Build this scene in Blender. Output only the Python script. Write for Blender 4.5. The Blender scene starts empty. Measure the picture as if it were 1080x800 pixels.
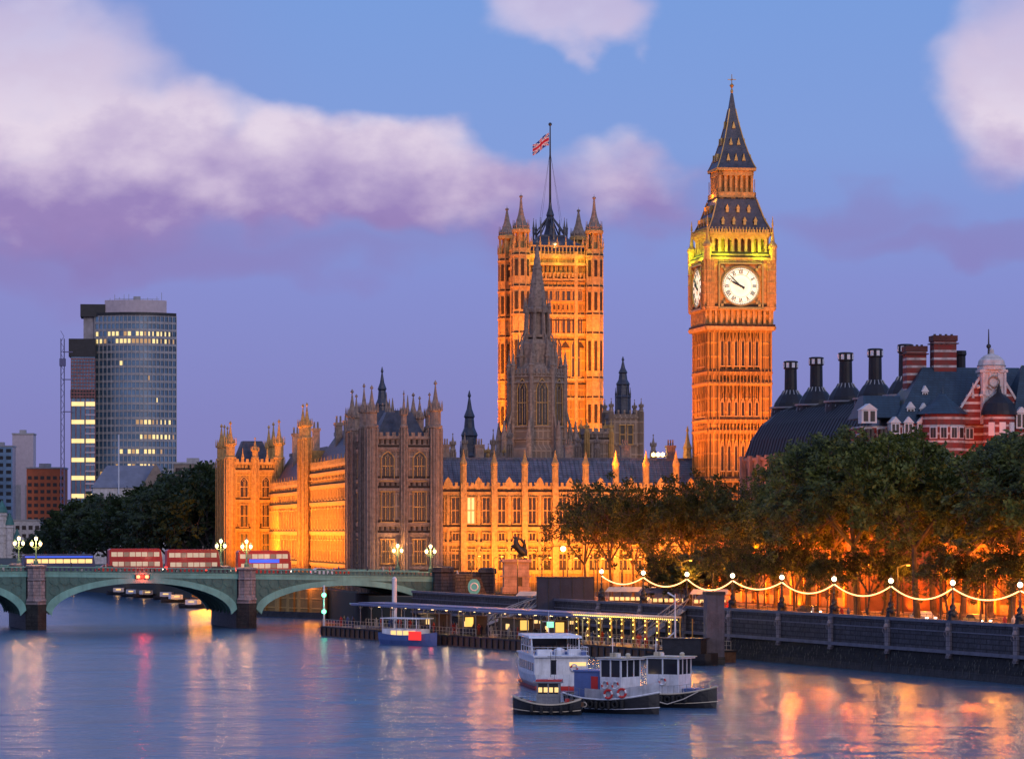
import bpy, math, random
from mathutils import Matrix, Vector
R = math.radians
SC = bpy.context.scene
COL = SC.collection
F = 3470.0          # focal length in photo pixels
CZ = 17.0           # eye height above the river
G = 5.6             # street level above the river

def lin(c):
    return tuple((x/255/12.92 if x/255 <= .04045 else ((x/255+.055)/1.055)**2.4) for x in c)
def PX(px, Y): return (px-540.0)*Y/F
def PZ(py, Y): return CZ+(560.0-py)*Y/F

# ------------------------------------------------------------------ camera
cam = bpy.data.cameras.new('camera'); co = bpy.data.objects.new('camera', cam); COL.objects.link(co)
co.location = (0, 0, CZ); co.rotation_euler = (R(90), 0, 0)
cam.sensor_width = 36; cam.lens = F/1080*36; cam.shift_y = 160/1080
cam.clip_start = 1; cam.clip_end = 30000
SC.camera = co
SC.view_settings.view_transform = 'Standard'; SC.view_settings.look = 'None'
SC.view_settings.exposure = 0; SC.view_settings.gamma = 1
SC.render.engine = 'CYCLES'
SC.cycles.use_denoising = True
SC.cycles.max_bounces = 5; SC.cycles.diffuse_bounces = 2; SC.cycles.glossy_bounces = 3
SC.cycles.caustics_reflective = False; SC.cycles.caustics_refractive = False
SC.cycles.sample_clamp_indirect = 6

# ------------------------------------------------------------------ node helpers
class NT:
    def __init__(s, tree): s.t = tree; s.n = tree.nodes; s.l = tree.links
    def new(s, ty, **kw):
        n = s.n.new(ty)
        for k, v in kw.items(): setattr(n, k, v)
        return n
    def put(s, sock, v):
        if hasattr(v, 'is_linked') or hasattr(v, 'links'): s.l.new(v, sock)
        elif v is not None: sock.default_value = v
    def m(s, op, a, b=None, c=None, clamp=False):
        n = s.new('ShaderNodeMath', operation=op); n.use_clamp = clamp
        for i, v in enumerate((a, b, c)):
            if v is not None: s.put(n.inputs[i], v)
        return n.outputs[0]
    def mix(s, f, a, b, mode='MIX'):
        n = s.new('ShaderNodeMix', data_type='RGBA', blend_type=mode)
        s.put(n.inputs[0], f); s.put(n.inputs[6], a if not isinstance(a, tuple) else (*a[:3], 1)); s.put(n.inputs[7], b if not isinstance(b, tuple) else (*b[:3], 1))
        return n.outputs[2]
    def ramp(s, f, stops, interp='LINEAR'):
        n = s.new('ShaderNodeValToRGB'); n.color_ramp.interpolation = interp
        e = n.color_ramp.elements
        while len(e) < len(stops): e.new(.5)
        for k, (p, c) in enumerate(stops): e[k].position = p; e[k].color = (*c[:3], 1)
        s.put(n.inputs[0], f); return n.outputs[0]
    def rng(s, v, a, b, c=0.0, d=1.0, smooth=True):
        n = s.new('ShaderNodeMapRange', interpolation_type='SMOOTHSTEP' if smooth else 'LINEAR')
        s.put(n.inputs[0], v); n.inputs[1].default_value = a; n.inputs[2].default_value = b
        n.inputs[3].default_value = c; n.inputs[4].default_value = d; return n.outputs[0]
    def noise(s, vec, scale, detail=4, rough=.5, dist=0):
        n = s.new('ShaderNodeTexNoise'); s.put(n.inputs['Vector'], vec)
        n.inputs['Scale'].default_value = scale; n.inputs['Detail'].default_value = detail
        n.inputs['Roughness'].default_value = rough; n.inputs['Distortion'].default_value = dist
        return n.outputs[0]
    def xyz(s, x, y, z):
        n = s.new('ShaderNodeCombineXYZ')
        for i, v in enumerate((x, y, z)): s.put(n.inputs[i], v)
        return n.outputs[0]

# ------------------------------------------------------------------ world: dusk sky with clouds (by direction)
SUN_EL, SUN_AZ = R(2.0), R(150)      # the sun has just gone behind the camera's right shoulder
W = bpy.data.worlds.new('World'); SC.world = W; W.use_nodes = True
T = NT(W.node_tree); T.n.clear()
tc = T.new('ShaderNodeTexCoord'); sep = T.new('ShaderNodeSeparateXYZ'); T.l.new(tc.outputs['Generated'], sep.inputs[0])
dx, dy, dz = sep.outputs
az = T.m('ARCTAN2', dx, dy); el = T.m('ARCSINE', dz)
u = T.m('MULTIPLY', az, F/100); v = T.m('MULTIPLY', el, F/100)    # hundreds of photo pixels from straight ahead / the horizon
uv = T.xyz(u, v, 0.0)
w1 = T.noise(T.xyz(u, T.m('MULTIPLY', v, 1.3), 3.1), 1.0, 5, .42)
w2 = T.noise(T.xyz(u, T.m('MULTIPLY', v, 1.3), 9.7), 1.0, 5, .42)
uw = T.m('ADD', u, T.m('MULTIPLY', T.m('SUBTRACT', w1, .5), 1.25))
vw = T.m('ADD', v, T.m('MULTIPLY', T.m('SUBTRACT', w2, .5), 1.25))
def blob(cx, cy, rx, ry, k=1.0):
    a = T.m('DIVIDE', T.m('SUBTRACT', uw, (cx-540)/100), rx/100); b = T.m('DIVIDE', T.m('SUBTRACT', vw, (560-cy)/100), ry/100)
    return T.m('MULTIPLY', T.m('SUBTRACT', 1.0, T.m('ADD', T.m('MULTIPLY', a, a), T.m('MULTIPLY', b, b))), k)
def many(bl):
    o = None
    for b in bl:
        e = blob(*b); o = e if o is None else T.m('SMOOTH_MAX', o, e, .25)
    return o
cum = T.rng(many([(20, 90, 170, 130), (150, 170, 150, 90), (300, 180, 150, 66), (410, 190, 150, 58), (515, 212, 120, 44, .8), (0, 215, 260, 70),
                  (604, 8, 110, 62, 1.0), (655, 22, 62, 44, .8), (560, 20, 60, 34, .7), (1062, 90, 100, 115, .9), (1150, 20, 90, 60, .8), (668, 197, 92, 52, .62), (-350, 60, 260, 140)]), -.03, .74)
low = T.rng(many([(150, 262, 420, 42, .9), (530, 225, 200, 52, .9), (690, 205, 110, 50, .7), (900, 235, 130, 36, .7), (1010, 262, 190, 26, .8), (-30, 290, 160, 45, .8), (1500, 200, 300, 60)]), -.1, 1.0)
sky = T.ramp(T.m('DIVIDE', v, 10.0), [(0, lin((130, 130, 188))), (.12, lin((131, 134, 200))), (.26, lin((132, 143, 214))), (.40, lin((128, 158, 224))), (.6, lin((118, 158, 226))), (1, lin((112, 158, 232)))])
west = T.rng(T.m('SUBTRACT', -2.5, u), -1, 3.5)       # pinker towards the left
sky = T.mix(T.m('MULTIPLY', T.m('MULTIPLY', west, T.rng(v, 1.2, 3.2)), .35), sky, lin((144, 126, 192)))
fine = T.noise(T.xyz(u, T.m('MULTIPLY', v, 1.5), 4.0), 1.3, 6, .5)
hgt = T.m('ADD', v, T.m('MULTIPLY', T.m('SUBTRACT', fine, .5), 1.7))
ccol = T.ramp(T.rng(hgt, 2.6, 5.4, smooth=False), [(0, lin((128, 106, 174))), (.22, lin((152, 128, 190))), (.42, lin((206, 186, 220))), (.66, lin((236, 220, 238))), (1, lin((206, 198, 232)))])
shade = T.rng(fine, .38, .66)
ccol = T.mix(T.m('MULTIPLY', T.m('SUBTRACT', 1.0, shade), .24), ccol, lin((162, 142, 200)))
sky = T.mix(T.m('MULTIPLY', low, .5), sky, lin((140, 116, 180)))
sky = T.mix(T.m('MULTIPLY', cum, .95), sky, ccol)
# the rest of the dome: brighter afterglow behind the camera
up = T.rng(el, .25, 1.2)
sky = T.mix(up, sky, lin((138, 164, 230)))
back = T.rng(T.m('MULTIPLY', dy, -1.0), -.3, .9)
sky = T.mix(T.m('MULTIPLY', back, .8), sky, (.50, .50, .74))
nsk = T.new('ShaderNodeTexSky', sky_type='NISHITA'); nsk.sun_disc = False; nsk.sun_elevation = SUN_EL; nsk.sun_rotation = SUN_AZ
tot = T.mix(.012, sky, nsk.outputs[0], 'ADD')
bg = T.new('ShaderNodeBackground'); T.l.new(tot, bg.inputs[0]); bg.inputs[1].default_value = 0.93
out = T.new('ShaderNodeOutputWorld'); T.l.new(bg.outputs[0], out.inputs[0])
W.cycles.sampling_method = 'MANUAL'; W.cycles.sample_map_resolution = 512
# the last of the sun: very weak and soft
sl = bpy.data.lights.new('afterglow_sun', 'SUN'); sl.energy = .58; sl.angle = R(15); sl.color = (1, .86, .82)
so = bpy.data.objects.new('afterglow_sun', sl); COL.objects.link(so)
sd = Vector((math.sin(SUN_AZ)*math.cos(SUN_EL), math.cos(SUN_AZ)*math.cos(SUN_EL), math.sin(R(20))))
so.rotation_euler = sd.to_track_quat('Z', 'Y').to_euler(); so.location = (0, 0, 200)

# ------------------------------------------------------------------ materials
def mat(name, col, rough=.7, metal=0, var=.25, vs=.6, bump=.15, bs=3.0, emit=None, es=0, spec=None, brick=None, streak=0):
    m = bpy.data.materials.new(name); m.use_nodes = True; t = NT(m.node_tree)
    b = t.n['Principled BSDF']
    c = t.new('ShaderNodeTexCoord').outputs['Object']
    base = col
    if var:
        n1 = t.noise(c, vs, 5, .6)
        base = t.mix(t.rng(n1, .3, .7, smooth=False), tuple(x*(1-var) for x in col), tuple(min(1, x*(1+var)) for x in col))
    if streak:
        mp = t.new('ShaderNodeMapping'); t.l.new(c, mp.inputs[0]); mp.inputs['Scale'].default_value = (1.3, 1.3, .12)
        n3 = t.noise(mp.outputs[0], 1.6, 4, .6)
        base = t.mix(t.m('MULTIPLY', t.rng(n3, .45, .75), streak), base, tuple(x*.45 for x in col))
    hb = None
    if brick:
        bw, bh, mc, mw = brick
        s2 = t.new('ShaderNodeSeparateXYZ'); t.l.new(c, s2.inputs[0])
        vec = t.xyz(t.m('ADD', s2.outputs[0], s2.outputs[1]), s2.outputs[2], 0.0)
        bt = t.new('ShaderNodeTexBrick'); t.l.new(vec, bt.inputs['Vector'])
        bt.inputs['Scale'].default_value = 1; bt.inputs['Brick Width'].default_value = bw; bt.inputs['Row Height'].default_value = bh
        bt.inputs['Mortar Size'].default_value = mw; bt.inputs['Color1'].default_value = (1, 1, 1, 1); bt.inputs['Color2'].default_value = (.78, .78, .78, 1)
        bt.inputs['Mortar'].default_value = (*mc, 1)
        base = t.mix(1.0, base, bt.outputs[0], 'MULTIPLY'); hb = bt.outputs[1]
    t.put(b.inputs['Base Color'], base if not isinstance(base, tuple) else (*base, 1))
    b.inputs['Roughness'].default_value = rough; b.inputs['Metallic'].default_value = metal
    if spec is not None: b.inputs['Specular IOR Level'].default_value = spec
    if emit: b.inputs['Emission Color'].default_value = (*emit, 1); b.inputs['Emission Strength'].default_value = es
    if bump:
        bn = t.new('ShaderNodeBump'); bn.inputs['Strength'].default_value = bump; bn.inputs['Distance'].default_value = .3
        t.l.new(t.noise(c, bs, 4, .6), bn.inputs['Height']); t.l.new(bn.outputs[0], b.inputs['Normal'])
    return m

# facade stone: carved blind panels and courses, in the stone's own relief
def stone(name, col, px=.75, pz=1.9, depth=.5):
    m = bpy.data.materials.new(name); m.use_nodes = True; t = NT(m.node_tree); b = t.n['Principled BSDF']
    c = t.new('ShaderNodeTexCoord').outputs['Object']; s = t.new('ShaderNodeSeparateXYZ'); t.l.new(c, s.inputs[0])
    n1 = t.noise(c, .35, 6, .65)
    base = t.mix(t.rng(n1, .32, .68, smooth=False), tuple(x*.78 for x in col), tuple(min(1, x*1.18) for x in col))
    mp = t.new('ShaderNodeMapping'); t.l.new(c, mp.inputs[0]); mp.inputs['Scale'].default_value = (1.6, 1.6, .1)
    base = t.mix(t.m('MULTIPLY', t.rng(t.noise(mp.outputs[0], .7, 4, .65), .52, .8), .35), base, tuple(x*.3 for x in col))
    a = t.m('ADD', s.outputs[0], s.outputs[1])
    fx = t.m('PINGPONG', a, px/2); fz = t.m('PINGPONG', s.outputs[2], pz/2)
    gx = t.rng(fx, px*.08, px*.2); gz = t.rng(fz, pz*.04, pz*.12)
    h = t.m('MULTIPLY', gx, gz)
    base = t.mix(t.m('MULTIPLY', h, .62), base, tuple(x*.38 for x in col))       # sunk panels coloured darker
    h2 = t.m('ADD', t.m('MULTIPLY', h, -1.0), t.m('MULTIPLY', t.noise(c, 2.5, 5, .7), .9))
    bn = t.new('ShaderNodeBump'); bn.inputs['Strength'].default_value = depth; bn.inputs['Distance'].default_value = .25
    t.l.new(h2, bn.inputs['Height']); t.l.new(bn.outputs[0], b.inputs['Normal'])
    t.l.new(base, b.inputs['Base Color']); b.inputs['Roughness'].default_value = .85
    return m

M = {}
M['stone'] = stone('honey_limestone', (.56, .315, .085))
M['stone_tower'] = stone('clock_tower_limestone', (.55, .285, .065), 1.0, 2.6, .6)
M['stone_dark'] = stone('unlit_tone_limestone', (.36, .26, .20), 1.15, 2.3)  # same stone as the floodlit walls, coloured greyer where no floodlight falls
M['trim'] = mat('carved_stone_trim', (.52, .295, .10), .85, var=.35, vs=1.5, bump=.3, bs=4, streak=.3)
M['trim_dark'] = mat('unlit_tone_trim', (.29, .205, .16), .85, var=.4, vs=1.5, bump=.3, bs=4, streak=.5)  # darker copy of the trim, its lack of floodlight put in the colour
M['slate'] = mat('blue_slate', (.12, .13, .19), .5, var=.35, vs=.8, bump=.2, bs=5, brick=(.9, .45, (.4, .4, .4), .06))
M['iron'] = mat('cast_iron_roof', (.045, .05, .075), .45, metal=.2, var=.4, vs=1, bump=.3, bs=2)
M['shade_grime'] = mat('shade_and_grime_stone', (.04, .024, .016), .9, var=.5, vs=1.5)  # dark colour for painted shadow lines and grime on ledges, ribs and niches
M['black'] = mat('black_paint', (.02, .02, .024), .5, var=.3)
M['gilt'] = mat('gilding', (.42, .27, .08), .4, metal=.4, var=.2, bump=.1)
M['glass'] = mat('dark_leaded_glass', (.035, .022, .018), .35, var=.5, vs=3, bump=.1)
M['glass_lit'] = mat('lamplit_glass', (.2, .15, .08), .4, var=.3, vs=2, emit=(1, .62, .22), es=1.3)
M['metal'] = mat('grey_metal', (.25, .26, .28), .45, metal=.5, var=.2)

# ------------------------------------------------------------------ mesh builder
class MB:
    def __init__(s, base=0.0):
        s.v = []; s.f = []; s.mi = []; s.M0 = Matrix.Translation((0, 0, -base)); s.M = s.M0; s.m = 0
    def at(s, x=0, y=0, z=0, rz=0):
        s.M = s.M0 @ Matrix.Translation((x, y, z)) @ Matrix.Rotation(rz, 4, 'Z'); return s
    def add(s, vs, fs):
        k = len(s.v)
        for p in vs: s.v.append(tuple(s.M @ Vector(p)))
        for f in fs: s.f.append(tuple(k+i for i in f)); s.mi.append(s.m)
    def box(s, x0, x1, y0, y1, z0, z1):
        s.add([(x0, y0, z0), (x1, y0, z0), (x1, y1, z0), (x0, y1, z0), (x0, y0, z1), (x1, y0, z1), (x1, y1, z1), (x0, y1, z1)],
              [(0, 3, 2, 1), (4, 5, 6, 7), (0, 1, 5, 4), (1, 2, 6, 5), (2, 3, 7, 6), (3, 0, 4, 7)])
    def cbox(s, cx, cy, z0, sx, sy, h): s.box(cx-sx/2, cx+sx/2, cy-sy/2, cy+sy/2, z0, z0+h)
    def lathe(s, cx, cy, prof, n=8, rot=None, sy=1.0):
        if rot is None: rot = math.pi/n
        vs = []; fs = []
        for r, z in prof:
            for i in range(n):
                a = rot+2*math.pi*i/n; vs.append((cx+r*math.cos(a), cy+r*sy*math.sin(a), z))
        for k in range(len(prof)-1):
            for i in range(n):
                j = (i+1) % n; fs.append((k*n+i, k*n+j, (k+1)*n+j, (k+1)*n+i))
        fs.append(tuple(range(n))[::-1]); fs.append(tuple((len(prof)-1)*n+i for i in range(n)))
        s.add(vs, fs)
    def sq(s, cx, cy, prof):      # square frustums, prof = (half width, z)
        s.lathe(cx, cy, [(r*math.sqrt(2), z) for r, z in prof], 4, math.pi/4)
    def tube(s, p, q, r, n=5, r2=None):
        p = Vector(p); q = Vector(q); d = q-p
        if d.length < 1e-6: return
        r2 = r if r2 is None else r2
        a = d.normalized().orthogonal().normalized(); b = d.normalized().cross(a)
        vs = []
        for c, rr in ((p, r), (q, r2)):
            for i in range(n):
                t = 2*math.pi*i/n; vs.append(tuple(c+a*rr*math.cos(t)+b*rr*math.sin(t)))
        fs = [(i, (i+1) % n, n+(i+1) % n, n+i) for i in range(n)]
        fs += [tuple(range(n))[::-1], tuple(range(n, 2*n))]
        s.add(vs, fs)
    def path(s, pts, r, n=5):
        for a, b in zip(pts, pts[1:]): s.tube(a, b, r, n)
    def ext(s, pts, y0, y1):      # polygon in x,z pushed from y0 to y1
        n = len(pts)
        vs = [(x, y0, z) for x, z in pts]+[(x, y1, z) for x, z in pts]
        s.add(vs, [tuple(range(n)), tuple(range(n, 2*n))[::-1]]+[((i+1) % n, i, n+i, n+(i+1) % n) for i in range(n)])
    def slab(s, pts, z0, z1):     # polygon in x,y pushed from z0 to z1
        n = len(pts)
        vs = [(x, y, z0) for x, y in pts]+[(x, y, z1) for x, y in pts]
        s.add(vs, [tuple(range(n))[::-1], tuple(range(n, 2*n))]+[(i, (i+1) % n, n+(i+1) % n, n+i) for i in range(n)])
    def sphere(s, c, r, n=8, m=5, sz=1.0):
        s.lathe(c[0], c[1], [(max(r*math.sin(math.pi*k/m), .001), c[2]-r*sz*math.cos(math.pi*k/m)) for k in range(m+1)], n)
    def build(s, name, mats, parent=None, smooth=False, loc=None):
        me = bpy.data.meshes.new(name); me.from_pydata(s.v, [], s.f)
        for m in (mats if isinstance(mats, (list, tuple)) else [mats]): me.materials.append(m)
        me.polygons.foreach_set('material_index', s.mi)
        if smooth: me.polygons.foreach_set('use_smooth', [True]*len(s.f))
        me.update()
        o = bpy.data.objects.new(name, me); COL.objects.link(o)
        if parent: o.parent = parent
        if loc: o.location = loc
        return o

def tag(o, label, cat, group=None):
    o['label'] = label; o['category'] = cat
    if group: o['group'] = group
    return o
def struct(o): o['kind'] = 'structure'; return o
ORDW = ['first', 'second', 'third', 'fourth', 'fifth', 'sixth', 'seventh', 'eighth', 'ninth', 'tenth', 'eleventh', 'twelfth', 'thirteenth', 'fourteenth', 'fifteenth', 'sixteenth', 'seventeenth', 'eighteenth', 'nineteenth', 'twentieth', 'twenty-first', 'twenty-second', 'twenty-third', 'twenty-fourth']
def thing(name, label, cat, loc=(0, 0, 0), rz=0, group=None):
    o = bpy.data.objects.new(name, None); COL.objects.link(o); o.location = loc; o.rotation_euler = (0, 0, rz)
    o.empty_display_size = .5
    return tag(o, label, cat, group)
def kids(o): return [c for c in bpy.data.objects if c.parent == o]
def dup(root, loc, rz, label=None, group=None, scale=None, keep=None):
    kid = keep if keep is not None else [(c, kids(c)) for c in kids(root)]
    r = root.copy(); COL.objects.link(r); r.location = loc; r.rotation_euler = (0, 0, rz)
    if label: r['label'] = label
    if group: r['group'] = group
    if scale: r.scale = scale
    for c, gs in kid:
        d = c.copy(); COL.objects.link(d); d.parent = r
        for g in gs:
            e = g.copy(); COL.objects.link(e); e.parent = d
    return r
def child(proto, parent, loc, rz=0, scale=None):     # one more copy of a part
    c = proto.copy(); COL.objects.link(c); c.parent = parent; c.location = loc; c.rotation_euler = (0, 0, rz)
    if scale: c.scale = scale
    return c
def point(loc, power, col, r=.3):
    l = bpy.data.lights.new('lamp_light', 'POINT'); l.energy = power; l.color = col; l.shadow_soft_size = r
    o = bpy.data.objects.new('lamp_light', l); o.location = loc; COL.objects.link(o); return o
def spot(loc, tgt, power, col, ang, blend=.6, r=.5):
    l = bpy.data.lights.new('floodlight', 'SPOT'); l.energy = power; l.color = col; l.spot_size = R(ang); l.spot_blend = blend; l.shadow_soft_size = r
    o = bpy.data.objects.new('floodlight', l); o.location = loc; COL.objects.link(o)
    o.rotation_euler = (Vector(tgt)-Vector(loc)).to_track_quat('-Z', 'Y').to_euler(); return o
ORANGE = (1.0, .31, .022)
AMBER = (1.0, .50, .12)
WARM = (1.0, .68, .32)
# ------------------------------------------------------------------ river, ground, streets
def emb(Y): return 187-.357*Y            # river face of the embankment wall
def ter(Y): return -45-.185*(Y-625) if Y < 800 else -77.4-.33*(Y-800)   # foot of the palace terrace and gardens
m = bpy.data.materials.new('river_water'); m.use_nodes = True; t = NT(m.node_tree); b = t.n['Principled BSDF']
c = t.new('ShaderNodeTexCoord').outputs['Object']; mp = t.new('ShaderNodeMapping'); t.l.new(c, mp.inputs[0]); mp.inputs['Scale'].default_value = (.035, .04, 1)
mp.inputs['Rotation'].default_value = (0, 0, R(12))
n1 = t.noise(mp.outputs[0], 1.0, 3, .5, .6)
mp2 = t.new('ShaderNodeMapping'); t.l.new(c, mp2.inputs[0]); mp2.inputs['Scale'].default_value = (.11, .17, 1)
n2 = t.noise(mp2.outputs[0], 1.0, 3, .6, .3)
mp3 = t.new('ShaderNodeMapping'); t.l.new(c, mp3.inputs[0]); mp3.inputs['Scale'].default_value = (.45, .75, 1)
n3 = t.noise(mp3.outputs[0], 1.0, 2, .6)
h = t.m('ADD', t.m('MULTIPLY', n1, 3.2), t.m('ADD', t.m('MULTIPLY', n2, 1.0), t.m('MULTIPLY', n3, .34)))
bn = t.new('ShaderNodeBump'); bn.inputs['Strength'].default_value = .7; bn.inputs['Distance'].default_value = .7
t.l.new(h, bn.inputs['Height']); t.l.new(bn.outputs[0], b.inputs['Normal'])
b.inputs['Base Color'].default_value = (.04, .10, .18, 1); b.inputs['Roughness'].default_value = .24; b.inputs['IOR'].default_value = 1.33
M['water'] = m
w = MB(); w.add([(-900, -300, 0), (400, -300, 0), (400, 1500, 0), (-900, 1500, 0)], [(0, 1, 2, 3)])
struct(w.build('water', M['water']))

M['asphalt'] = mat('worn_asphalt', (.055, .052, .05), .85, var=.3, vs=.5, bump=.2)
M['earth'] = mat('far_ground', (.05, .055, .045), .95, var=.3, vs=.02)
M['granite'] = mat('granite_wall', (.055, .052, .062), .7, var=.45, vs=.9, bump=.4, bs=2, brick=(1.8, .6, (.2, .2, .2), .07), streak=.6)
M['granite_dark'] = mat('wet_tidal_granite', (.035, .033, .03), .6, var=.5, vs=.7, bump=.5, bs=1.5, brick=(2.2, .7, (.4, .4, .4), .05), streak=.4)
M['weed'] = mat('pale_tide_mark', (.20, .19, .16), .8, var=.5, vs=.6, bump=.4)
g = MB()
wall_pts = [(emb(-300), -300), (emb(100), 100), (emb(574), 574), (-26, 584), (-30, 612), (-36, 640), (ter(660), 660), (ter(800), 800), (ter(960), 960), (ter(1180), 1180), (-320, 1330), (-900, 1420)]
top = [(x+.6 if i < 10 else x, y) for i, (x, y) in enumerate(wall_pts)]+[(-9000, 1500), (-9000, 12000), (9000, 12000), (9000, -300)]
g.slab(top, -3, G-.02)
g.slab([(-9000, -300), (-262, -300), (-262, 1420), (-9000, 1500)], -3, G-.02)
struct(g.build('ground', M['earth']))
road = MB()
def strip(mb, fn, ys, a, b_, z):
    for y0, y1 in zip(ys, ys[1:]): mb.add([(fn(y0)+a, y0, z), (fn(y0)+b_, y0, z), (fn(y1)+b_, y1, z), (fn(y1)+a, y1, z)], [(0, 1, 2, 3)])
ys = [60, 150, 250, 350, 450, 520, 572]
strip(road, emb, ys, 9, 27, G-.01)
struct(road.build('road', M['asphalt']))
pv = MB()
M['paving'] = mat('york_stone_paving', (.24, .21, .18), .8, var=.3, vs=1, brick=(.9, .6, (.5, .5, .5), .03))
for y0, y1 in zip(ys, ys[1:]):
    for a, b_ in ((.8, 9), (27, 33)):
        pv.slab([(emb(y0)+a, y0), (emb(y0)+b_, y0), (emb(y1)+b_, y1), (emb(y1)+a, y1)], G-.012, G+.12)
struct(pv.build('pavement', M['paving']))
wl = MB()
M['paint'] = mat('road_paint', (.7, .7, .66), .7, var=.2)
for k in range(52):
    y = 60+k*10; wl.add([(emb(y)+17.9, y, G-.005), (emb(y)+18.1, y, G-.005), (emb(y+4)+18.1, y+4, G-.005), (emb(y+4)+17.9, y+4, G-.005)], [(0, 1, 2, 3)])
struct(wl.build('road_marking', M['paint']))
# far southern hills of the city: a low roofline of land
hl = MB(); random.seed(3)
pts = []
for k in range(61):
    x = -1500+k*50; pts.append((x, G+8+6*math.sin(k*.5)+random.random()*4))
hl.ext(pts+[(1500, 0), (-1500, 0)], 2600, 2900)
struct(hl.build('hills', M['earth']))
# ------------------------------------------------------------------ window prototypes (linked only through copies)
TH = R(10.5)
WIN = {}
def window_mesh(w, h, lights=2, arched=False, lit=False, key=None, tr=True):
    k = key or (w, h, lights, arched, lit, tr)
    if k in WIN: return WIN[k]
    mb = MB(); mb.m = 0
    top = h*.78 if arched else h
    e = .16
    mb.box(-w/2-e, -w/2, -.22, .02, -.1, top); mb.box(w/2, w/2+e, -.22, .02, -.1, top)
    mb.box(-w/2-e-.1, w/2+e+.1, -.34, .02, -.32, -.1)
    if arched:
        for s in (-1, 1):
            mb.tube((s*(w/2+e/2), -.1, top), (s*w*.34, -.1, h*.91), .13, 4); mb.tube((s*w*.34, -.1, h*.91), (0, -.1, h+.1), .13, 4)
            mb.tube((s*(w/4), -.1, top), (0, -.1, h*.9), .06, 4)
    else:
        mb.box(-w/2-e-.12, w/2+e+.12, -.36, .02, h, h+.22)
    for i in range(1, lights):
        x = -w/2+w*i/lights; mb.box(x-.07, x+.07, -.15, .02, -.1, top)
    if tr: mb.box(-w/2, w/2, -.13, .02, h*.47, h*.47+.2)
    mb.m = 1
    if arched: mb.ext([(-w/2, -.1), (w/2, -.1), (w/2, top), (w*.3, h*.92), (0, h), (-w*.3, h*.92), (-w/2, top)], -.03, .03)
    else: mb.ext([(-w/2, -.1), (w/2, -.1), (w/2, h), (-w/2, h)], -.03, .03)
    me = bpy.data.meshes.new('window'); me.from_pydata(mb.v, [], mb.f)
    for q in (M['trim'], M['glass_lit'] if lit else M['glass']): me.materials.append(q)
    me.polygons.foreach_set('material_index', mb.mi); me.update()
    WIN[k] = me; return me
def win(parent, me, frame, a, z, scale=None):      # frame = (x, y, angle) of a wall's own left end
    x, y, rz = frame
    o = bpy.data.objects.new('window', me); COL.objects.link(o); o.parent = parent
    o.location = (x+a*math.cos(rz), y+a*math.sin(rz), z); o.rotation_euler = (0, 0, rz)
    if scale: o.scale = scale
    return o
def frames(Wd, D):      # the four walls of a Wd x D block: origin, angle, length
    return [((0, 0, 0), Wd), ((0, D, -math.pi/2), D), ((Wd, 0, math.pi/2), D), ((Wd, D, math.pi), Wd)]
def pinnacle(mb, x, y, z, r, h, n=4):
    mb.lathe(x, y, [(r, z), (r, z+h*.32), (r*1.25, z+h*.34), (r*1.2, z+h*.38), (r*.85, z+h*.42), (.05, z+h*.92), (.12, z+h*.94), (.03, z+h)], n)
def turret(mb, x, y, z0, z1, zt, r, cap=None):     # octagonal turret with stages, open stage and ogee cap
    h = zt-z1
    mb.lathe(x, y, [(r, z0), (r, z1), (r*1.18, z1+.1), (r*1.18, z1+.5), (r*.92, z1+.6), (r*.92, z1+h*.34), (r*1.12, z1+h*.36), (r*1.12, z1+h*.41)], 8)
    k = mb.m
    if cap is not None: mb.m = cap
    mb.lathe(x, y, [(r*.95, z1+h*.41), (r*.72, z1+h*.48), (r*.42, z1+h*.60), (r*.2, z1+h*.78), (r*.09, z1+h*.9), (r*.3, z1+h*.92), (r*.3, z1+h*.94), (.03, zt)], 8)
    mb.m = k
    for i in range(8):
        a = i*math.pi/4; px_, py_ = x+r*1.15*math.cos(a), y+r*1.15*math.sin(a)
        mb.lathe(px_, py_, [(.12, z1+h*.36), (.12, z1+h*.48), (.02, z1+h*.58)], 4)
        mb.box(px_-.1, px_+.1, py_-.1, py_+.1, z0, z1)
def crenel(mb, L, z, step=1.3, h=.8, t=.5, pro=-.25):
    mb.box(0, L, pro, pro+t, z, z+h*.55)
    n = max(2, int(L/step)); s = L/n
    for i in range(n): mb.box(i*s+s*.2, i*s+s*.75, pro, pro+t, z+h*.55, z+h*1.3)
def courses(mb, L, zs, pro=.28, h=.4):
    for z in zs:
        mb.box(-pro, L+pro, -pro, 0, z, z+h); mb.box(-pro*.6, L+pro*.6, -pro*.6, 0, z-.3, z); q_ = mb.m; mb.m = 1; mb.box(-pro*.5, L+pro*.5, -pro*.62, 0, z+h+.002, z+h+.42); mb.m = q_  # dark strip over each ledge paints the shadow of the uplighting, with grime
def ribs(mb, L, z0, z1, step, w=.14, pro=.16, skip=0):
    n = max(1, round(L/step))
    for i in range(n+1):
        x = L*i/n; mb.box(x-w/2, x+w/2, -pro, 0, z0, z1)

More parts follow.
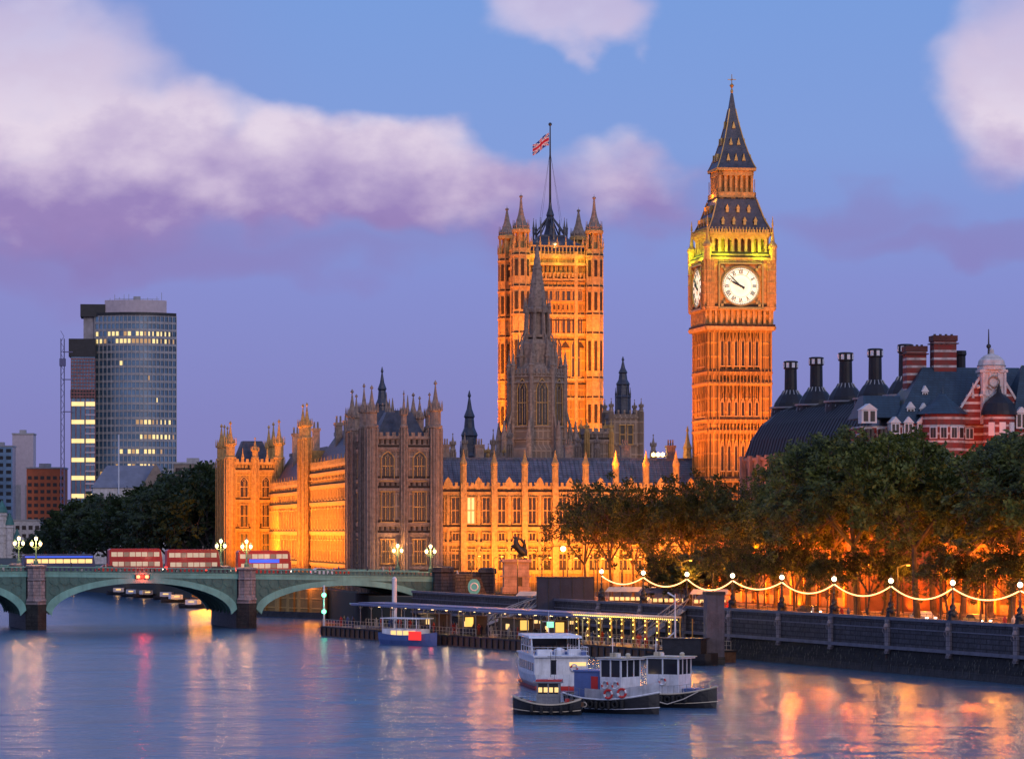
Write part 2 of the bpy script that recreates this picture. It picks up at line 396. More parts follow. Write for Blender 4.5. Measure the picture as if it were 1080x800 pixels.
# ================================================================== clock tower
BBX, BBY = PX(747, 617), 617
bb = thing('clock_tower', 'tall floodlit Gothic clock tower with white dials and a pointed iron spire', 'clock tower', (BBX, BBY, G), TH)
Wt = 12.2
s = MB(G)
s.box(.35, Wt-.35, .35, Wt-.35, G-.5, 59)
for (f, L) in frames(Wt, Wt):
    s.at(f[0], f[1], 0, f[2])
    courses(s, Wt, (9.5, 17, 26.5, 35.6, 37.6, 44.6, 46.6, 54.6), .22, .38)
    for x0 in (0, Wt-2.1):
        s.box(x0, x0+2.1, 0, .4, G-.5, 59)
        for q in (0, .75, 1.45, 2.0): s.box(x0+q, x0+q+.13, -.14, 0, G, 59)
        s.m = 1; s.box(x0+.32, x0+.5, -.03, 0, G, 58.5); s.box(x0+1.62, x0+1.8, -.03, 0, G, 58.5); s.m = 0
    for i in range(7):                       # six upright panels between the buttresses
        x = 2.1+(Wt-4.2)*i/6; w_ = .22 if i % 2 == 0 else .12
        s.m = 1; s.box(x-w_-.2, x+w_+.2, .2, .4, G, 54.4)  # dark strips beside the ribs are painted shadow lines
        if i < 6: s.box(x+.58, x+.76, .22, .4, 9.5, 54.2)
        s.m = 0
        s.box(x-w_, x+w_, -.05, .4, G, 57 if i % 2 == 0 else 55)
    for z in (35.6, 44.6, 54.6):             # little arcades under the bands
        for i in range(13):
            x = 2.1+(Wt-4.2)*i/12; s.box(x-.09, x+.09, -.2, .4, z-1.6, z+2.2)
s.at().build('shaft', [M['stone_tower'], M['shade_grime']], bb)
lan = window_mesh(.5, 5.6, 1, True, key='lancet', tr=False)
lan2 = window_mesh(.5, 3.0, 1, True, key='lancet_low', tr=False)
for (f, L) in frames(Wt, Wt):
    for i in range(6):
        a = 2.1+(Wt-4.2)*(i+.5)/6
        o = (f[0]-.0, f[1]-.0)
        fx, fy = f[0]+.35*-math.sin(f[2])*1.0, f[1]+.35*math.cos(f[2])
        for z, me in ((28.5, lan), (38.8, lan2), (48.2, lan)):
            win(bb, me, (fx, fy, f[2]), a, z-G)
# arcade band and clock stage
c = MB(G); e = .45
c.box(-e, Wt+e, -e, Wt+e, 59, 68.6)
c.box(.1, Wt-.1, .1, Wt-.1, 55.2, 59)
for (f, L) in frames(Wt+2*e, Wt+2*e):
    ca, sa = math.cos(f[2]), math.sin(f[2])
    c.at(f[0]-e, f[1]-e, 0, f[2])
    courses(c, L, (55.0, 58.7, 67.9), .3, .45)
    for i in range(12):
        x = .8+(L-1.6)*i/11; c.box(x-.22, x+.22, .0, .5, 55.4, 58.6)
    for x0 in (0, L-1.5):
        c.box(x0, x0+1.5, -.3, 0, 59.2, 67.9)
        for k in range(4): c.box(x0+.1+k*.42, x0+.22+k*.42, -.42, -.3, 59.2, 67.9)
        for z in (61.4, 63.6, 65.8): c.box(x0-.05, x0+1.55, -.45, 0, z, z+.2)
c.at().build('clock_stage', [M['trim'], M['shade_grime']], bb)
gm = MB(G)      # gilded square surround of the dial
def dialframe(mb, L):
    cx, cz, r = L/2, 63.0, 4.35
    for a0, a1, b0, b1 in ((-r, r, r-.28, r), (-r, r, -r, -r+.28), (-r, -r+.28, -r, r), (r-.28, r, -r, r)):
        mb.box(cx+a0, cx+a1, -.5, 0, cz+b0, cz+b1)
    n = 40
    for rr, wd, pr in ((3.66, .16, .25),):
        for i in range(n):
            a = 2*math.pi*i/n; b_ = 2*math.pi*(i+1)/n
            mb.tube((cx+rr*math.cos(a), -pr, cz+rr*math.sin(a)), (cx+rr*math.cos(b_), -pr, cz+rr*math.sin(b_)), wd, 4)
    for sx in (-1, 1):
        for sz in (-1, 1):
            for q in (3.1, 3.6): mb.box(cx+sx*q-.25, cx+sx*q+.25, -.4, 0, cz+sz*q-.25, cz+sz*q+.25)
FR = [((-e, -e, 0), Wt+2*e), ((-e, Wt+e, -math.pi/2), Wt+2*e), ((Wt+e, -e, math.pi/2), Wt+2*e), ((Wt+e, Wt+e, math.pi), Wt+2*e)]
M['opal'] = mat('opal_glass_dial_lit_from_behind', (.8, .78, .66), .4, var=.06, vs=.5, bump=0, emit=(1, .88, .60), es=.8)
for (f, L) in FR: gm.at(f[0], f[1], 0, f[2]); dialframe(gm, L)
gm.at().build('dial_surround', M['gilt'], bb)
NUM = ['XII', 'I', 'II', 'III', 'IIII', 'V', 'VI', 'VII', 'VIII', 'IX', 'X', 'XI']
def numeral(mb, txt, cx, cz, ang, r, hgt=.75):
    adv = {'I': .2, 'V': .46, 'X': .46}; wtot = sum(adv[ch] for ch in txt); x = -wtot/2
    ca, sa = math.cos(ang), math.sin(ang)
    def P(px_, pz_): return (cx+(px_*ca+(pz_+r)*sa), -.19, cz+(-px_*sa+(pz_+r)*ca))
    for ch in txt:
        a = adv[ch]; st = {'I': [((.5, 0), (.5, 1))], 'V': [((.1, 1), (.5, 0)), ((.9, 1), (.5, 0))], 'X': [((.1, 0), (.9, 1)), ((.1, 1), (.9, 0))]}[ch]
        for (p, q) in st: mb.tube(P(x+p[0]*a, (p[1]-.5)*hgt), P(x+q[0]*a, (q[1]-.5)*hgt), .085, 4)
        x += a
for (f, L) in FR:
    d = MB(G).at(f[0], f[1], 0, f[2])
    n = 48; cx, cz = L/2, 63.0
    vs = [(cx+3.5*math.cos(2*math.pi*i/n), y_, cz+3.5*math.sin(2*math.pi*i/n)) for y_ in (-.2, 0.02) for i in range(n)]
    d.add(vs, [tuple(range(n)), tuple(range(n, 2*n))[::-1]]+[((i+1) % n, i, n+i, n+(i+1) % n) for i in range(n)])
    dial = d.build('clock_dial', M['opal'], bb)
    k = MB(G).at(f[0], f[1], 0, f[2])
    for i in range(12): numeral(k, NUM[i], cx, cz, i*math.pi/6, 2.65)
    for i in range(48):
        for rr, w_ in ((3.42, .06), (3.1, .045), (2.12, .04)):
            a, b_ = 2*math.pi*i/48, 2*math.pi*(i+1)/48
            k.tube((cx+rr*math.cos(a), -.2, cz+rr*math.sin(a)), (cx+rr*math.cos(b_), -.2, cz+rr*math.sin(b_)), w_, 3)
    for i in range(60):
        a = 2*math.pi*i/60; k.tube((cx+3.2*math.cos(a), -.22, cz+3.2*math.sin(a)), (cx+3.38*math.cos(a), -.22, cz+3.38*math.sin(a)), .03 if i % 5 else .06, 3)
    for i in range(24):
        a = 2*math.pi*i/24; k.tube((cx+.7*math.cos(a), -.22, cz+.7*math.sin(a)), (cx+1.5*math.cos(a), -.22, cz+1.5*math.sin(a)), .018, 3)
    k.build('numerals', M['black'], dial)
    for ang, ln, w_ in ((R(-46.5), 3.25, .13), (R(-63.5), 2.2, .23)):
        k = MB(G).at(f[0], f[1], 0, f[2]); sa, ca = math.sin(ang), math.cos(ang)
        k.tube((cx-.8*sa, -.25, cz-.8*ca), (cx+ln*.75*sa, -.25, cz+ln*.75*ca), w_*1.1, 4); k.tube((cx+ln*.75*sa, -.25, cz+ln*.75*ca), (cx+ln*sa, -.25, cz+ln*ca), w_, 4, .02)
        k.sphere((cx, -.22, cz), .24, 8, 4)
        k.build('hand', M['black'], dial)
# belfry
k = MB(G); k.box(1.5, Wt-1.5, 1.5, Wt-1.5, 68.6, 73.2)
for (f, L) in frames(Wt-.6, Wt-.6):
    k.at(f[0]+.3, f[1]+.3, 0, f[2])
    k.box(0, L, 0, 1.0, 68.6, 69.3); k.box(0, L, -.05, 1.0, 72.2, 73.2)
    for i in range(9):
        x = .7+(L-1.4)*i/8; k.box(x-.26, x+.26, 0, .9, 69.3, 72.2)
    for i in range(8):
        x0 = .7+(L-1.4)*i/8; w_ = (L-1.4)/8
        k.ext([(x0, 72.2), (x0, 71.5), (x0+w_/2, 72.1), (x0+w_, 71.5), (x0+w_, 72.2)], .1, .8)
    courses(k, L, (68.7, 72.8), .45, .35)
    for i in range(22): k.box(L*i/22, L*i/22+.28, -.55, -.3, 73.15, 73.7)
k.at().build('belfry', [M['trim'], M['shade_grime']], bb)
# the four corner pinnacles
for (x, y) in ((-.2, -.2), (Wt+.2, -.2), (-.2, Wt+.2), (Wt+.2, Wt+.2)):
    k = MB(G); k.lathe(x, y, [(.75, 67.9), (.75, 70.2), (.9, 70.3), (.85, 70.8), (.4, 71.4), (.1, 74.2), (.2, 74.4), (.03, 76.2)], 8); k.build('pinnacle', M['trim'], bb)
cxy = Wt/2
k = MB(G); k.sq(cxy, cxy, [(6.15, 73.15), (5.75, 74.0), (5.0, 75.8), (4.3, 77.8), (3.75, 79.6), (3.95, 79.9)])
k.build('lower_roof', M['iron'], bb)
dm = None
for (rz) in (0, math.pi/2, math.pi, -math.pi/2):
    for row, (z, half, cnt) in enumerate(((74.6, 5.45, 4), (77.0, 4.5, 3))):
        for i in range(cnt):
            x = (i-(cnt-1)/2)*2.1
            if dm is None:
                k = MB(0); k.box(-.26, .26, -.3, 1, 0, .7); k.ext([(-.38, .7), (.38, .7), (0, 1.5)], -.4, 1.2); dm = k.build('gilded_dormer', M['gilt'], bb); d_ = dm
            else: d_ = child(dm, bb, (0, 0, 0))
            d_.location = (cxy+x*math.cos(rz)+half*math.sin(rz), cxy+x*math.sin(rz)-half*math.cos(rz), z-G); d_.rotation_euler = (0, 0, rz)
k = MB(G)
for (rz) in (0, math.pi/2, math.pi, -math.pi/2):
    k.at(cxy, cxy, 0, rz)
    for s0, s1, z0, z1 in ((6.1, 5.0, 73.5, 75.9), (5.0, 3.85, 75.9, 79.6)): k.tube((-s0, -s0, z0), (-s1, -s1, z1), .16, 4)
    for i in range(19): k.box(-6.1+i*.66, -5.95+i*.66, -6.3, -6.15, 73.2, 74.1)
k.at().build('roof_cresting', M['gilt'], bb)
k = MB(G); k.sq(cxy, cxy, [(2.6, 79.5), (2.6, 85.3)])
for rz in (0, math.pi/2, math.pi, -math.pi/2):
    k.at(cxy, cxy, 0, rz)
    k.box(-3.75, 3.75, -3.75, -3.45, 79.9, 80.9); k.box(-3.4, 3.4, -3.4, -2.6, 79.9, 81); k.box(-3.4, 3.4, -3.4, -2.5, 84.1, 85.1)
    for i in range(7):
        x = -3.1+i*6.2/6; k.box(x-.22, x+.22, -3.35, -2.9, 81, 84.1)
    k.box(-3.75, 3.75, -3.8, -2.5, 85.0, 85.5)
    for i in range(2): k.tube((-3.55, -3.55, 80.9), (-3.55, -3.55, 83.4), .08, 4)
k.at().build('lantern', M['trim'], bb)
k = MB(G); k.sq(cxy, cxy, [(3.8, 85.4), (3.35, 86.4), (2.55, 88.6), (1.8, 91.2), (1.15, 94.0), (.6, 97.0), (.22, 99.8), (.1, 100.2)])
k.build('spire', M['iron'], bb)
k = MB(G)
for rz in (0, math.pi/2, math.pi, -math.pi/2):
    k.at(cxy, cxy, 0, rz)
    for z, half, cnt in ((86.9, 3.1, 3), (90.0, 2.1, 2), (93.2, 1.3, 1)):
        for i in range(cnt):
            x = (i-(cnt-1)/2)*1.5; k.ext([(x-.35, z), (x+.35, z), (x, z+1.4)], -half-.25, -half+.6)
    pr = [(3.8, 85.4), (3.35, 86.4), (2.55, 88.6), (1.8, 91.2), (1.15, 94.0), (.6, 97.0)]
    for (a, za), (b_, zb) in zip(pr, pr[1:]): k.tube((-a, -a, za), (-b_, -b_, zb), .12, 4)
k.at(cxy, cxy); k.lathe(0, 0, [(.1, 100), (.28, 100.2), (.28, 100.5), (.08, 100.9), (.45, 101.5), (.08, 101.9), (.07, 103.6)], 8)
k.tube((-.8, 0, 102.6), (.8, 0, 102.6), .09, 4); k.tube((0, -.8, 102.6), (0, .8, 102.6), .09, 4)
k.at().build('finial', M['gilt'], bb)

# ================================================================== generic block of the palace
def block(root, Wd, D, z0, zp, crs, m1='stone', butt=None, bw=.9, bp=.55, pin=3.2, pr=.42, rib=.95, walls=(0, 1, 2, 3), cren=True, base=G, nich=()):
    s = MB(base)
    s.box(0, Wd, 0, D, z0, zp)
    tr = MB(base)
    for i, (f, L) in enumerate(frames(Wd, D)):
        if i not in walls: continue
        s.at(f[0], f[1], 0, f[2]); tr.at(f[0], f[1], 0, f[2])
        courses(tr, L, crs, .34, .45)
        if rib: ribs(s, L, z0, zp, rib)
        if cren: crenel(tr, L, zp, 1.1, .95)
        if butt:
            n = max(1, round(L/butt))
            for k in range(n+1):
                x = L*k/n
                tr.box(x-bw/2, x+bw/2, -bp, 0, z0, zp+.6); tr.box(x-bw/2-.08, x+bw/2+.08, -bp-.15, 0, z0, z0+4)
                pinnacle(tr, x, -bp/2, zp+.5, pr*1.25, pin)
    s.at().build('wall', M[m1], root)
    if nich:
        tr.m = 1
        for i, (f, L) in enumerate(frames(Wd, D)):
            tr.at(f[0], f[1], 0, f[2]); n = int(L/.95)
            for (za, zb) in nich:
                for k in range(n): x = L*(k+.5)/n; tr.box(x-.2, x+.2, -.05, .05, za, zb)  # dark blocks stand for niches, their shade put in the colour
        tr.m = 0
    tr.at().build('trim', [M['trim' if m1 == 'stone' else 'trim_dark'], M['shade_grime']], root)

# ------------------------------------------------------------------ near river pavilion
npx, npy = PX(392, 612), 612
n1 = thing('river_pavilion', 'unlit grey-brown Gothic pavilion with a cluster of turrets, its corner nearest the bridge end', 'palace pavilion', (npx, npy, G), TH, 'river pavilions of the palace')
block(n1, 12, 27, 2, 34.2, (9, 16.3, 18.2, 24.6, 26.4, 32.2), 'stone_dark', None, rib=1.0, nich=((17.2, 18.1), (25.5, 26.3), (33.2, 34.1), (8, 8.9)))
tm = MB(G)
for (x, y, r, zt) in ((0, 0, 1.1, 44.2), (-.6, 6, .9, 44.8), (12, 0, 1.15, 45.2), (6.0, -.25, .62, 43.0), (4.6, 12.5, .6, 43.4), (7.9, 12.2, .6, 43.8), (12, 7, .9, 43.2), (0, 21, .95, 43.4), (0, 27, 1.1, 44.6), (12, 27, 1.1, 44), (12, 19, .9, 43), (6, 14, .8, 42.4), (4.5, 8, .7, 42.0), (8.3, 10, .7, 42.8), (6, 27, .8, 42)):
    if zt > 41 and 0 < x < 12 and 3 < y < 26: tm.lathe(x, y, [(r, 34), (r, 38), (r*1.1, 38.2), (r*.5, 39.6), (.05, zt)], 8)
    else: turret(tm, x, y, 3, 36.2, zt, r)
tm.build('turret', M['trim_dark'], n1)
k = MB(G); k.slab([(1, 1), (11, 1), (11, 26), (1, 26)], 34.2, 34.8)
k.add([(1.4, 3.4, 34.8), (10.6, 3.4, 34.8), (10.6, 12, 34.8), (1.4, 12, 34.8), (3.6, 5.6, 39.4), (8.4, 5.6, 39.4), (8.4, 9, 39.4), (3.6, 9, 39.4)], [(4, 5, 6, 7), (0, 1, 5, 4), (1, 2, 6, 5), (2, 3, 7, 6), (3, 0, 4, 7)])
k.add([(1.4, 15, 34.8), (10.6, 15, 34.8), (10.6, 25.6, 34.8), (1.4, 25.6, 34.8), (3.6, 18, 40.2), (8.4, 18, 40.2), (8.4, 22.5, 40.2), (3.6, 22.5, 40.2)], [(4, 5, 6, 7), (0, 1, 5, 4), (1, 2, 6, 5), (2, 3, 7, 6), (3, 0, 4, 7)])
for x in range(12): k.box(3.6+x*.42, 3.7+x*.42, 5.6, 5.7, 39.4, 40.1)
k.build('roof', M['iron'], n1)
wa = window_mesh(2.3, 5.2, 3, True); wb = window_mesh(2.3, 5.4, 3); wc = window_mesh(2.3, 4.2, 3); wcl = window_mesh(2.3, 4.2, 3, lit=True)
for i, (f, L) in enumerate(frames(12, 27)):
    if i == 3: continue
    for a in ((3.0, 9.0) if i == 0 else (3.5, 10, 17, 23.5)):
        for z, me in ((26.6, wa), (18.9, wb), (11.2, wc if (i or a > 5) else wc)):
            win(n1, me, f, a, z-G)
# ------------------------------------------------------------------ far river pavilion
fpx, fpy = PX(243, 775), 775
n2 = thing('river_pavilion', 'orange floodlit pavilion with turrets at the far end of the river front', 'palace pavilion', (fpx, fpy, G), TH, 'river pavilions of the palace')
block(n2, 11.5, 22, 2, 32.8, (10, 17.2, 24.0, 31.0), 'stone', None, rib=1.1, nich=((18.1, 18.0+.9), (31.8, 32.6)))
tm = MB(G)
for (x, y, r, zt) in ((0, 0, 1.2, 43), (11.5, 0, 1.2, 43.5), (0, 22, 1.2, 43), (0, 14.5, 1.0, 42.6), (0, 7, 1.0, 42.0), (11.5, 12, 1.1, 43.2), (5.8, -.2, .8, 39.2), (11.5, 22, 1.1, 42.8)): turret(tm, x, y, 3, 34, zt, r)
for (x, y) in ((2.9, 0), (8.7, 0)): pinnacle(tm, x, y, 33, .4, 3.6)
tm.build('turret', M['trim'], n2)
k = MB(G); k.add([(1.4, 1.4, 32.8), (10, 1.4, 32.8), (10, 12, 32.8), (1.4, 12, 32.8), (3.4, 4.4, 38.4), (8, 4.4, 38.4), (8, 9, 38.4), (3.4, 9, 38.4)], [(4, 5, 6, 7), (0, 1, 5, 4), (1, 2, 6, 5), (2, 3, 7, 6), (3, 0, 4, 7)])
k.build('roof', M['iron'], n2)
wa2 = window_mesh(1.7, 4.6, 2, True); wb2 = window_mesh(1.7, 5.0, 2)
for i, (f, L) in enumerate(frames(11.5, 22)[:2]):
    for a in ((3.2, 8.4) if i == 0 else (4, 11, 18)):
        for z, me in ((25.2, wa2), (18.2, wb2), (11.4, wb2)): win(n2, me, f, a, z-G)
# ------------------------------------------------------------------ river front range between them (faces the river, to the left)
rfx, rfy = PX(368, 640), 640
L1 = 63; L2 = 82
rf = thing('palace_river_front', 'long orange floodlit river front of the palace running back from the pavilion', 'palace wing', (rfx, rfy, G), TH)
rt = MB(G)
def range_wall(mb, tr, rf_, y0, y1, zt, crs, D=14):
    mb.box(0, D, y0, y1, 2, zt)
    L = y1-y0
    for ang, ox, oy in ((-math.pi/2, 0, y1),):
        mb.at(ox, oy, 0, ang); tr.at(ox, oy, 0, ang)
        courses(tr, L, crs, .42, .5); crenel(tr, L, zt, 1.3, 1.1); ribs(mb, L, 2, zt, 2.6, .2, .06)
        n = round(L/5.2)
        for k in range(n+1):
            x = L*k/n; tr.box(x-.3, x+.3, -.22, 0, 2, zt+.6); pinnacle(tr, x, -.1, zt+.6, .26, 1.8)
    mb.at(); tr.at()
s_ = MB(G)
range_wall(s_, rt, rf, 0, L1, 30.0, (10, 16.5, 22.5, 26, 28.6))
range_wall(s_, rt, rf, L1, L2+L1, 26.8, (10, 16.5, 22.5, 25.2))
s_.build('wall', M['stone'], rf); rt.build('trim', [M['trim'], M['shade_grime']], rf)
tw = MB(G)
for (x, y) in ((-.8, L1-2), (-.8, L1+5)): turret(tw, x, y, 3, 36.5, 44.4, 1.0)
tw.box(-.6, 5, L1-1.6, L1+4.6, 3, 34.2)
tw.build('stair_turret', M['trim'], rf)
rr = MB(G)
for (y0, y1, z, zr) in ((1, L1-3, 31.0, 37.2), (L1+7, L1+L2-2, 28.0, 34.6)):
    rr.add([(.8, y0, z), (13, y0, z), (13, y1, z), (.8, y1, z), (5, y0+2, zr), (9, y0+2, zr), (9, y1-2, zr), (5, y1-2, zr)], [(4, 5, 6, 7), (0, 1, 5, 4), (1, 2, 6, 5), (2, 3, 7, 6), (3, 0, 4, 7)])
    for q in range(int((y1-y0)/1.2)): rr.box(4.95, 5.05, y0+2+q*1.2, y0+2.3+q*1.2, zr, zr+.8)
rr.build('roof', M['iron'], rf)
ch = MB(G)
for y in (14, 30, 44, 82, 100, 120): ch.box(3.2, 4.6, y, y+2.2, 31, 39.5); ch.box(3.0, 4.8, y-.2, y+2.4, 39, 39.6); [ch.lathe(3.5+.8*q, y+1.1, [(.25, 39.6), (.2, 41)], 6) for q in (0, 1)]
ch.build('chimney', M['trim_dark'], rf)
wr = window_mesh(2.0, 3.9, 3)
for k in range(12):
    for z in (11.2, 17.6, 23.6): win(rf, wr, (0, L1, -math.pi/2), 2.6+k*5.2, z-G)
for k in range(15):
    for z in (11.2, 17.6): win(rf, wr, (0, L1+L2, -math.pi/2), 2.8+k*5.2, z-G)
# river terrace under the front
tt = thing('river_terrace', 'low stone terrace wall at the foot of the river front, seen through the last arch', 'terrace wall', (0, 0, 0), 0)
k = MB(0); ks = MB(0)
P_ = [(-36, 640), (ter(660)+.2, 660), (ter(800)+.2, 800)]
for (x0, y0), (x1, y1) in zip(P_, P_[1:]):
    d = math.hypot(x1-x0, y1-y0); k.at(x0, y0, 0, math.atan2(y1-y0, x1-x0)); k.box(0, d, -.1, .8, 1.2, 7.2); k.box(0, d, -.25, .95, 7.2, 7.6)
    for q in range(int(d/5)): k.box(q*5, q*5+.8, .8, 1.2, 1.2, 8.4)
k.build('wall', M['stone'], tt)
k = MB(0)
for (x0, y0), (x1, y1) in zip(P_, P_[1:]):
    d = math.hypot(x1-x0, y1-y0); k.at(x0, y0, 0, math.atan2(y1-y0, x1-x0)); k.box(0, d, -.1, 1.1, -1, 1.2)
k.build('footing', M['granite_dark'], tt)

# ------------------------------------------------------------------ north range, orange, facing the camera
nrx, nry = PX(456, 616), 616
NL = PX(747, 617)-nrx; NL = NL/math.cos(TH)
nr = thing('palace_entrance_range', 'orange floodlit north front of the palace with slate roof behind crenellations', 'palace wing', (nrx, nry, G), TH)
D = 14; zp = 25.0
s = MB(G); t_ = MB(G)
s.box(0, NL, 0, D, 2, zp)
courses(t_, NL, (9.3, 14.6, 17.4, 24.0), .3, .42); courses(t_, NL, (13.0,), .2, .25)
nb = 9; bwid = NL/nb
ribs(s, NL, 3, zp, bwid/8, .12, .14)
crenel(t_, NL, zp, 1.0, .9)
for k in range(nb+1):
    x = NL*k/nb; xx = min(max(x, .5), NL-.5)
    t_.box(xx-.55, xx+.55, -.8, 0, 3, zp+1); t_.lathe(xx, -.3, [(.62, zp-1), (.62, zp+4.4), (.72, zp+4.5), (.68, zp+4.9), (.4, zp+5.5), (.1, zp+6.9), (.02, zp+7.4)], 8)
for k in range(nb):      # carved crocketed gables over each bay, and a carved pier in the middle of each
    x = NL*(k+.5)/nb
    t_.ext([(x-.9, zp+.5), (x+.9, zp+.5), (x+.5, zp+1.6), (x, zp+2.2), (x-.5, zp+1.6)], -.35, -.1)
    for q in range(12): t_.box(x-.22, x+.22, -.24, 0, 9.8+q*1.2, 10.6+q*1.2)
    t_.box(x-.3, x+.3, -.16, 0, 9, zp)
s.build('wall', M['stone'], nr); t_.build('trim', [M['trim'], M['shade_grime']], nr)
k = MB(G); k.add([(0, .6, zp), (NL, .6, zp), (NL, D, zp), (0, D, zp), (0, 6, zp+5.6), (NL, 6, zp+5.6), (NL, 9, zp+5.6), (0, 9, zp+5.6)], [(4, 5, 6, 7), (0, 1, 5, 4), (1, 2, 6, 5), (2, 3, 7, 6), (3, 0, 4, 7)])
k.box(0, NL, 5.9, 6.1, zp+5.6, zp+6.0)
for q in range(60): k.tube((q*NL/60+.2, .6, zp+.05), (q*NL/60+.2, 6, zp+5.65), .09, 4)
k.build('roof', M['slate'], nr)
k = MB(G)
for x in (3, 9.6, 27, 38, 47): k.box(x, x+1.6, 8, 9.4, zp+3, zp+8.4); k.box(x-.15, x+1.75, 7.9, 9.5, zp+8, zp+8.5); [k.lathe(x+.35+q*.45, 8.7, [(.17, zp+8.5), (.14, zp+9.6)], 6) for q in range(3)]
k.build('chimney', M['trim_dark'], nr)
w1_ = window_mesh(1.35, 4.7, 2); w2_ = window_mesh(1.35, 3.7, 2); w1l = window_mesh(1.35, 4.7, 2, lit=True)
rnd = random.Random(4)
for k in range(nb):
    for q in (-1, 1):
        a = NL*(k+.5)/nb+q*bwid*.245
        win(nr, w1l if (k == 1 and q < 0) else w1_, (0, 0, 0), a, 18.6-G); win(nr, w2_, (0, 0, 0), a, 9.8-G)
        win(nr, window_mesh(1.1, 1.2, 2, tr=False), (0, 0, 0), a, 15.4-G)

# ------------------------------------------------------------------ great square flag tower
VX, VY = PX(549.5, 880), 880
vt = thing('square_flag_tower', 'huge square orange floodlit stone tower with four spired corner turrets and a flag', 'tower', (VX, VY, G), R(10.9))
VW = 20.0
s = MB(G); tr = MB(G)
s.box(.6, VW-.6, .6, VW-.6, G, 92)
for i, (f, L) in enumerate(frames(VW, VW)):
    s.at(f[0], f[1], 0, f[2]); tr.at(f[0], f[1], 0, f[2])
    s.M = s.M @ Matrix.Translation((0, .6, 0)); tr.M = tr.M @ Matrix.Translation((0, .6, 0))
    courses(tr, L, (52.3, 57.5, 69.5, 74.6, 82.0, 84.2, 90.4), .35, .55); courses(tr, L, (30, 44), .3, .4)
    ribs(s, L, 20, 91, 1.25, .22, .25)
    for x in (L/2-5.1, L/2+5.1): tr.box(x-.45, x+.45, -.5, 0, 20, 92)
    for q in range(15): tr.box(2.4+q*1.05, 2.4+q*1.05+.5, -.55, 0, 84.6+(q % 2)*.5, 86.2)   # corbel frieze
    tr.box(2, L-2, -.6, .2, 88.2, 88.9); tr.box(2, L-2, -.45, .2, 90.8, 91.3)
    for q in range(16): tr.box(2.4+q*1.0, 2.4+q*1.0+.22, -.4, -.1, 91.3, 93.3)
    tr.box(2, L-2, -.45, 0, 93.2, 93.6)
    for q in range(7): pinnacle(tr, 3+q*2.33, -.25, 93.5, .28, 2.4)
    tr.m = 1  # dark blocks and bands paint the shade of niches and ledges, with grime
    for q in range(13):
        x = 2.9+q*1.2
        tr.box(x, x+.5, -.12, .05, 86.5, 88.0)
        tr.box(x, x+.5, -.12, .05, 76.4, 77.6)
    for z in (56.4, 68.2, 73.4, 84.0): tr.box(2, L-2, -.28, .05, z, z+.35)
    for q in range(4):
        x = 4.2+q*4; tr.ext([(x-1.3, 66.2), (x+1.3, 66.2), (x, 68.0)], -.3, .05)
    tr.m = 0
s.at().build('shaft', M['stone_tower'], vt); tr.at().build('carved_trim', [M['trim'], M['shade_grime']], vt)
for (x, y, zt) in ((0, 0, 107.5), (VW, 0, 107.5), (0, VW, 106), (VW, VW, 106)):
    k = MB(G); r = 2.35
    k.lathe(x, y, [(r, G), (r, 92.6)], 8)
    for z in (52.3, 57.5, 69.5, 74.6, 82.0, 90.4): k.lathe(x, y, [(r+.3, z), (r+.3, z+.5)], 8)
    for i in range(8):
        a = i*math.pi/4+math.pi/8; k.tube((x+r*math.cos(a), y+r*math.sin(a), 30), (x+r*math.cos(a), y+r*math.sin(a), 93), .2, 4)
        k.tube((x+r*.86*math.cos(a), y+r*.86*math.sin(a), 92.6), (x+r*.86*math.cos(a), y+r*.86*math.sin(a), 97.0), .28, 4)
        k.lathe(x+(r+.15)*math.cos(a), y+(r+.15)*math.sin(a), [(.25, 92.6), (.2, 94.2), (.02, 95.6)], 4)
    k.lathe(x, y, [(r*.45, 92.6), (r*.45, 97)], 8); k.lathe(x, y, [(r*1.05, 96.8), (r*1.1, 97.6), (r*.95, 97.9)], 8)
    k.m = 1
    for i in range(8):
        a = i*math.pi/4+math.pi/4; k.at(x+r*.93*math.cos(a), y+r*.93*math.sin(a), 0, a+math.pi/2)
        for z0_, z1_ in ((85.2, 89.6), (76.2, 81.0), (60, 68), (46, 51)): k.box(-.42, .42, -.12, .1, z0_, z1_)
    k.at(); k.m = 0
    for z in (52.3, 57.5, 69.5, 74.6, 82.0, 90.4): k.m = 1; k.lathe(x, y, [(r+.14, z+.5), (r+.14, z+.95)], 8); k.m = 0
    tur = k.build('corner_turret', [M['trim'], M['shade_grime']], vt)
    k = MB(G); k.lathe(x, y, [(r*.9, 97.9), (r*.95, 98.5), (r*.62, 99.6), (r*.36, 101.4), (r*.2, 103.4), (r*.1, zt-1.4), (.5, zt-1.2), (.5, zt-.9), (.05, zt-.6), (.03, zt)], 8); [pinnacle(k, x+r*.92*math.cos(i*math.pi/4), y+r*.92*math.sin(i*math.pi/4), 97.6, .2, 2.6) for i in range(8)]; k.build('turret_cap', M['trim_dark'], tur)
for i, (f, L) in enumerate(frames(VW, VW)):
    fx, fy = f[0]-.6*math.sin(f[2]), f[1]+.6*math.cos(f[2])
    big = window_mesh(2.4, 10.5, 2, True, key='vt_big'); sm = window_mesh(1.0, 2.4, 1, key='vt_small', tr=False); md = window_mesh(1.15, 4.6, 1, True, key='vt_mid', tr=False)
    for a in (L/2-5.2, L/2, L/2+5.2): win(vt, big, (fx, fy, f[2]), a, 58.6-G); win(vt, big, (fx, fy, f[2]), a, 32-G)
    for q in range(9): win(vt, sm, (fx, fy, f[2]), L/2-6.2+q*1.55, 79-G)
    for q in range(9): win(vt, md, (fx, fy, f[2]), L/2-6.2+q*1.55, 70.2-G)
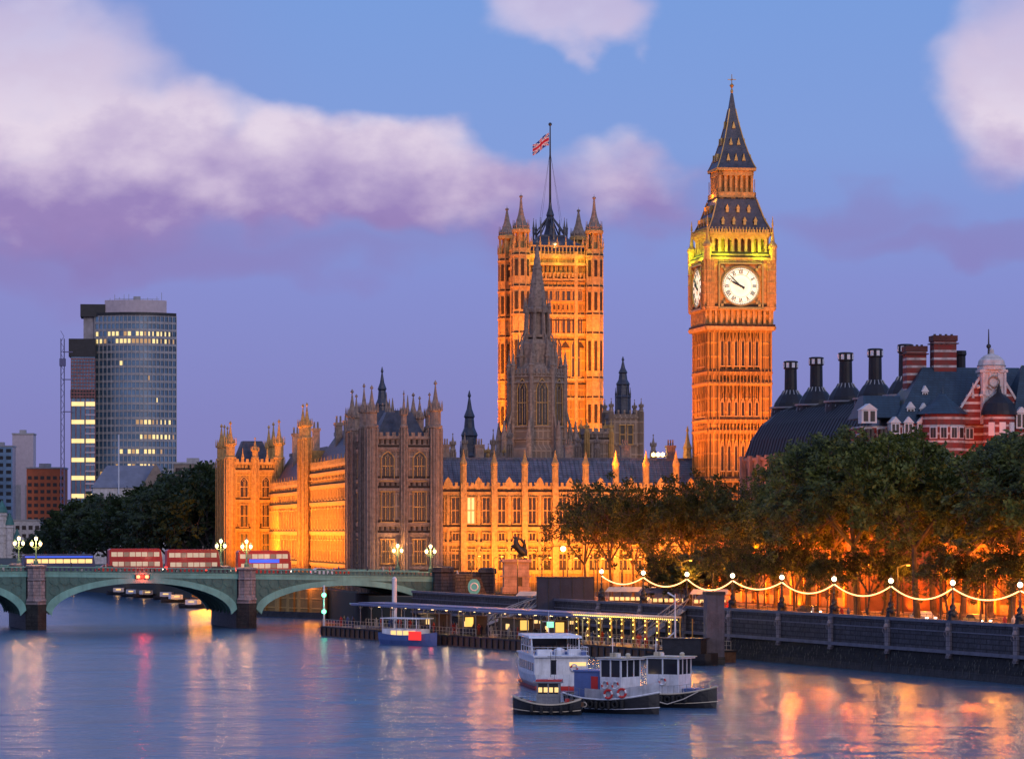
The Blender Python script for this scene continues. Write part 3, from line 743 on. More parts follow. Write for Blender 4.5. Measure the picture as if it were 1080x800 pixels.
k = MB(G); k.sq(VW/2, VW/2, [(8.8, 92), (8.6, 93), (3.4, 96.5), (3.2, 97)])
k.build('roof', M['iron'], vt)
k = MB(G)      # iron crown carrying the pole
for i in range(8):
    a = i*math.pi/4; x, y = VW/2+4.6*math.cos(a), VW/2+4.6*math.sin(a)
    k.tube((x, y, 92), (x, y, 98), .3, 4); pinnacle(k, x, y, 97.5, .38, 4.2)
    k.tube((x, y, 97), (VW/2+.7*math.cos(a), VW/2+.7*math.sin(a), 102), .26, 4); k.tube((x, y, 93.5), (VW/2+4.6*math.cos(a+math.pi/4), VW/2+4.6*math.sin(a+math.pi/4), 93.5), .22, 4)
k.lathe(VW/2, VW/2, [(2.6, 92), (2.2, 96), (1.3, 99), (.9, 102), (1.1, 102.6), (.5, 104.5), (.35, 106)], 8)
k.build('iron_crown', M['iron'], vt)
k = MB(G); k.tube((VW/2, VW/2, 104), (VW/2, VW/2, 127), .34, 8, .16); k.sphere((VW/2, VW/2, 127.2), .5)
for a in (.6, 2.2, 3.9, 5.4): k.tube((VW/2+5*math.cos(a), VW/2+5*math.sin(a), 96), (VW/2, VW/2, 120), .035, 3)
pole = k.build('flagpole', M['black'], vt)
fm = bpy.data.materials.new('flag_cloth'); fm.use_nodes = True
k = MB(G); nx, nz = 24, 16; fw, fh = 6.2, 3.4
mats_f = [mat('flag_blue', (.02, .04, .25), .9, var=0, bump=0), mat('flag_white', (.7, .7, .7), .9, var=0, bump=0), mat('flag_red', (.55, .02, .04), .9, var=0, bump=0)]
for i in range(nx):
    for j in range(nz):
        a0, a1, b0, b1 = i/nx, (i+1)/nx, j/nz, (j+1)/nz
        def PP(a, b_): return (VW/2-.3-a*fw*.72, VW/2+.5*math.sin(a*7)*a+.1, 123.2-a*3.0+(b_-.5)*fh*(1-.15*a)+.25*math.sin(a*6))
        ca_, cb = (a0+a1)/2-.5, ((b0+b1)/2-.5)
        d1 = abs(ca_*1.0-cb*1.0); d2 = abs(ca_+cb)
        mi = 0
        if min(d1, d2) < .12: mi = 1
        if min(d1, d2) < .045: mi = 2
        if abs(ca_*2) < .18 or abs(cb) < .17: mi = 1
        if abs(ca_*2) < .1 or abs(cb) < .1: mi = 2
        k.m = mi; k.add([PP(a0, b0), PP(a1, b0), PP(a1, b1), PP(a0, b1)], [(0, 1, 2, 3)])
fl = k.build('flag', mats_f, vt)

# ------------------------------------------------------------------ central octagonal spire
ctx_, cty = PX(566.5, 765), 765
ct = thing('central_spire', 'dark unlit octagonal stone spire tower standing in front of the big flag tower', 'spire', (ctx_, cty, G), TH)
s = MB(G); r = 6.5
s.lathe(0, 0, [(r+.6, G), (r+.6, 36), (r, 37), (r, 53.0), (r+.3, 53.4), (r-.4, 54)], 8)
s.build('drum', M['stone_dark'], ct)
s = MB(G)
for i in range(8):
    a = i*math.pi/4+math.pi/8; x, y = (r+.15)*math.cos(a), (r+.15)*math.sin(a)
    s.tube((x, y, 30), (x, y, 53.5), .5, 6); pinnacle(s, x, y, 53.2, .55, 6.0, 8)
    x2, y2 = (r+2.6)*math.cos(a), (r+2.6)*math.sin(a)
    s.lathe(x2, y2, [(.75, 30), (.7, 38), (.8, 38.2), (.1, 42.6)], 8)
    s.tube((x2, y2, 37), (x, y, 45.5), .33, 4)
    a2 = i*math.pi/4; ww = 2*(r+.1)*math.tan(math.pi/8)
    s.at(0, 0, 0, a2+math.pi/2); q = -(r*math.cos(math.pi/8))
    for z in (38.2, 41, 51.2, 52.6): s.box(-ww/2, ww/2, q-.35, q+.2, z, z+.35)
    crenel_w = ww
    for kx in range(5): s.box(-ww/2+ww*kx/5+.15, -ww/2+ww*kx/5+.6, q-.2, q+.2, 53, 54.6)
    for kx in range(4): s.box(-ww/2+.7+kx*(ww-1.4)/3-.09, -ww/2+.7+kx*(ww-1.4)/3+.09, q-.15, q+.1, 42, 51)
    s.at()
s.build('buttress', M['trim_dark'], ct)
for i in range(8):
    a2 = i*math.pi/4-math.pi/2; q = r*math.cos(math.pi/8)
    o = bpy.data.objects.new('window', window_mesh(2.5, 10.6, 2, True, key='ct_big')); COL.objects.link(o); o.parent = ct
    o.location = (q*math.cos(a2), q*math.sin(a2), 41.6-G); o.rotation_euler = (0, 0, a2+math.pi/2)
s = MB(G)
s.lathe(0, 0, [(r-.6, 53.2), (4.6, 55.2), (3.9, 56), (3.7, 60.5), (3.0, 61.5)], 8)
for i in range(8):
    a = i*math.pi/4+math.pi/8
    s.tube((3.1*math.cos(a), 3.1*math.sin(a), 56), (2.6*math.cos(a), 2.6*math.sin(a), 68.5), .38, 5)
    pinnacle(s, 4.4*math.cos(a), 4.4*math.sin(a), 54.5, .5, 8.5, 6); pinnacle(s, 3.0*math.cos(a), 3.0*math.sin(a), 67.6, .32, 4.4, 6)
    s.tube((4.4*math.cos(a), 4.4*math.sin(a), 60), (2.8*math.cos(a), 2.8*math.sin(a), 64), .2, 4)
s.lathe(0, 0, [(1.9, 57), (1.7, 68)], 8); s.lathe(0, 0, [(2.9, 62.0), (2.9, 62.6)], 8); s.lathe(0, 0, [(2.75, 67.8), (2.9, 68.6), (2.3, 69), (1.6, 74), (.85, 79), (.25, 83.6), (.5, 84), (.05, 84.6), (.04, 86)], 8)
for z, rr_ in ((71, 2.05), (74.5, 1.55), (78, 1.05)):
    for i in range(8):
        a = i*math.pi/4+math.pi/8; s.sphere((rr_*math.cos(a), rr_*math.sin(a), z), .24, 5, 3)
s.build('spire', M['trim_dark'], ct)

# ------------------------------------------------------------------ smaller roof turrets
def iron_spire(px, Y, zb, zt, r, name, label, cat, group=None, m='iron', stone_base=None):
    t = thing(name, label, cat, (PX(px, Y), Y, stone_base[0] if stone_base else zb), TH, group)
    base = stone_base[0] if stone_base else zb
    h = zt-zb; s = MB(base)
    s.lathe(0, 0, [(r, zb), (r, zb+h*.28), (r*1.12, zb+h*.3), (r*.85, zb+h*.34), (r*.8, zb+h*.5), (r*.95, zb+h*.52), (r*.6, zb+h*.6), (r*.5, zb+h*.7), (r*.62, zb+h*.72), (r*.3, zb+h*.8), (r*.1, zb+h*.92), (r*.2, zb+h*.94), (.04, zt)], 8)
    for i in range(8):
        a = i*math.pi/4+math.pi/8; s.tube((r*math.cos(a), r*math.sin(a), zb), (r*math.cos(a), r*math.sin(a), zb+h*.34), r*.08, 4); pinnacle(s, r*math.cos(a), r*math.sin(a), zb+h*.3, r*.1, h*.16)
        s.tube((r*.8*math.cos(a), r*.8*math.sin(a), zb+h*.34), (r*.8*math.cos(a), r*.8*math.sin(a), zb+h*.55), r*.07, 4)
    s.build('iron_lantern' if stone_base else 'lantern', M[m], t)
    if stone_base:
        z0, hw = stone_base
        k = MB(base); k.box(-hw, hw, -hw, hw, z0, zb)
        for rz in (0, math.pi/2, math.pi, -math.pi/2):
            k.at(0, 0, 0, rz)
            courses_ = [z0+(zb-z0)*q for q in (.3, .62, .95)]
            for z in courses_: k.box(-hw-.25, hw+.25, -hw-.25, -hw, z, z+.35)
            for q in range(5): k.box(-hw+hw*2*q/5+.1, -hw+hw*2*q/5+.45, -hw-.1, -hw+.3, zb, zb+.9)
        k.at()
        for sx in (-1, 1):
            for sy in (-1, 1): turret(k, sx*hw, sy*hw, z0, zb+.5, zb+3.4, .42)
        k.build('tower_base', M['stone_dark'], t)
        for rz in (0, -math.pi/2):
            for q in (-1, 1):
                o = bpy.data.objects.new('window', window_mesh(.95, 3.8, 1, tr=True, key='it')); COL.objects.link(o); o.parent = t
                o.location = (q*.85*math.cos(rz)+(0 if rz == 0 else -hw), q*.85*math.sin(rz)+(-hw if rz == 0 else 0), zb-6.2-base); o.rotation_euler = (0, 0, rz)
    return t
iron_spire(657, 700, 41.8, 54.2, 1.6, 'lantern_tower', 'pale square stone tower topped by a dark iron lantern, right of the big flag tower', 'tower', stone_base=(24, 3.25))
iron_spire(495, 700, 27, 47.0, 1.95, 'iron_lantern_tower', 'small black iron spire rising behind the slate roof', 'roof spire')
iron_spire(403, 660, 34, 50.0, 1.5, 'iron_lantern_tower', 'black iron spirelet rising behind the turrets of the unlit pavilion', 'roof spire')
iron_spire(725, 640, 22, 37.5, 1.5, 'stair_turret', 'small orange lit stone turret with pointed cap just left of the clock tower', 'turret', m='trim')
for (px, Y, w_, d_, z0, z1, lab) in ((619, 690, 5.2, 6, 24, 37.4, 'low crenellated stone tower left of the iron lantern tower'), (515, 700, 4.4, 5, 24, 32.5, 'pale crenellated stone tower top poking above the slate roof')):
    t = thing('stone_tower', lab, 'tower', (PX(px, Y), Y, z0), TH)
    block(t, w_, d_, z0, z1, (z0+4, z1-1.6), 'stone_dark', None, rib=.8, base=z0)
    k = MB(z0)
    for (x, y) in ((0, 0), (w_, 0), (0, d_), (w_, d_)): turret(k, x, y, z0, z1+.3, z1+3.2, .45)
    k.build('turret', M['trim'], t)
# inner palace ranges: grey slate roofs with stone turrets standing behind the north front
ir = thing('palace_inner_ranges', 'dark roofs and pinnacles of the inner palace behind the north front', 'palace wing', (PX(470, 680), 680, G), TH)
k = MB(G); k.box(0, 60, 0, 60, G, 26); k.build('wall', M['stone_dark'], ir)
k = MB(G)
for y in (2, 30):
    k.add([(0, y, 26), (60, y, 26), (60, y+14, 26), (0, y+14, 26), (2, y+6, 31), (58, y+6, 31), (58, y+8, 31), (2, y+8, 31)], [(4, 5, 6, 7), (0, 1, 5, 4), (1, 2, 6, 5), (2, 3, 7, 6), (3, 0, 4, 7)])
k.build('roof', M['slate'], ir)
k = MB(G)
for x in (1.5, 4, 10, 13.5, 28, 32, 44): turret(k, x, 0, 24, 33+rnd.random()*2, 37+rnd.random()*3, .55)
k.build('turret', M['trim_dark'], ir)

# ------------------------------------------------------------------ the palace floodlights (on the ground and the roofs), with added spill spots
def L2W(root, x, y, z):
    rz = root.rotation_euler[2]; X, Y, _ = root.location
    return (X+x*math.cos(rz)-y*math.sin(rz), Y+x*math.sin(rz)+y*math.cos(rz), z)
def strip_light(root, x0, y0, x1, y1, z, tx, ty, tz, power, col, wd=.8):
    a = Vector(L2W(root, x0, y0, z)); b_ = Vector(L2W(root, x1, y1, z)); c_ = (a+b_)/2; tg = Vector(L2W(root, tx, ty, tz))
    l = bpy.data.lights.new('floodlight_row', 'AREA'); l.shape = 'RECTANGLE'; l.size = (b_-a).length; l.size_y = wd; l.energy = power; l.color = col; l.spread = R(120)
    o = bpy.data.objects.new('floodlight_row', l); COL.objects.link(o)
    d = (tg-c_).normalized(); xa = (b_-a).normalized(); za = -d; za = (za-xa*za.dot(xa)).normalized(); ya = za.cross(xa)
    o.matrix_world = Matrix.Translation(c_) @ Matrix((xa, ya, za)).transposed().to_4x4()
    return o
# north front: a row at the foot of the wall
strip_light(nr, 1, -9, NL-1, -9, G+.6, NL/2, 0, 20, 17500, (1, .31, .02))
# river front
strip_light(rf, -10, 2, -10, L1, 8.2, 0, L1/2, 23, 27000, (1, .34, .022))
strip_light(rf, -10, L1, -10, L1+L2-14, 8.2, 0, L1+L2/2-6, 22, 27000, (1, .34, .022))
# far pavilion's front
spot(L2W(n2, 3, -30, 8), L2W(n2, 5.5, 0, 24), 80000, (1, .30, .018), 62)
# near pavilion: added fill spot for the spill on its inner side
spot(L2W(n1, 22, -8, 7), L2W(n1, 11, 0, 24), 9000, (1, .34, .04), 70)
# clock tower: front and river side
spot(L2W(bb, 2, -24, 8), L2W(bb, 6, 0, 26), 52000, (1, .24, .012), 60)
spot(L2W(bb, 10, -30, 8), L2W(bb, 6, 0, 52), 230000, (1, .24, .012), 44)
spot(L2W(bb, -24, 3, 26), L2W(bb, 0, 6, 46), 100000, (1, .25, .015), 66)
spot(L2W(bb, 2, -26, 26), L2W(bb, 6, 0, 64), 50000, (1, .34, .04), 36)
for (x, y) in ((2.5, -1.6), (9.7, -1.6), (-1.6, 2.5), (-1.6, 9.7)): point(L2W(bb, x, y, 69.3), 700, (.72, 1, .04), .2)
point(L2W(bb, cxy, -4.6+0, 80.2), 700, ORANGE, .3); point(L2W(bb, -4.6+6, cxy, 80.2), 400, ORANGE, .3)
# square tower
spot(L2W(vt, 4, -44, 33), L2W(vt, 10, 0, 50), 260000, (1, .29, .014), 62)
spot(L2W(vt, 14, -40, 33), L2W(vt, 10, 0, 82), 330000, (1, .27, .018), 44)
spot(L2W(vt, -44, 8, 30), L2W(vt, 0, 10, 60), 480000, (1, .28, .014), 60)
for x in (4, 10, 16): point(L2W(vt, x, -1.6, 89.6), 330, (1, .7, .06), .2)
point(L2W(vt, 10, 3, 94.5), 500, AMBER, .2)
spot(L2W(bpy.data.objects['lantern_tower'], -1, -16, 27), L2W(bpy.data.objects['lantern_tower'], 0, 0, 38), 1300, (1, .5, .25), 70)
# lamps hung on the river terrace wall
for q in range(13):
    y = 664+q*10.5; point((ter(y)-1.4, y, 6.2), 1500, (1, .36, .03), .5)
for q in range(4): point((-38-q*2, 636+q*6, 6.8), 300, (1, .34, .04), .3)
spot(L2W(ct, -14, -30, 30), L2W(ct, 0, 0, 50), 9000, (1, .45, .15), 50)  # added spot for warm spill on the central spire
# ================================================================== green arch bridge
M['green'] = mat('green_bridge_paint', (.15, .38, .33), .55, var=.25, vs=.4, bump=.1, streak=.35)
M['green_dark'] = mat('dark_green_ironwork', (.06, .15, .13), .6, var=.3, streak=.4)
M['pier'] = mat('pale_granite_pier', (.30, .25, .25), .75, var=.3, vs=.8, bump=.3, brick=(1.4, .6, (.5, .5, .5), .05), streak=.5)
M['red_glow'] = mat('red_lamp_glass', (.6, .05, .03), .4, var=0, bump=0, emit=(1, .07, .03), es=14)
M['globe'] = mat('lamp_globe', (.8, .7, .5), .4, var=0, bump=0, emit=(1, .62, .24), es=7)
TB = R(15)
brx, bry = PX(38, 568), 568
br = thing('arch_bridge', 'low green painted iron arch bridge on granite piers crossing the river', 'bridge', (brx, bry, 0), TB)
def bx_at(px):      # distance along the bridge face seen at photo column px
    k = (px-540)/F
    return (k*bry-brx)/(math.cos(TB)-k*math.sin(TB))
PW = 3.6
xs = [-36.8*3, -36.8*2, -36.8, 0.0, bx_at(260), bx_at(461)]
BW = 26.0
def ztop(x): return 10.95-.012*max(0, x)-.00006*x*x+.006*min(0, x)*0
AB_END = xs[-1]
# roadway
k = MB(0); q = [xs[0]-30+i*4 for i in range(int((AB_END+14-xs[0]+30)/4)+1)]
for a, b_ in zip(q, q[1:]):
    za, zb = ztop(a)-1.15, ztop(b_)-1.15
    k.add([(a, .5, za), (b_, .5, zb), (b_, BW-.5, zb), (a, BW-.5, za), (a, .5, za-.7), (b_, .5, zb-.7), (b_, BW-.5, zb-.7), (a, BW-.5, za-.7)], [(0, 1, 2, 3), (7, 6, 5, 4)])
k.build('bridge_roadway', M['asphalt'], br)
k = MB(0)
for a, b_ in zip(q, q[1:]):
    za, zb = ztop(a)-1.1, ztop(b_)-1.1
    for y0, y1 in ((.45, 4), (BW-4, BW-.45)): k.add([(a, y0, za+.1), (b_, y0, zb+.1), (b_, y1, zb+.1), (a, y1, za+.1)], [(0, 1, 2, 3)])
k.build('footway', M['paving'], br)
sp_, rb = MB(0), MB(0)
for i in range(len(xs)-1):
    ar, ar2 = MB(0), MB(0)
    x0, x1 = xs[i]+PW/2-.1, xs[i+1]-PW/2+.1
    if i == len(xs)-2: x1 = xs[i+1]-.2
    cx, a = (x0+x1)/2, (x1-x0)/2; zc = ztop(cx)-1.75; zs = 3.4; n = 28
    def AZ(x, off=0): return zs+(zc-zs+off)*math.sqrt(max(0, 1-((x-cx)/(a+off))**2))
    xx = [cx-a*math.cos(math.pi*j/n) for j in range(n+1)]
    for p, r_ in zip(xx, xx[1:]):
        for yy in (0, BW-.5):
            sp_.add([(p, yy, AZ(p)), (r_, yy, AZ(r_)), (r_, yy, ztop(r_)-1.0), (p, yy, ztop(p)-1.0), (p, yy+.5, AZ(p)), (r_, yy+.5, AZ(r_)), (r_, yy+.5, ztop(r_)-1.0), (p, yy+.5, ztop(p)-1.0)], [(0, 1, 2, 3), (7, 6, 5, 4)])
        nx0, nz0, nx1, nz1 = cx+(p-cx)*(1-1.0/a), AZ(p)-.95, cx+(r_-cx)*(1-1.0/a), AZ(r_)-.95
        for yy, dd, ar_ in ((-.22, .9, ar), (BW-.68, .9, ar2)):
            ar_.add([(nx0, yy, nz0), (nx1, yy, nz1), (r_, yy, AZ(r_)), (p, yy, AZ(p)), (nx0, yy+dd, nz0), (nx1, yy+dd, nz1), (r_, yy+dd, AZ(r_)), (p, yy+dd, AZ(p))], [(0, 1, 2, 3), (7, 6, 5, 4), (0, 4, 5, 1), (3, 2, 6, 7)])
        for j in range(1, 7):
            yy = j*BW/7
            rb.add([(nx0, yy, nz0), (nx1, yy, nz1), (r_, yy, ztop(r_)-1.9 if 0 else AZ(r_)+.2), (p, yy, AZ(p)+.2), (nx0, yy+.4, nz0), (nx1, yy+.4, nz1), (r_, yy+.4, AZ(r_)+.2), (p, yy+.4, AZ(p)+.2)], [(0, 1, 2, 3), (7, 6, 5, 4), (0, 4, 5, 1)])
    ar.build('arch_ring', M['green'], br); ar2.build('arch_ring', M['green'], br)
    # pierced roundels shrinking along the spandrels
    for s in (-1, 1):
        xq = cx+s*a
        for t_i, dist in enumerate((1.5, 3.3, 5.0, 6.5, 7.9, 9.1)):
            xr = xq-s*dist; zt_, zb_ = ztop(xr)-1.25, AZ(xr)+.1; rr_ = min((zt_-zb_)/2*.85, .9)
            if rr_ < .22: continue
            zc_ = zt_-rr_-.08 if (zt_-zb_) > 2.6 else (zt_+zb_)/2
            for (zz) in ([zc_] if (zt_-zb_) < 3.3 else [zc_, zc_-2*rr_]):
                for w_ in range(12):
                    b0, b1 = w_*math.pi/6, (w_+1)*math.pi/6
                    sp_.tube((xr+rr_*math.cos(b0), -.05, zz+rr_*math.sin(b0)), (xr+rr_*math.cos(b1), -.05, zz+rr_*math.sin(b1)), .1, 4)
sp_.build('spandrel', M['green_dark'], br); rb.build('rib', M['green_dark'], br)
k = MB(0); k2 = MB(0)
q2 = [xs[0]-30+i*1.5 for i in range(int((AB_END+4-xs[0]+30)/1.5)+1)]
for a, b_ in zip(q2, q2[1:]):
    za, zb = ztop(a), ztop(b_)
    for y0, y1 in ((-.25, .3), (BW-.3, BW+.25)):
        for (lo, hi) in ((-1.15, -.95), (-.16, 0.0)):
            k.add([(a, y0, za+lo), (b_, y0, zb+lo), (b_, y1, zb+lo), (a, y1, za+lo), (a, y0, za+hi), (b_, y0, zb+hi), (b_, y1, zb+hi), (a, y1, za+hi)], [(0, 3, 2, 1), (4, 5, 6, 7), (0, 1, 5, 4), (2, 3, 7, 6)])
        k.add([(a, y0+.12, za-1.8), (b_, y0+.12, zb-1.8), (b_, y0+.12, zb-1.15), (a, y0+.12, za-1.15)], [(0, 1, 2, 3)])
        k2.box(a, a+.35, y0+.15, y1-.15, za-.98, za-.14); k2.box(a+.75, a+1.1, y0+.15, y1-.15, za-.98, za-.14)
        k2.box(a, a+1.5, y0+.2, y1-.2, za-.98, za-.75)
k.build('cornice', M['green'], br); k2.build('balustrade', M['green_dark'], br)
for i, x in enumerate(xs[:-1]):
    k = MB(0)
    hw = PW/2
    k.slab([(x-hw, 0), (x, -2.6), (x+hw, 0), (x+hw, BW), (x, BW+2.6), (x-hw, BW)], -3, 4.4)
    low = k.build('pier_base', M['granite_dark'], br)
    k = MB(0)
    k.slab([(x-hw*.95, -.2), (x, -2.2), (x+hw*.95, -.2), (x+hw*.95, BW), (x, BW+2.2), (x-hw*.95, BW)], 4.4, 5.0)
    k.box(x-hw*.85, x+hw*.85, .6, BW-.6, 5.0, 9)
    for y in (.0, BW):
        zt = ztop(x)
        k.lathe(x, y, [(1.9, 5.0), (1.6, 5.6), (1.5, 5.8), (1.5, 8.4), (1.75, 8.6), (1.5, 8.9), (1.5, zt-.4), (1.85, zt-.15), (1.9, zt+.15), (1.2, zt+.3)], 8)
        for j in range(8):
            a = j*math.pi/4+math.pi/8; k.tube((x+1.5*math.cos(a), y+1.5*math.sin(a), 5.6), (x+1.5*math.cos(a), y+1.5*math.sin(a), zt-.3), .16, 4)
    k.build('pier', M['pier'], br)
def BP(x, y, z): # bridge coordinates to the world
    return (brx+x*math.cos(TB)-y*math.sin(TB), bry+x*math.sin(TB)+y*math.cos(TB), z)
# three-lantern bridge lamps
def lamp_standard():
    t = thing('bridge_lamp', 'x', 'street lamp', (0, 0, 0), 0, 'three-lantern lamps on the bridge')
    k = MB(0); k.lathe(0, 0, [(.42, 0), (.42, .5), (.25, .8), (.16, 1.4), (.1, 3.6), (.16, 3.7), (.06, 4.2)], 8)
    k.tube((-.75, 0, 3.0), (.75, 0, 3.0), .06, 5)
    for s in (-1, 1): k.tube((0, 0, 2.4), (s*.75, 0, 3.0), .05, 5); k.tube((s*.75, 0, 3.0), (s*.75, 0, 3.25), .06, 5)
    k.build('post', M['green_dark'], t)
    for x, z in ((-.75, 3.2), (.75, 3.2), (0, 4.1)):
        k = MB(0); k.lathe(x, 0, [(.12, z+.05), (.26, z+.25), (.29, z+.55), (.1, z+.75)], 8); l = k.build('lantern', M['globe'], t)
        k = MB(0); k.lathe(x, 0, [(.34, z+.72), (.16, z+.9), (.04, z+1.15)], 8); k.build('lantern_cap', M['green_dark'], l)
    return t
L0 = lamp_standard(); LK = [(c, kids(c)) for c in kids(L0)]
ll = [(3, 0, 'on the river pier nearest the left edge, near parapet'), (3, BW, 'on the far parapet, leftmost in the picture'), (4, 0, 'above the pier between the two full arches, near parapet'), (4, BW, 'on the far parapet behind the red buses'), (5, 0, 'at the bridge end beside the dark abutment, near parapet'), (5, BW, 'at the bridge end on the far parapet, before the unlit pavilion')]
for i, (pi_, y, lab) in enumerate(ll):
    x = xs[pi_]-(1.2 if pi_ == 5 else 0)
    p = BP(x, y, ztop(x)+(.28 if pi_ != 5 else .0))
    if i == 0: L0.location = p; L0.rotation_euler = (0, 0, TB); L0['label'] = 'three-lantern lamp '+lab; lo_ = L0
    else: lo_ = dup(L0, p, TB, 'three-lantern lamp '+lab, keep=LK)
    point((p[0], p[1]-.9, p[2]+3.9), 1100, (1, .46, .12), .35)
for pi_ in (2,):
    dup(L0, BP(xs[pi_], 0, ztop(xs[pi_])+.28), TB, 'three-lantern lamp on the pier beyond the left edge', keep=LK)
# navigation lights under the crown of the middle arch
mx = (xs[3]+xs[4])/2
nl = thing('navigation_light', 'pair of red navigation lights at the crown of the middle arch', 'signal light', BP(mx, -.3, ztop(mx)-1.6), TB)
k = MB(0); k.box(-1.3, 1.3, -.15, .15, -.35, .35); k.build('housing', M['black'], nl)
for s in (-1, 1):
    k = MB(0); k.at(s*.75, -.22, 0); k.lathe(0, 0, [(.05, -.3), (.32, -.2), (.32, .2), (.05, .3)], 10); k.build('lamp', M['red_glow'], nl)
p = BP(mx, -1.2, ztop(mx)-1.6); point(p, 420, (1, .05, .02), .25)

# abutment block and river stairs at the right end of the bridge
ab = thing('bridge_abutment', 'dark granite abutment where the green bridge meets the bank', 'abutment', BP(AB_END+4, 0, 0), TB)
k = MB(0); k.box(-4.2, 6, -1.2, BW+1, -3, 3.2); k.build('footing', M['granite_dark'], ab)
k = MB(0); k.box(-4.2, 6, -1.0, BW+1, 3.2, ztop(AB_END)-1.2); k.box(-4.2, 5.5, -1.2, -.6, ztop(AB_END)-1.2, ztop(AB_END))
k.lathe(-3.2, -1.0, [(1.9, 3.2), (1.7, 9.6), (2.0, 9.8), (2.0, 10.6), (1.2, 10.8)], 8)
k.lathe(5.0, -1.0, [(1.5, 3.2), (1.4, 9.4), (1.7, 9.6), (1.6, 10.3), (1.0, 10.5)], 8)
k.build('wall', M['granite'], ab)

# ------------------------------------------------------------------ vehicles
M['bus_red'] = mat('bus_red_paint', (.42, .012, .012), .3, var=.08, bump=0)
M['bus_glass'] = mat('lit_bus_windows', (.3, .27, .2), .3, var=.3, vs=1.2, bump=0, emit=(1, .74, .5), es=.42)
M['bus_dim'] = mat('half_lit_bus_window', (.12, .09, .07), .3, var=.3, vs=1.2, bump=0, emit=(1, .6, .4), es=.16)
M['rubber'] = mat('tyre_rubber', (.015, .015, .016), .8, var=.2)
M['headlamp'] = mat('headlamp', (.8, .8, .8), .3, var=0, bump=0, emit=(1, .9, .7), es=9)
M['taillamp'] = mat('tail_lamp', (.6, .02, .02), .3, var=0, bump=0, emit=(1, .04, .02), es=7)
M['coach_white'] = mat('white_coach_paint', (.62, .64, .7), .3, var=.06, bump=0)
M['coach_blue'] = mat('glowing_blue_stripe', (.02, .05, .5), .3, var=.1, bump=0, emit=(.05, .15, 1), es=.8)  # paint with its own glow, for the blue streak of light
def wheel(t, x, y, r=.5, w_=.3):
    k = MB(0); n = 14
    for rr, m0, m1, nm, mm in ((r, -w_/2, w_/2, 'tyre', 'rubber'), (r*.55, -w_/2-.02, w_/2+.02, 'rim', 'metal')):
        k = MB(0); vs = [(x+rr*math.cos(2*math.pi*i/n), y+yy, r+rr*math.sin(2*math.pi*i/n)) for yy in (m0, m1) for i in range(n)]
        k.add(vs, [tuple(range(n)), tuple(range(n, 2*n))[::-1]]+[((i+1) % n, i, n+i, n+(i+1) % n) for i in range(n)])
        if nm == 'tyre': wh = k.build('wheel', M[mm], t)
        else: k.build('rim', M[mm], wh)
def double_decker(label, ad):
    t = thing('double_decker_bus', label, 'bus', (0, 0, 0), 0, 'red double-decker buses on the bridge')
    L = 9.6; k = MB(0)
    k.ext([(-L/2, .35), (L/2-.2, .35), (L/2, .9), (L/2-.05, 2.2), (L/2-.35, 4.15), (L/2-.7, 4.38), (-L/2+.3, 4.38), (-L/2, 4.1)], -1.25, 1.25)
    k.build('body', M['bus_red'], t)
    for z0, z1, x0, x1 in ((1.25, 2.05, -L/2+.5, L/2-.5), (2.95, 3.75, -L/2+.3, L/2-.6)):
        for y in (-1.27, 1.27):
            n = 8
            k = MB(0)
            for i in range(n):
                k.m = 1 if (i*7+int(z0*5)+(3 if ad else 0)) % 4 == 0 else 0
                a = x0+(x1-x0)*i/n; k.box(a+.06, a+(x1-x0)/n-.06, y-.02, y+.02, z0, z1)
            k.build('side_window', [M['bus_glass'], M['bus_dim']], t)
    k = MB(0); k.ext([(L/2-.02, 1.1), (L/2+.03, 1.1), (L/2+.0, 2.15), (L/2-.06, 2.15)], -1.1, 1.1); k.build('windscreen', M['bus_glass'], t)
    k = MB(0); k.ext([(L/2-.12, 2.85), (L/2-.06, 2.85), (L/2-.22, 3.8), (L/2-.3, 3.8)], -1.1, 1.1); k.build('upper_windscreen', M['bus_glass'], t)
    if ad:
        k = MB(0); k.box(-2.8, 2.6, -1.3, -1.25, 2.2, 2.85); k.build('advert_panel', M['coach_blue'], t)
    for x in (-2.9, 2.9):
        for y in (-1.12, 1.12): wheel(t, x, y, .5)
    for y in (-.9, .9):
        k = MB(0); k.box(L/2-.1, L/2+.05, y-.18, y+.18, .6, .85); k.build('headlight', M['headlamp'], t)
        k = MB(0); k.box(-L/2-.04, -L/2+.05, y-.15, y+.15, .8, 1.3); k.build('tail_light', M['taillamp'], t)
    return t
def on_bridge(t, px, y, flip=False):
    x = bx_at(px)-y*math.sin(R(6)); p = BP(x, y, ztop(x)-1.14); t.location = p; t.rotation_euler = (0, 0, TB+(math.pi if flip else 0))
b1 = double_decker('red double-decker bus with a blue side panel, in front of the orange pavilion', True); on_bridge(b1, 290, 7)
b2 = double_decker('red double-decker bus left of the bridge lamp, in front of the far pavilion', False); on_bridge(b2, 229, 16)
b3 = double_decker('leftmost red double-decker bus, in front of the dark trees', False); on_bridge(b3, 167, 16)
for p_ in ((290, 5.2), (212, 13.8), (172, 13.8)):
    x = bx_at(p_[0]); point(BP(x, p_[1]-2, 12.5), 60, (1, .5, .35), .4)  # added lights that give the buses a warm glow
ch_ = thing('coach', 'dark blue single-deck coach with glowing blue stripe at the left end of the bridge', 'coach', (0, 0, 0))
k = MB(0); L = 12.5
k.ext([(-L/2, .35), (L/2-.2, .35), (L/2, .9), (L/2-.3, 3.0), (L/2-.6, 3.25), (-L/2+.2, 3.25), (-L/2, 3.0)], -1.25, 1.25); k.build('body', mat('dark_blue_coach_paint', (.03, .04, .12), .3, var=.1, bump=0), ch_)
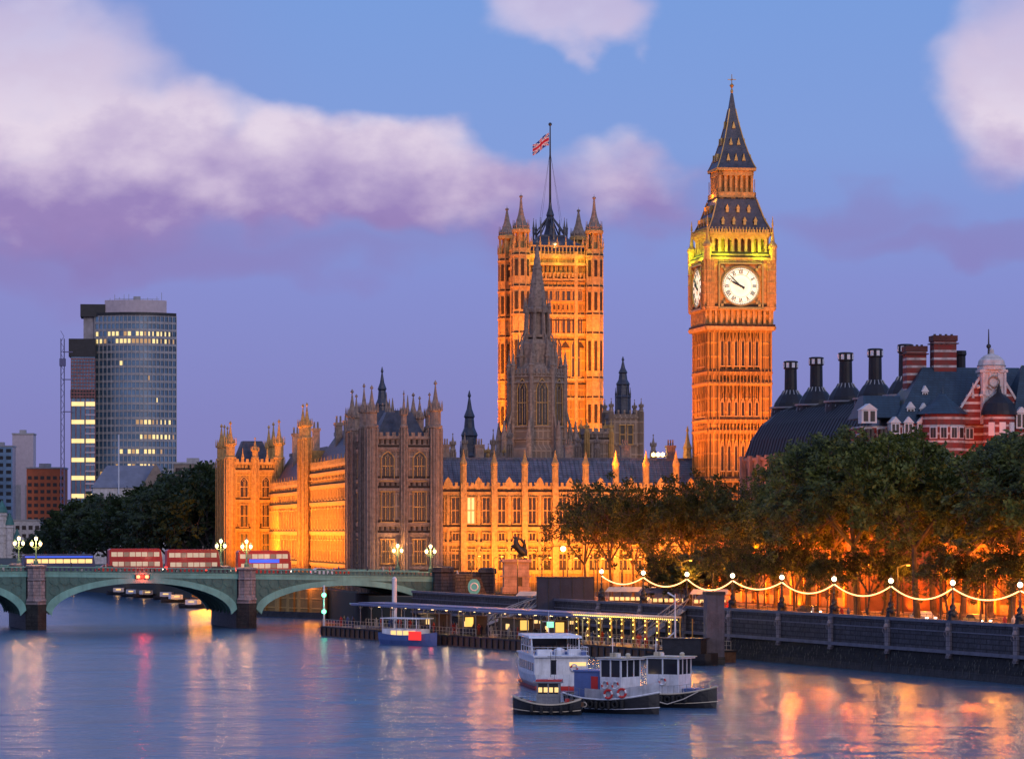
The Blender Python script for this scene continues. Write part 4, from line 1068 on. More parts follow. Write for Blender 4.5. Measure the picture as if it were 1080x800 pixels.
k = MB(0); k.box(-L/2+.2, L/2-.5, -1.28, 1.28, 2.7, 2.92); k.build('stripe', M['coach_blue'], ch_)
k = MB(0)
for i in range(9): k.box(-L/2+.5+i*1.28, -L/2+1.65+i*1.28, -1.28, 1.28, 1.7, 2.4)
k.build('side_window', M['glass_lit'], ch_)
for x in (-3.6, 3.9):
    for y in (-1.12, 1.12): wheel(ch_, x, y, .48)
on_bridge(ch_, 72, 7)
def car(col, label, cat='car', group='cars on the bridge'):
    t = thing('parked_car' if 'parked' in label else 'car', label, cat, (0, 0, 0), 0, group)
    m_ = mat('car_paint', col, .25, var=.05, bump=0)
    k = MB(0); k.ext([(-2.1, .35), (2.1, .35), (2.15, .75), (1.1, .95), (.5, 1.42), (-1.0, 1.45), (-1.7, 1.0), (-2.15, .9)], -.85, .85); k.build('body', m_, t)
    k = MB(0); k.ext([(-1.45, .98), (.92, .98), (.45, 1.36), (-.98, 1.38)], -.87, .87); k.build('side_window', M['glass'], t)
    for x in (-1.3, 1.3):
        for y in (-.76, .76): wheel(t, x, y, .33, .22)
    for y in (-.6, .6):
        k = MB(0); k.box(2.08, 2.18, y-.16, y+.16, .6, .75); k.build('headlight', M['headlamp'], t)
        k = MB(0); k.box(-2.18, -2.08, y-.16, y+.16, .7, .85); k.build('tail_light', M['taillamp'], t)
    return t
for px, y, col, fl, lab in ((351, 6.5, (.65, .65, .68), False, 'white car nearest the bridge end, before the river front'), (122, 7, (.5, .05, .04), True, 'red car just right of the long white coach'),
                            (245, 9, (.05, .05, .07), False, 'black car between the buses on the bridge'), (384, 15, (.4, .03, .03), True, 'dark red car in front of the unlit pavilion'), (12, 15, (.4, .4, .42), False, 'silver car at the left edge of the bridge')):
    on_bridge(car(col, lab), px, y, fl)
# ================================================================== embankment wall
ew = thing('embankment_wall', 'long granite embankment wall with a lit coping above the dark river', 'river wall', (0, 0, 0), 0)
ycuts = [60]+[100+i*16 for i in range(30)]+[572]
def wall_piece(mb, y0, y1, d0, d1, z0, z1):   # d = outwards from the wall face towards the river
    mb.slab([(emb(y0)-d1, y0), (emb(y0)-d0, y0), (emb(y1)-d0, y1), (emb(y1)-d1, y1)][::-1], z0, z1)
a, b_, c_, d_ = MB(0), MB(0), MB(0), MB(0)
for y0, y1 in zip(ycuts, ycuts[1:]):
    wall_piece(a, y0, y1, -.5, .12, 3.25, 6.35)
    wall_piece(b_, y0, y1, -.6, .42, 2.85, 3.25); wall_piece(b_, y0, y1, -.62, .30, 6.35, 6.72); wall_piece(b_, y0, y1, -.55, .22, 5.3, 5.45)
    wall_piece(c_, y0, y1, -.5, .55, -3, .9)
    c_.add([(emb(y0)-.55, y0, .9), (emb(y1)-.55, y1, .9), (emb(y1)-.02, y1, 2.85), (emb(y0)-.02, y0, 2.85)], [(0, 3, 2, 1), (0, 1, 2, 3)])
ang_e = math.atan2(1, -.357)
a.build('wall', M['granite'], ew); b_.build('coping', mat('granite_coping', (.14, .14, .17), .7, var=.25, vs=.8, streak=.3), ew); c_.build('tidal_footing', M['granite_dark'], ew)
rnd = random.Random(9)
wd = MB(0)
for i in range(1100):
    y = rnd.uniform(250, 560); z = rnd.uniform(.9, 2.6); q = .55-.53*(z-.9)/1.95+.05; w_ = rnd.uniform(.1, .6); hh = rnd.uniform(.2, 1.0)
    x = emb(y)-q
    wd.add([(x, y, z+hh*.2), (x-.08, y+w_, z), (x-.12, y+w_*.5, z-hh)], [(0, 1, 2), (2, 1, 0)])
wd.build('weed', M['weed'], ew)

# ------------------------------------------------------------------ globe lamps with fish plinths, and the strings of bulbs between them
M['globe_white'] = mat('white_lamp_globe', (.9, .85, .8), .3, var=0, bump=0, emit=(1, .72, .45), es=5)
M['bulbs'] = mat('string_of_bulbs', (.9, .8, .6), .4, var=0, bump=0, emit=(1, .42, .13), es=3.4)
def globe_lamp():
    t = thing('embankment_lamp', 'x', 'lamp post', (0, 0, 0), 0, 'globe lamps along the embankment wall')
    k = MB(0); k.box(-.5, .5, -.45, .45, -.3, .1); k.box(-.42, .42, -.4, .4, .1, .5)
    k.build('pedestal', M['granite_dark'], t)
    k = MB(0)
    k.lathe(0, 0, [(.5, .5), (.55, .8), (.34, 1.2), (.16, 1.8), (.12, 2.4), (.2, 2.5), (.09, 2.7), (.08, 3.7), (.22, 3.9), (.26, 4.0)], 10)
    for s in range(2):      # two fish curling round the foot
        pts = []
        for j in range(9):
            an = s*math.pi+j*.75; r_ = .48-.035*j; pts.append((r_*math.cos(an), r_*math.sin(an), .6+j*.17))
        for j, (p, q) in enumerate(zip(pts, pts[1:])): k.tube(p, q, .2-.02*j, 6)
        k.sphere(pts[0], .26, 8, 5)
    k.build('post', M['black'], t)
    k = MB(0); k.sphere((0, 0, 4.33), .31, 14, 8); k.build('globe', M['globe_white'], t, smooth=True)
    k = MB(0); k.lathe(0, 0, [(.2, 4.66), (.12, 4.75), (.04, 5.0)], 8); k.build('finial', M['black'], t)
    return t
G0 = globe_lamp(); GK = [(c, kids(c)) for c in kids(G0)]
lampY = [3470*187/(px+700) for px in (632, 676, 722, 770, 822, 877, 937, 1002, 1073)]
while lampY[-1] > 300: lampY.append(lampY[-1]-15.8)
names_ = ['where the bulb string begins', 'second from the far end', 'third from the far end', 'fourth, beside the mooring pile', 'fifth from the far end', 'sixth from the far end', 'seventh from the far end', 'next to last on the right', 'at the right edge of the view']
pts_l = []
for i, y in enumerate(lampY):
    x = emb(y)+.18; lab = 'white globe lamp, '+(names_[i] if i < 9 else 'beyond the right edge')
    if i == 0: G0.location = (x, y, 6.72); G0.rotation_euler = (0, 0, ang_e); G0['label'] = lab
    else: dup(G0, (x, y, 6.72), ang_e, lab, keep=GK)
    pts_l.append((x, y, 6.72+3.7))
    if i < 12: point((x-.1, y-.7, 6.72+4.4), 260, (1, .62, .3), .36)
for i, (p, q) in enumerate(zip(pts_l, pts_l[1:])):
    k = MB(0); n = 22; pr = None; p = Vector(p); q = Vector(q)
    sag_ = rnd.uniform(1.05, 1.45)
    k.at(*p)
    for j in range(n+1):
        s = j/n; c0 = (q-p)*s; c0.z -= sag_*4*s*(1-s)
        if pr is not None: k.tube(pr, c0, .035, 4)
        pr = c0.copy()
    o = bpy.data.objects.new
    wire = k
    for j in range(1, 44):
        s = j/44; c0 = (q-p)*s; c0.z -= sag_*4*s*(1-s); wire.sphere(tuple(c0), .095, 6, 4)
    o = k.build('light_string', M['bulbs'], None)
    ws = ['first swag from the far end', 'second swag from the far end', 'third swag from the far end', 'fourth swag, behind the mooring pile', 'fifth swag, under the dark trees', 'sixth swag, under the dark trees', 'seventh swag, left of the next to last lamp', 'last full swag on the right']
    me = o.data; o.location = (p.x, p.y, p.z)
    for vtx in me.vertices: vtx.co -= p
    tag(o, 'drooping string of warm bulbs, '+(ws[i] if i < 8 else 'beyond the right edge'), 'string light', 'bulb strings between the embankment lamps')
    if i < 10:
        mid = (p+q)/2; point((mid.x+.5, mid.y, mid.z-1.1), 260, (1, .42, .12), .8)
# bronze lion heads with mooring rings below every lamp
k = MB(0); k.lathe(0, 0, [(.05, -.45), (.4, -.3), (.5, 0), (.4, .35), (.1, .5)], 8)
for j in range(10):
    a0, a1 = j*math.pi/5, (j+1)*math.pi/5; k.tube((.32*math.cos(a0), -.5, -.4+.32*math.sin(a0)), (.32*math.cos(a1), -.5, -.4+.32*math.sin(a1)), .05, 4)
k.box(-.5, .5, -.15, .5, -2.9, .9); k.box(-.42, .42, -.28, .5, -3.2, -2.9)
lh = k.build('mooring_ring_panel', M['pier'])
for i, y in enumerate(lampY):
    o = lh if i == 0 else lh.copy()
    if i: COL.objects.link(o)
    o.location = (emb(y)-.25, y, 5.5); o.rotation_euler = (0, 0, math.atan2(-1, .357))
    tag(o, 'lion-head mooring ring panel below the '+ORDW[i]+' globe lamp from the far end', 'mooring ring', 'mooring ring panels on the embankment wall')

# ================================================================== hulls and boats
def hull_mesh(mb, L, B, z0, z1, sheer=.5, bow=.35, stern=.85, n=14):      # bow towards +x
    rows = []
    for i in range(n+1):
        t = i/n; x = -L/2+L*t
        wf = stern+(1-stern)*min(1, t/.25) if t < .25 else (1 if t < 1-bow else max(.02, max(0.0, math.cos((t-(1-bow))/bow*math.pi/2))**.75))
        zt = z1+sheer*(abs(t-.45)/.55)**2
        hb = B/2*wf
        rows.append([(x, -hb, zt), (x, -hb*.92, z0+(zt-z0)*.45), (x*.985, -hb*.62, z0-.6), (x*.985, hb*.62, z0-.6), (x, hb*.92, z0+(zt-z0)*.45), (x, hb, zt)])
    vs = [p for r in rows for p in r]; fs = []
    for i in range(n):
        for j in range(5): fs.append((i*6+j, i*6+j+1, (i+1)*6+j+1, (i+1)*6+j))
    fs.append((0, 5, 4, 3, 2, 1)); fs.append(tuple(n*6+j for j in range(6)))
    mb.add(vs, fs)
    deck = [(r[0][0], r[0][1]*.97, r[0][2]-.22) for r in rows]+[(r[5][0], r[5][1]*.97, r[5][2]-.22) for r in rows][::-1]
    return rows, deck
def poly_deck(mb, deck): mb.add(deck, [tuple(range(len(deck)))])
M['white'] = mat('white_boat_paint', (.74, .76, .80), .4, var=.16, vs=1.2, bump=.05, streak=.5)
M['blue_boat'] = mat('blue_boat_paint', (.10, .16, .38), .4, var=.15, streak=.2)
M['hull_black'] = mat('black_hull', (.018, .018, .022), .4, var=.4, vs=1, streak=.3)
M['timber'] = mat('brown_timber', (.16, .075, .035), .65, var=.4, vs=1.5, streak=.4)
M['red'] = mat('red_paint', (.55, .03, .025), .4, var=.15)
M['rope'] = mat('rope', (.5, .45, .38), .9, var=.2)
M['cream'] = mat('cream_paint', (.55, .48, .35), .5, var=.15)
M['boat_glass'] = mat('dark_boat_glass', (.02, .022, .03), .12, var=.2, bump=0)
M['red_lit'] = mat('red_lit_panel', (.6, .05, .04), .4, var=0, bump=0, emit=(1, .03, .02), es=.9)
M['deck'] = mat('grey_deck', (.22, .2, .2), .8, var=.3)
def ring(mb, c, r, w_, axis='y', n=16, m0=0, m1=1):
    for i in range(n):
        a0, a1 = 2*math.pi*i/n, 2*math.pi*(i+1)/n; mb.m = m1 if (i // 2) % 4 == 0 else m0
        if axis == 'y': mb.tube((c[0]+r*math.cos(a0), c[1], c[2]+r*math.sin(a0)), (c[0]+r*math.cos(a1), c[1], c[2]+r*math.sin(a1)), w_, 5)
        else: mb.tube((c[0], c[1]+r*math.cos(a0), c[2]+r*math.sin(a0)), (c[0], c[1]+r*math.cos(a1), c[2]+r*math.sin(a1)), w_, 5)
    mb.m = 0
def rail(mb, pts, h=1.0, posts=None, r=.03):
    for (p, q) in zip(pts, pts[1:]):
        p = Vector(p); q = Vector(q); n = max(1, int((q-p).length/1.2))
        for i in range(n+1):
            c0 = p.lerp(q, i/n); mb.tube(c0, c0+Vector((0, 0, h)), r, 4)
        for z in (h, h*.5): mb.tube(p+Vector((0, 0, z)), q+Vector((0, 0, z)), r, 4)
# --- A: white river cruiser, stern to the camera
A = thing('river_cruiser', 'large white river cruiser with open framed upper deck, moored at the pier', 'river boat', (PX(581, 362), 363, 0), R(96))
k = MB(0); rows, dk = hull_mesh(k, 22, 6.3, 0, 1.5, .3, .3, .95); k.build('hull', M['white'], A)
k = MB(0); hull_mesh(k, 22.06, 6.36, -.3, .45, .0, .3, .95); k.build('boot_stripe', M['red'], A)
k = MB(0); k.box(-9.6, 6.5, -2.9, 2.9, 1.25, 3.5); k.box(-10, 7, -3.05, 3.05, 3.5, 3.66); k.build('saloon', M['white'], A)
for y in (-2.92, 2.92):
    k = MB(0)
    for i in range(7): k.box(-8.6+i*2.1, -7.1+i*2.1, y-.02, y+.02, 1.95, 2.85)
    k.build('saloon_window', M['boat_glass'], A)
k = MB(0); k.box(-9.63, -9.58, .5, 1.1, 1.5, 3.2); k.build('stern_door', M['boat_glass'], A)
k = MB(0); ring(k, (-9.75, -1.4, 2.35), .36, .09, 'x'); k.build('lifebuoy', [M['white'], M['red']], A)
k = MB(0)       # framed upper deck shelter
for y in (-2.6, 2.6):
    for x in (-4, -1.5, 1, 3.5, 6): k.tube((x, y, 3.6), (x, y, 5.4), .06, 5)
    k.tube((-4, y, 4.4), (6, y, 4.4), .05, 5)
k.ext([(-4.6, 5.35), (6.8, 5.35), (6.4, 5.6), (-4.2, 5.6)], -2.9, 2.9)
k.tube((-4.2, -2.6, 5.4), (-5.2, -2.6, 3.6), .06, 5); k.tube((-4.2, 2.6, 5.4), (-5.2, 2.6, 3.6), .06, 5)
k.build('upper_shelter', M['white'], A)
k = MB(0)
for y in (-2.62, 2.62): k.box(-4, 6, y-.015, y+.015, 4.45, 5.25)
k.box(5.95, 6.0, -2.5, 2.5, 4.2, 5.25)
k.build('shelter_glazing', M['boat_glass'], A)
k = MB(0); rail(k, [(-4.2, -2.9, 3.66), (-9.8, -2.9, 3.66), (-9.8, 2.9, 3.66), (-4.2, 2.9, 3.66)], .9); k.build('deck_rail', M['white'], A)
k = MB(0); k.box(-8.4, -7.0, -2.3, -1.0, 3.66, 4.3); k.box(-8.2, -6.8, .8, 2.4, 3.66, 4.25); k.lathe(-6.3, -.2, [(.6, 3.66), (.6, 4.2), (.2, 4.4)], 10); k.build('deck_locker', M['white'], A)
# --- tugs
def tug(name, label, loc, rz, L, B, hullm, housem, cabin, cat='tug boat', stripe=True, buoys=2, house_h=2.3, z1=1.35, low=1.15):
    t = thing(name, label, cat, loc, rz)
    k = MB(0); rows, dk = hull_mesh(k, L, B, 0, z1, .75, .42, .8); k.build('hull', M[hullm], t)
    if stripe:
        k = MB(0)
        for r1, r2 in zip(rows, rows[1:]):
            for j in (0, 5): k.tube((r1[j][0], r1[j][1], r1[j][2]), (r2[j][0], r2[j][1], r2[j][2]), .09, 5)
            for j in (1, 4): k.tube((r1[j][0], r1[j][1]*1.02, r1[j][2]*.7), (r2[j][0], r2[j][1]*1.02, r2[j][2]*.7), .05, 4)
        k.build('rubbing_strake', M['white' if stripe == 'w' else 'cream'], t)
    k = MB(0); poly_deck(k, dk); k.build('deck', M['deck'], t)
    x0, x1, w_ = cabin; zd = z1-.2
    k = MB(0); k.box(x0, x1, -w_/2, w_/2, zd, zd+low)
    for x in (x0+.05, (x0+x1)/2, x1-.05):
        for y in (-w_/2+.05, w_/2-.05): k.box(x-.07, x+.07, y-.07, y+.07, zd+low, zd+house_h)
    for y in (-w_/6, w_/6):
        for x in (x0+.05, x1-.05): k.box(x-.06, x+.06, y-.06, y+.06, zd+low, zd+house_h)
    k.box(x0-.25, x1+.35, -w_/2-.2, w_/2+.2, zd+house_h, zd+house_h+.14)
    k.build('wheelhouse', M[housem], t)
    k = MB(0); k.box(x0+.04, x1-.04, -w_/2+.04, w_/2-.04, zd+low, zd+house_h-.02); k.build('wheelhouse_glass', M['boat_glass'], t)
    for i in range(buoys):
        k = MB(0); y = -w_/2-.1; x = x0+(x1-x0)*(i+.5)/buoys; ring(k, (x, y, zd+low*.68), .34, .09); k.build('lifebuoy', [M['white'], M['red']], t)
    k = MB(0); k.tube((x0+.3, 0, zd+house_h), (x0+.3, 0, zd+house_h+2.0), .05, 5); k.tube((x0+.3, -.5, zd+house_h+1.3), (x0+.3, .5, zd+house_h+1.3), .03, 4); k.box(x0+.6, x0+1.1, -.2, .2, zd+house_h+.14, zd+house_h+.5)
    k.build('mast', M['white'], t)
    k = MB(0)
    for i in (2, 4, 6, 8, 10):
        r1 = rows[i]
        for j, s in ((0, -1), (5, 1)): k.at(r1[j][0], r1[j][1]+s*.14, 0); k.lathe(0, 0, [(.05, r1[j][2]-.95), (.17, r1[j][2]-.85), (.17, r1[j][2]-.25), (.05, r1[j][2]-.15)], 8)
    k.build('fender', M['rubber'], t)
    k = MB(0); k.lathe(L*.38, 0, [(.12, zd), (.12, zd+.7), (.2, zd+.72), (.2, zd+.8)], 8); k.lathe(-L*.42, .5, [(.1, zd), (.1, zd+.6)], 8); k.box(-L*.42, -L*.3, -.5, .4, zd, zd+.45); k.build('bollard', M['black'], t)
    return t, rows, zd
B_, rowsB, zdB = tug('white_tug', 'white tug with black hull, two lifebuoys on its wheelhouse and two on the bulwark', (PX(650, 308), 309, 0), R(-38), 10.0, 4.1, 'hull_black', 'white', (-.7, 1.7, 3.1), stripe='w', buoys=2, house_h=3.9, z1=1.3, low=2.3)
k = MB(0)       # white bulwark and forward lifebuoys, blue after cabin
for j, s in ((0, -1), (5, 1)):
    for i in range(4, 14):
        r1, r2 = rowsB[i], rowsB[i+1]
        k.add([(r1[j][0], r1[j][1], r1[j][2]), (r2[j][0], r2[j][1], r2[j][2]), (r2[j][0], r2[j][1], r2[j][2]+.95), (r1[j][0], r1[j][1], r1[j][2]+.95)], [(0, 1, 2, 3), (3, 2, 1, 0)])
k.build('bulwark', M['white'], B_)
for i in (8, 10):
    k = MB(0); r1 = rowsB[i]; k.at(r1[0][0]-.0, r1[0][1]-.16, 0, R(18 if i == 8 else 32)); ring(k, (0, 0, r1[0][2]+.5), .38, .12, m0=1, m1=0); k.build('lifebuoy', [M['white'], M['red']], B_)
k = MB(0); k.box(-3.9, -.9, -1.35, 1.35, zdB, zdB+2.7); k.box(-4.0, -.8, -1.45, 1.45, zdB+2.7, zdB+2.85); k.build('after_cabin', M['blue_boat'], B_)
k = MB(0); k.box(-1.9, -1.1, -1.38, -1.34, zdB+.3, zdB+2.3); k.build('cabin_door', M['red'], B_)
C_, rowsC, zdC = tug('workboat', 'dark-hulled workboat with white-framed wheelhouse, right of the white tug', (PX(713, 318), 319, 0), R(-28), 8.8, 3.6, 'hull_black', 'white', (-2.4, 1.0, 2.9), 'work boat', stripe='b', buoys=1, house_h=3.6, z1=1.3, low=2.1)
k = MB(0); k.box(1.1, 2.6, -.8, .8, zdC, zdC+.75); k.lathe(.2, -1.0, [(.3, zdC+2.3), (.3, zdC+2.7)], 8); k.build('fore_hatch', M['blue_boat'], C_)
k = MB(0); k.path([(3.0, -1.3, 1.6), (2.0, -2.6, .9), (.8, -3.6, .45), (-.3, -4.2, .8)], .05, 5); k.build('rope', M['rope'], C_)
D_, rowsD, zdD = tug('motor_launch', 'small low dark motor launch with red cabin top, left of the white tug', (PX(577, 306), 306, 0), R(176), 6.4, 2.8, 'hull_black', 'metal', (-1.2, .9, 1.9), 'launch', stripe='b', buoys=0, house_h=2.2, z1=.95, low=1.2)
k = MB(0); k.box(-1.4, 1.0, -1.1, 1.1, zdD+2.345, zdD+2.5); k.build('cabin_top', M['red'], D_)
k = MB(0); [k.box(-1.1+q*.5, -.75+q*.5, .97, 1.0, zdD+1.35, zdD+1.8) for q in range(4)]; k.build('lit_cabin_window', M['glass_lit'], D_)
point((PX(585, 311), 311.5, 2.6), 18, WARM, .2)
EB = thing('pier_boat', 'small white and blue passenger boat with a red lit stern panel alongside the pier', 'passenger boat', (PX(433, 492), 493, 0), R(-40))
k = MB(0); rows, dk = hull_mesh(k, 10.5, 3.6, 0, 1.5, .5, .4, .85); k.build('hull', M['blue_boat'], EB)
k = MB(0); poly_deck(k, dk); k.box(-4.4, 2.4, -1.55, 1.55, 1.3, 2.4); k.box(-4.6, 3.0, -1.75, 1.75, 3.9, 4.05)
for x in (-4.3, -2, .3, 2.5):
    for y in (-1.5, 1.5): k.box(x-.05, x+.05, y-.05, y+.05, 2.4, 3.9)
k.build('cabin', M['white'], EB)
k = MB(0)
for i in range(4): k.box(-2.6+i*1.25, -1.6+i*1.25, -1.6, -1.54, 1.5, 2.15)
k.build('cabin_window', M['glass_lit'], EB)
k = MB(0); k.box(1.2, 3.6, -1.85, -1.7, .8, 2.1); k.build('stern_panel', M['red_lit'], EB)
point((PX(420, 488), 489, 4.2), 60, WARM, .3); point((PX(455, 486), 486, 1.2), 26, (1, .1, .08), .3)
# deck gear: rails, aerials, crates, tyres
def deck_gear(t, rows, zd, L, B, x0, x1):
    k = MB(0)
    for j, s_ in ((0, -1), (5, 1)):
        pts = [(r_[j][0], r_[j][1]*.95, r_[j][2]+.05) for r_ in rows[1:-1]]
        for p, q in zip(pts, pts[1:]):
            k.tube((p[0], p[1], p[2]+.75), (q[0], q[1], q[2]+.75), .025, 4); k.tube(p, (p[0], p[1], p[2]+.75), .025, 4)
    k.build('guard_rail', M['metal'], t)
    k = MB(0); k.tube((x0+.5, .4, zd+2.2), (x0+.3, .4, zd+6), .025, 4); k.tube((x0+.9, -.6, zd+2.2), (x0+.9, -.6, zd+5), .025, 4); k.tube((x0-.1, -.5, zd+4.6), (x0+1.2, -.5, zd+4.6), .03, 4); k.build('aerial', M['black'], t)
    k = MB(0); k.box(x0-1.3, x0-.6, -.7, .1, zd, zd+.6); k.box(x0-2.2, x0-1.5, -.3, .6, zd, zd+.4); k.build('deck_crate', M['timber'], t)
    k = MB(0); k.box(x1+.5, x1+1.1, -.5, .4, zd, zd+.5); k.box(x0-.9, x0-.5, .3, .8, zd, zd+.75); k.build('deck_box', M['red'], t)
    k = MB(0)
    rail(k, [(x0-.3, -1.2, zd+2.3), (x0-2.6, -1.2, zd+2.3)], .7, r=.025) if L > 9 else rail(k, [(x1+.2, -.8, zd), (x1+1.8, -.6, zd)], .9, r=.025)
    k.build('cabin_rail', M['white'], t)
    for q in (-.3, 0, .3):
        k = MB(0); ring(k, (x0-1.9-q, -.9, zd+.12), .22, .06, m1=0); k.build('rope_coil', M['rope'], t)
for q in (3, 5, 7, 9): 
    k = MB(0); r1 = rowsB[q]; ring(k, (r1[0][0], r1[0][1]-.12, r1[0][2]-.5), .3, .11, m1=0); k.build('tyre_fender', M['rubber'], B_)
    k = MB(0); r1 = rowsC[q]; ring(k, (r1[0][0], r1[0][1]-.12, r1[0][2]-.5), .28, .11, m1=0); k.build('tyre_fender', M['rubber'], C_)
deck_gear(B_, rowsB, zdB, 10, 4.1, -.7, 1.7); deck_gear(C_, rowsC, zdC, 8.8, 3.6, -2.4, 1.0); deck_gear(D_, rowsD, zdD, 6.4, 2.8, -1.2, .9)
for t_, x0, x1, w_, zd_, hh in ((B_, -.7, 1.7, 3.1, zdB, 3.9), (C_, -2.4, 1.0, 2.9, zdC, 3.6)):
    k = MB(0); k.box(x0-.35, x1+.5, -w_/2-.3, w_/2+.3, zd_+hh+.14, zd_+hh+.22); k.box(x0+.2, x0+.9, -.3, .5, zd_+hh+.22, zd_+hh+.6); k.lathe(x1-.3, 0, [(.2, zd_+hh+.22), (.25, zd_+hh+.5), (.1, zd_+hh+.62)], 8); k.build('roof_gear', M['cream'], t_)
    p_ = t_.location; point((p_[0], p_[1], zd_+2.2), 6, WARM, .15)
k = MB(0)
for q in range(6): k.box(-9.2+q*.55, -8.85+q*.55, -2.75, -2.3, 3.66, 4.1)
k.box(-6.0, -5.3, -2.4, 2.4, 3.66, 4.0); k.build('deck_seat', M['blue_boat'], A)
k = MB(0); [k.lathe(-10.4, y, [(.05, .5), (.2, .6), (.2, 1.2), (.05, 1.3)], 8) for y in (-2.4, -.8, .8, 2.4)]; k.build('stern_fender', M['rubber'], A)
k = MB(0); k.tube((2, 0, 5.6), (2, 0, 8.2), .05, 5, .02); k.tube((2, -.7, 7.0), (2, .7, 7.0), .03, 4); k.build('aerial', M['white'], A)
k = MB(0); k.box(-9.64, -9.6, -2.7, -.9, 2.55, 2.95); k.build('stern_window', M['glass_lit'], A)
# --- small craft moored beyond the bridge
def small_launch(label):
    t = thing('moored_launch', label, 'small boat', (0, 0, 0), 0, 'small boats moored beyond the bridge')
    k = MB(0); rows, dk = hull_mesh(k, 7, 2.4, 0, .8, .4, .4, .8); k.build('hull', M['hull_black'], t)
    k = MB(0); poly_deck(k, dk); k.box(-1.8, 1.2, -.9, .9, .6, 1.9); k.build('cabin', M['white'], t)
    k = MB(0); k.box(-1.0, .4, -.93, .93, 1.3, 1.6); k.build('cabin_window', M['glass_lit'], t)
    return t
s0 = small_launch('small moored boat beyond the bridge, first from the left'); sk = [(c, kids(c)) for c in kids(s0)]
for i, (px, py) in enumerate(((78, 622), (97, 622), (113, 624), (125, 627), (141, 629), (153, 630), (177, 632), (184, 635), (205, 641))):
    Y = CZ*F/(py-560); p = (PX(px, Y), Y, 0)
    if i == 0: s0.location = p; s0.rotation_euler = (0, 0, .3)
    else: dup(s0, p, rnd.uniform(-.6, .6)+(math.pi if i % 2 else 0), 'small moored boat beyond the bridge, '+ORDW[i]+' from the left', keep=sk)
    if i in (0, 3, 5, 7): point((p[0], p[1]-2.5, 3), 60, AMBER, .3)

# ================================================================== the river pier
pr_ang = math.atan2(-121, 57)
PO = (-31.0, 536.0)
def PP_(x, y, z): return (PO[0]+x*math.cos(pr_ang)-y*math.sin(pr_ang), PO[1]+x*math.sin(pr_ang)+y*math.cos(pr_ang), z)
pon = thing('floating_pier', 'long brown floating landing pier with blue-grey canopy moored along the embankment', 'pier', (PO[0], PO[1], 0), pr_ang)
k = MB(0)
for x0, x1 in ((0, 28), (28.6, 78), (78.6, 124)): k.box(x0, x1, 0, 8, -1, 1.35)
k.build('pontoon', M['timber'], pon)
k = MB(0)
for x0, x1 in ((-.1, 28.1), (28.5, 78.1), (78.5, 124.1)): k.box(x0, x1, -.12, 8.1, 1.35, 1.6)
for x in range(0, 124, 2): k.box(x, x+.3, -.2, 0, .1, 1.5)
k.build('fender_beam', M['hull_black'], pon)
k = MB(0); rail(k, [(0, .2, 1.6), (28, .2, 1.6)], 1.1, r=.035); rail(k, [(30, .2, 1.6), (60, .2, 1.6)], 1.1, r=.035); rail(k, [(66, .2, 1.6), (123, .2, 1.6)], 1.1, r=.035); rail(k, [(0, 7.8, 1.6), (123, 7.8, 1.6)], 1.1, r=.035)
k.build('deck_rail', M['cream'], pon)
M['canopy'] = mat('blue_grey_canopy', (.15, .18, .30), .45, var=.2, vs=.3, bump=.05)
k = MB(0)
for x0, x1 in ((14, 60), (60.3, 101)):
    k.at(0, 0, 0); k.slab([(x0, -.6), (x1, -.6), (x1, 6.6), (x0, 6.6)], 5.25, 5.5)
    k.slab([(x0+.3, .5), (x1-.3, .5), (x1-.3, 5.5), (x0+.3, 5.5)], 5.5, 5.75)
k.slab([(6, 2.4), (14, -.6), (14, 6.6), (6, 3.2)], 5.25, 5.45)
k.build('canopy_roof', M['canopy'], pon)
for i in range(20):
    x = 15+i*4.4
    for y in (.6, 5.8):
        k = MB(0); k.tube((x, y, 1.6), (x, y, 5.25), .09, 6); k.tube((x, y, 4.6), (x+1, y, 5.25), .05, 4); k.tube((x, y, 4.6), (x-1, y, 5.25), .05, 4); k.build('canopy_post', M['metal'], pon)
k = MB(0)
for i in range(16): k.box(17+i*5.2, 17.3+i*5.2, 2.8, 3.1, 5.0, 5.25)
k.build('ceiling_lamp', M['globe'], pon)
for x in (20, 32, 44, 56, 68, 80, 92): point(PP_(x, 2.6, 4.7), 140, (1, .66, .28), .15)
for x in (3, 9): point(PP_(x, 3, 3.6), 50, (1, .66, .28), .15)
M['sign_yellow'] = mat('lit_yellow_sign', (.7, .5, .1), .4, var=.1, vs=3, bump=0, emit=(1, .60, .13), es=1.0)
M['sign_green'] = mat('lit_green_sign', (.1, .5, .3), .4, var=.1, bump=0, emit=(.3, 1, .55), es=1.5)
for i, (x, m_, lab) in enumerate(((54.5, 'sign_yellow', 'yellow lit ticket board under the pier canopy, behind the boat stern rail'), (73.5, 'sign_yellow', 'yellow lit board under the pier canopy just above the cruiser'), (82, 'sign_green', 'small green lit sign near the right end of the pier canopy'), (85, 'sign_yellow', 'pale lit board beside the green sign on the pier'))):
    k = MB(0); k.box(-.6, .6, -.06, .06, 1.3, 2.7) if m_ != 'sign_green' else k.box(-.5, .5, -.06, .06, 1.9, 2.7)
    k.m = 1; k.box(-.85, -.75, -.08, .08, 0, 2.8); k.box(.75, .85, -.08, .08, 0, 2.8); k.box(-.75, .75, -.08, .08, 2.7, 2.8)
    o = k.build('notice_board', [M[m_], M['black']]); o.location = PP_(x, 1.6, 1.6); o.rotation_euler = (0, 0, 0); tag(o, lab, 'sign')
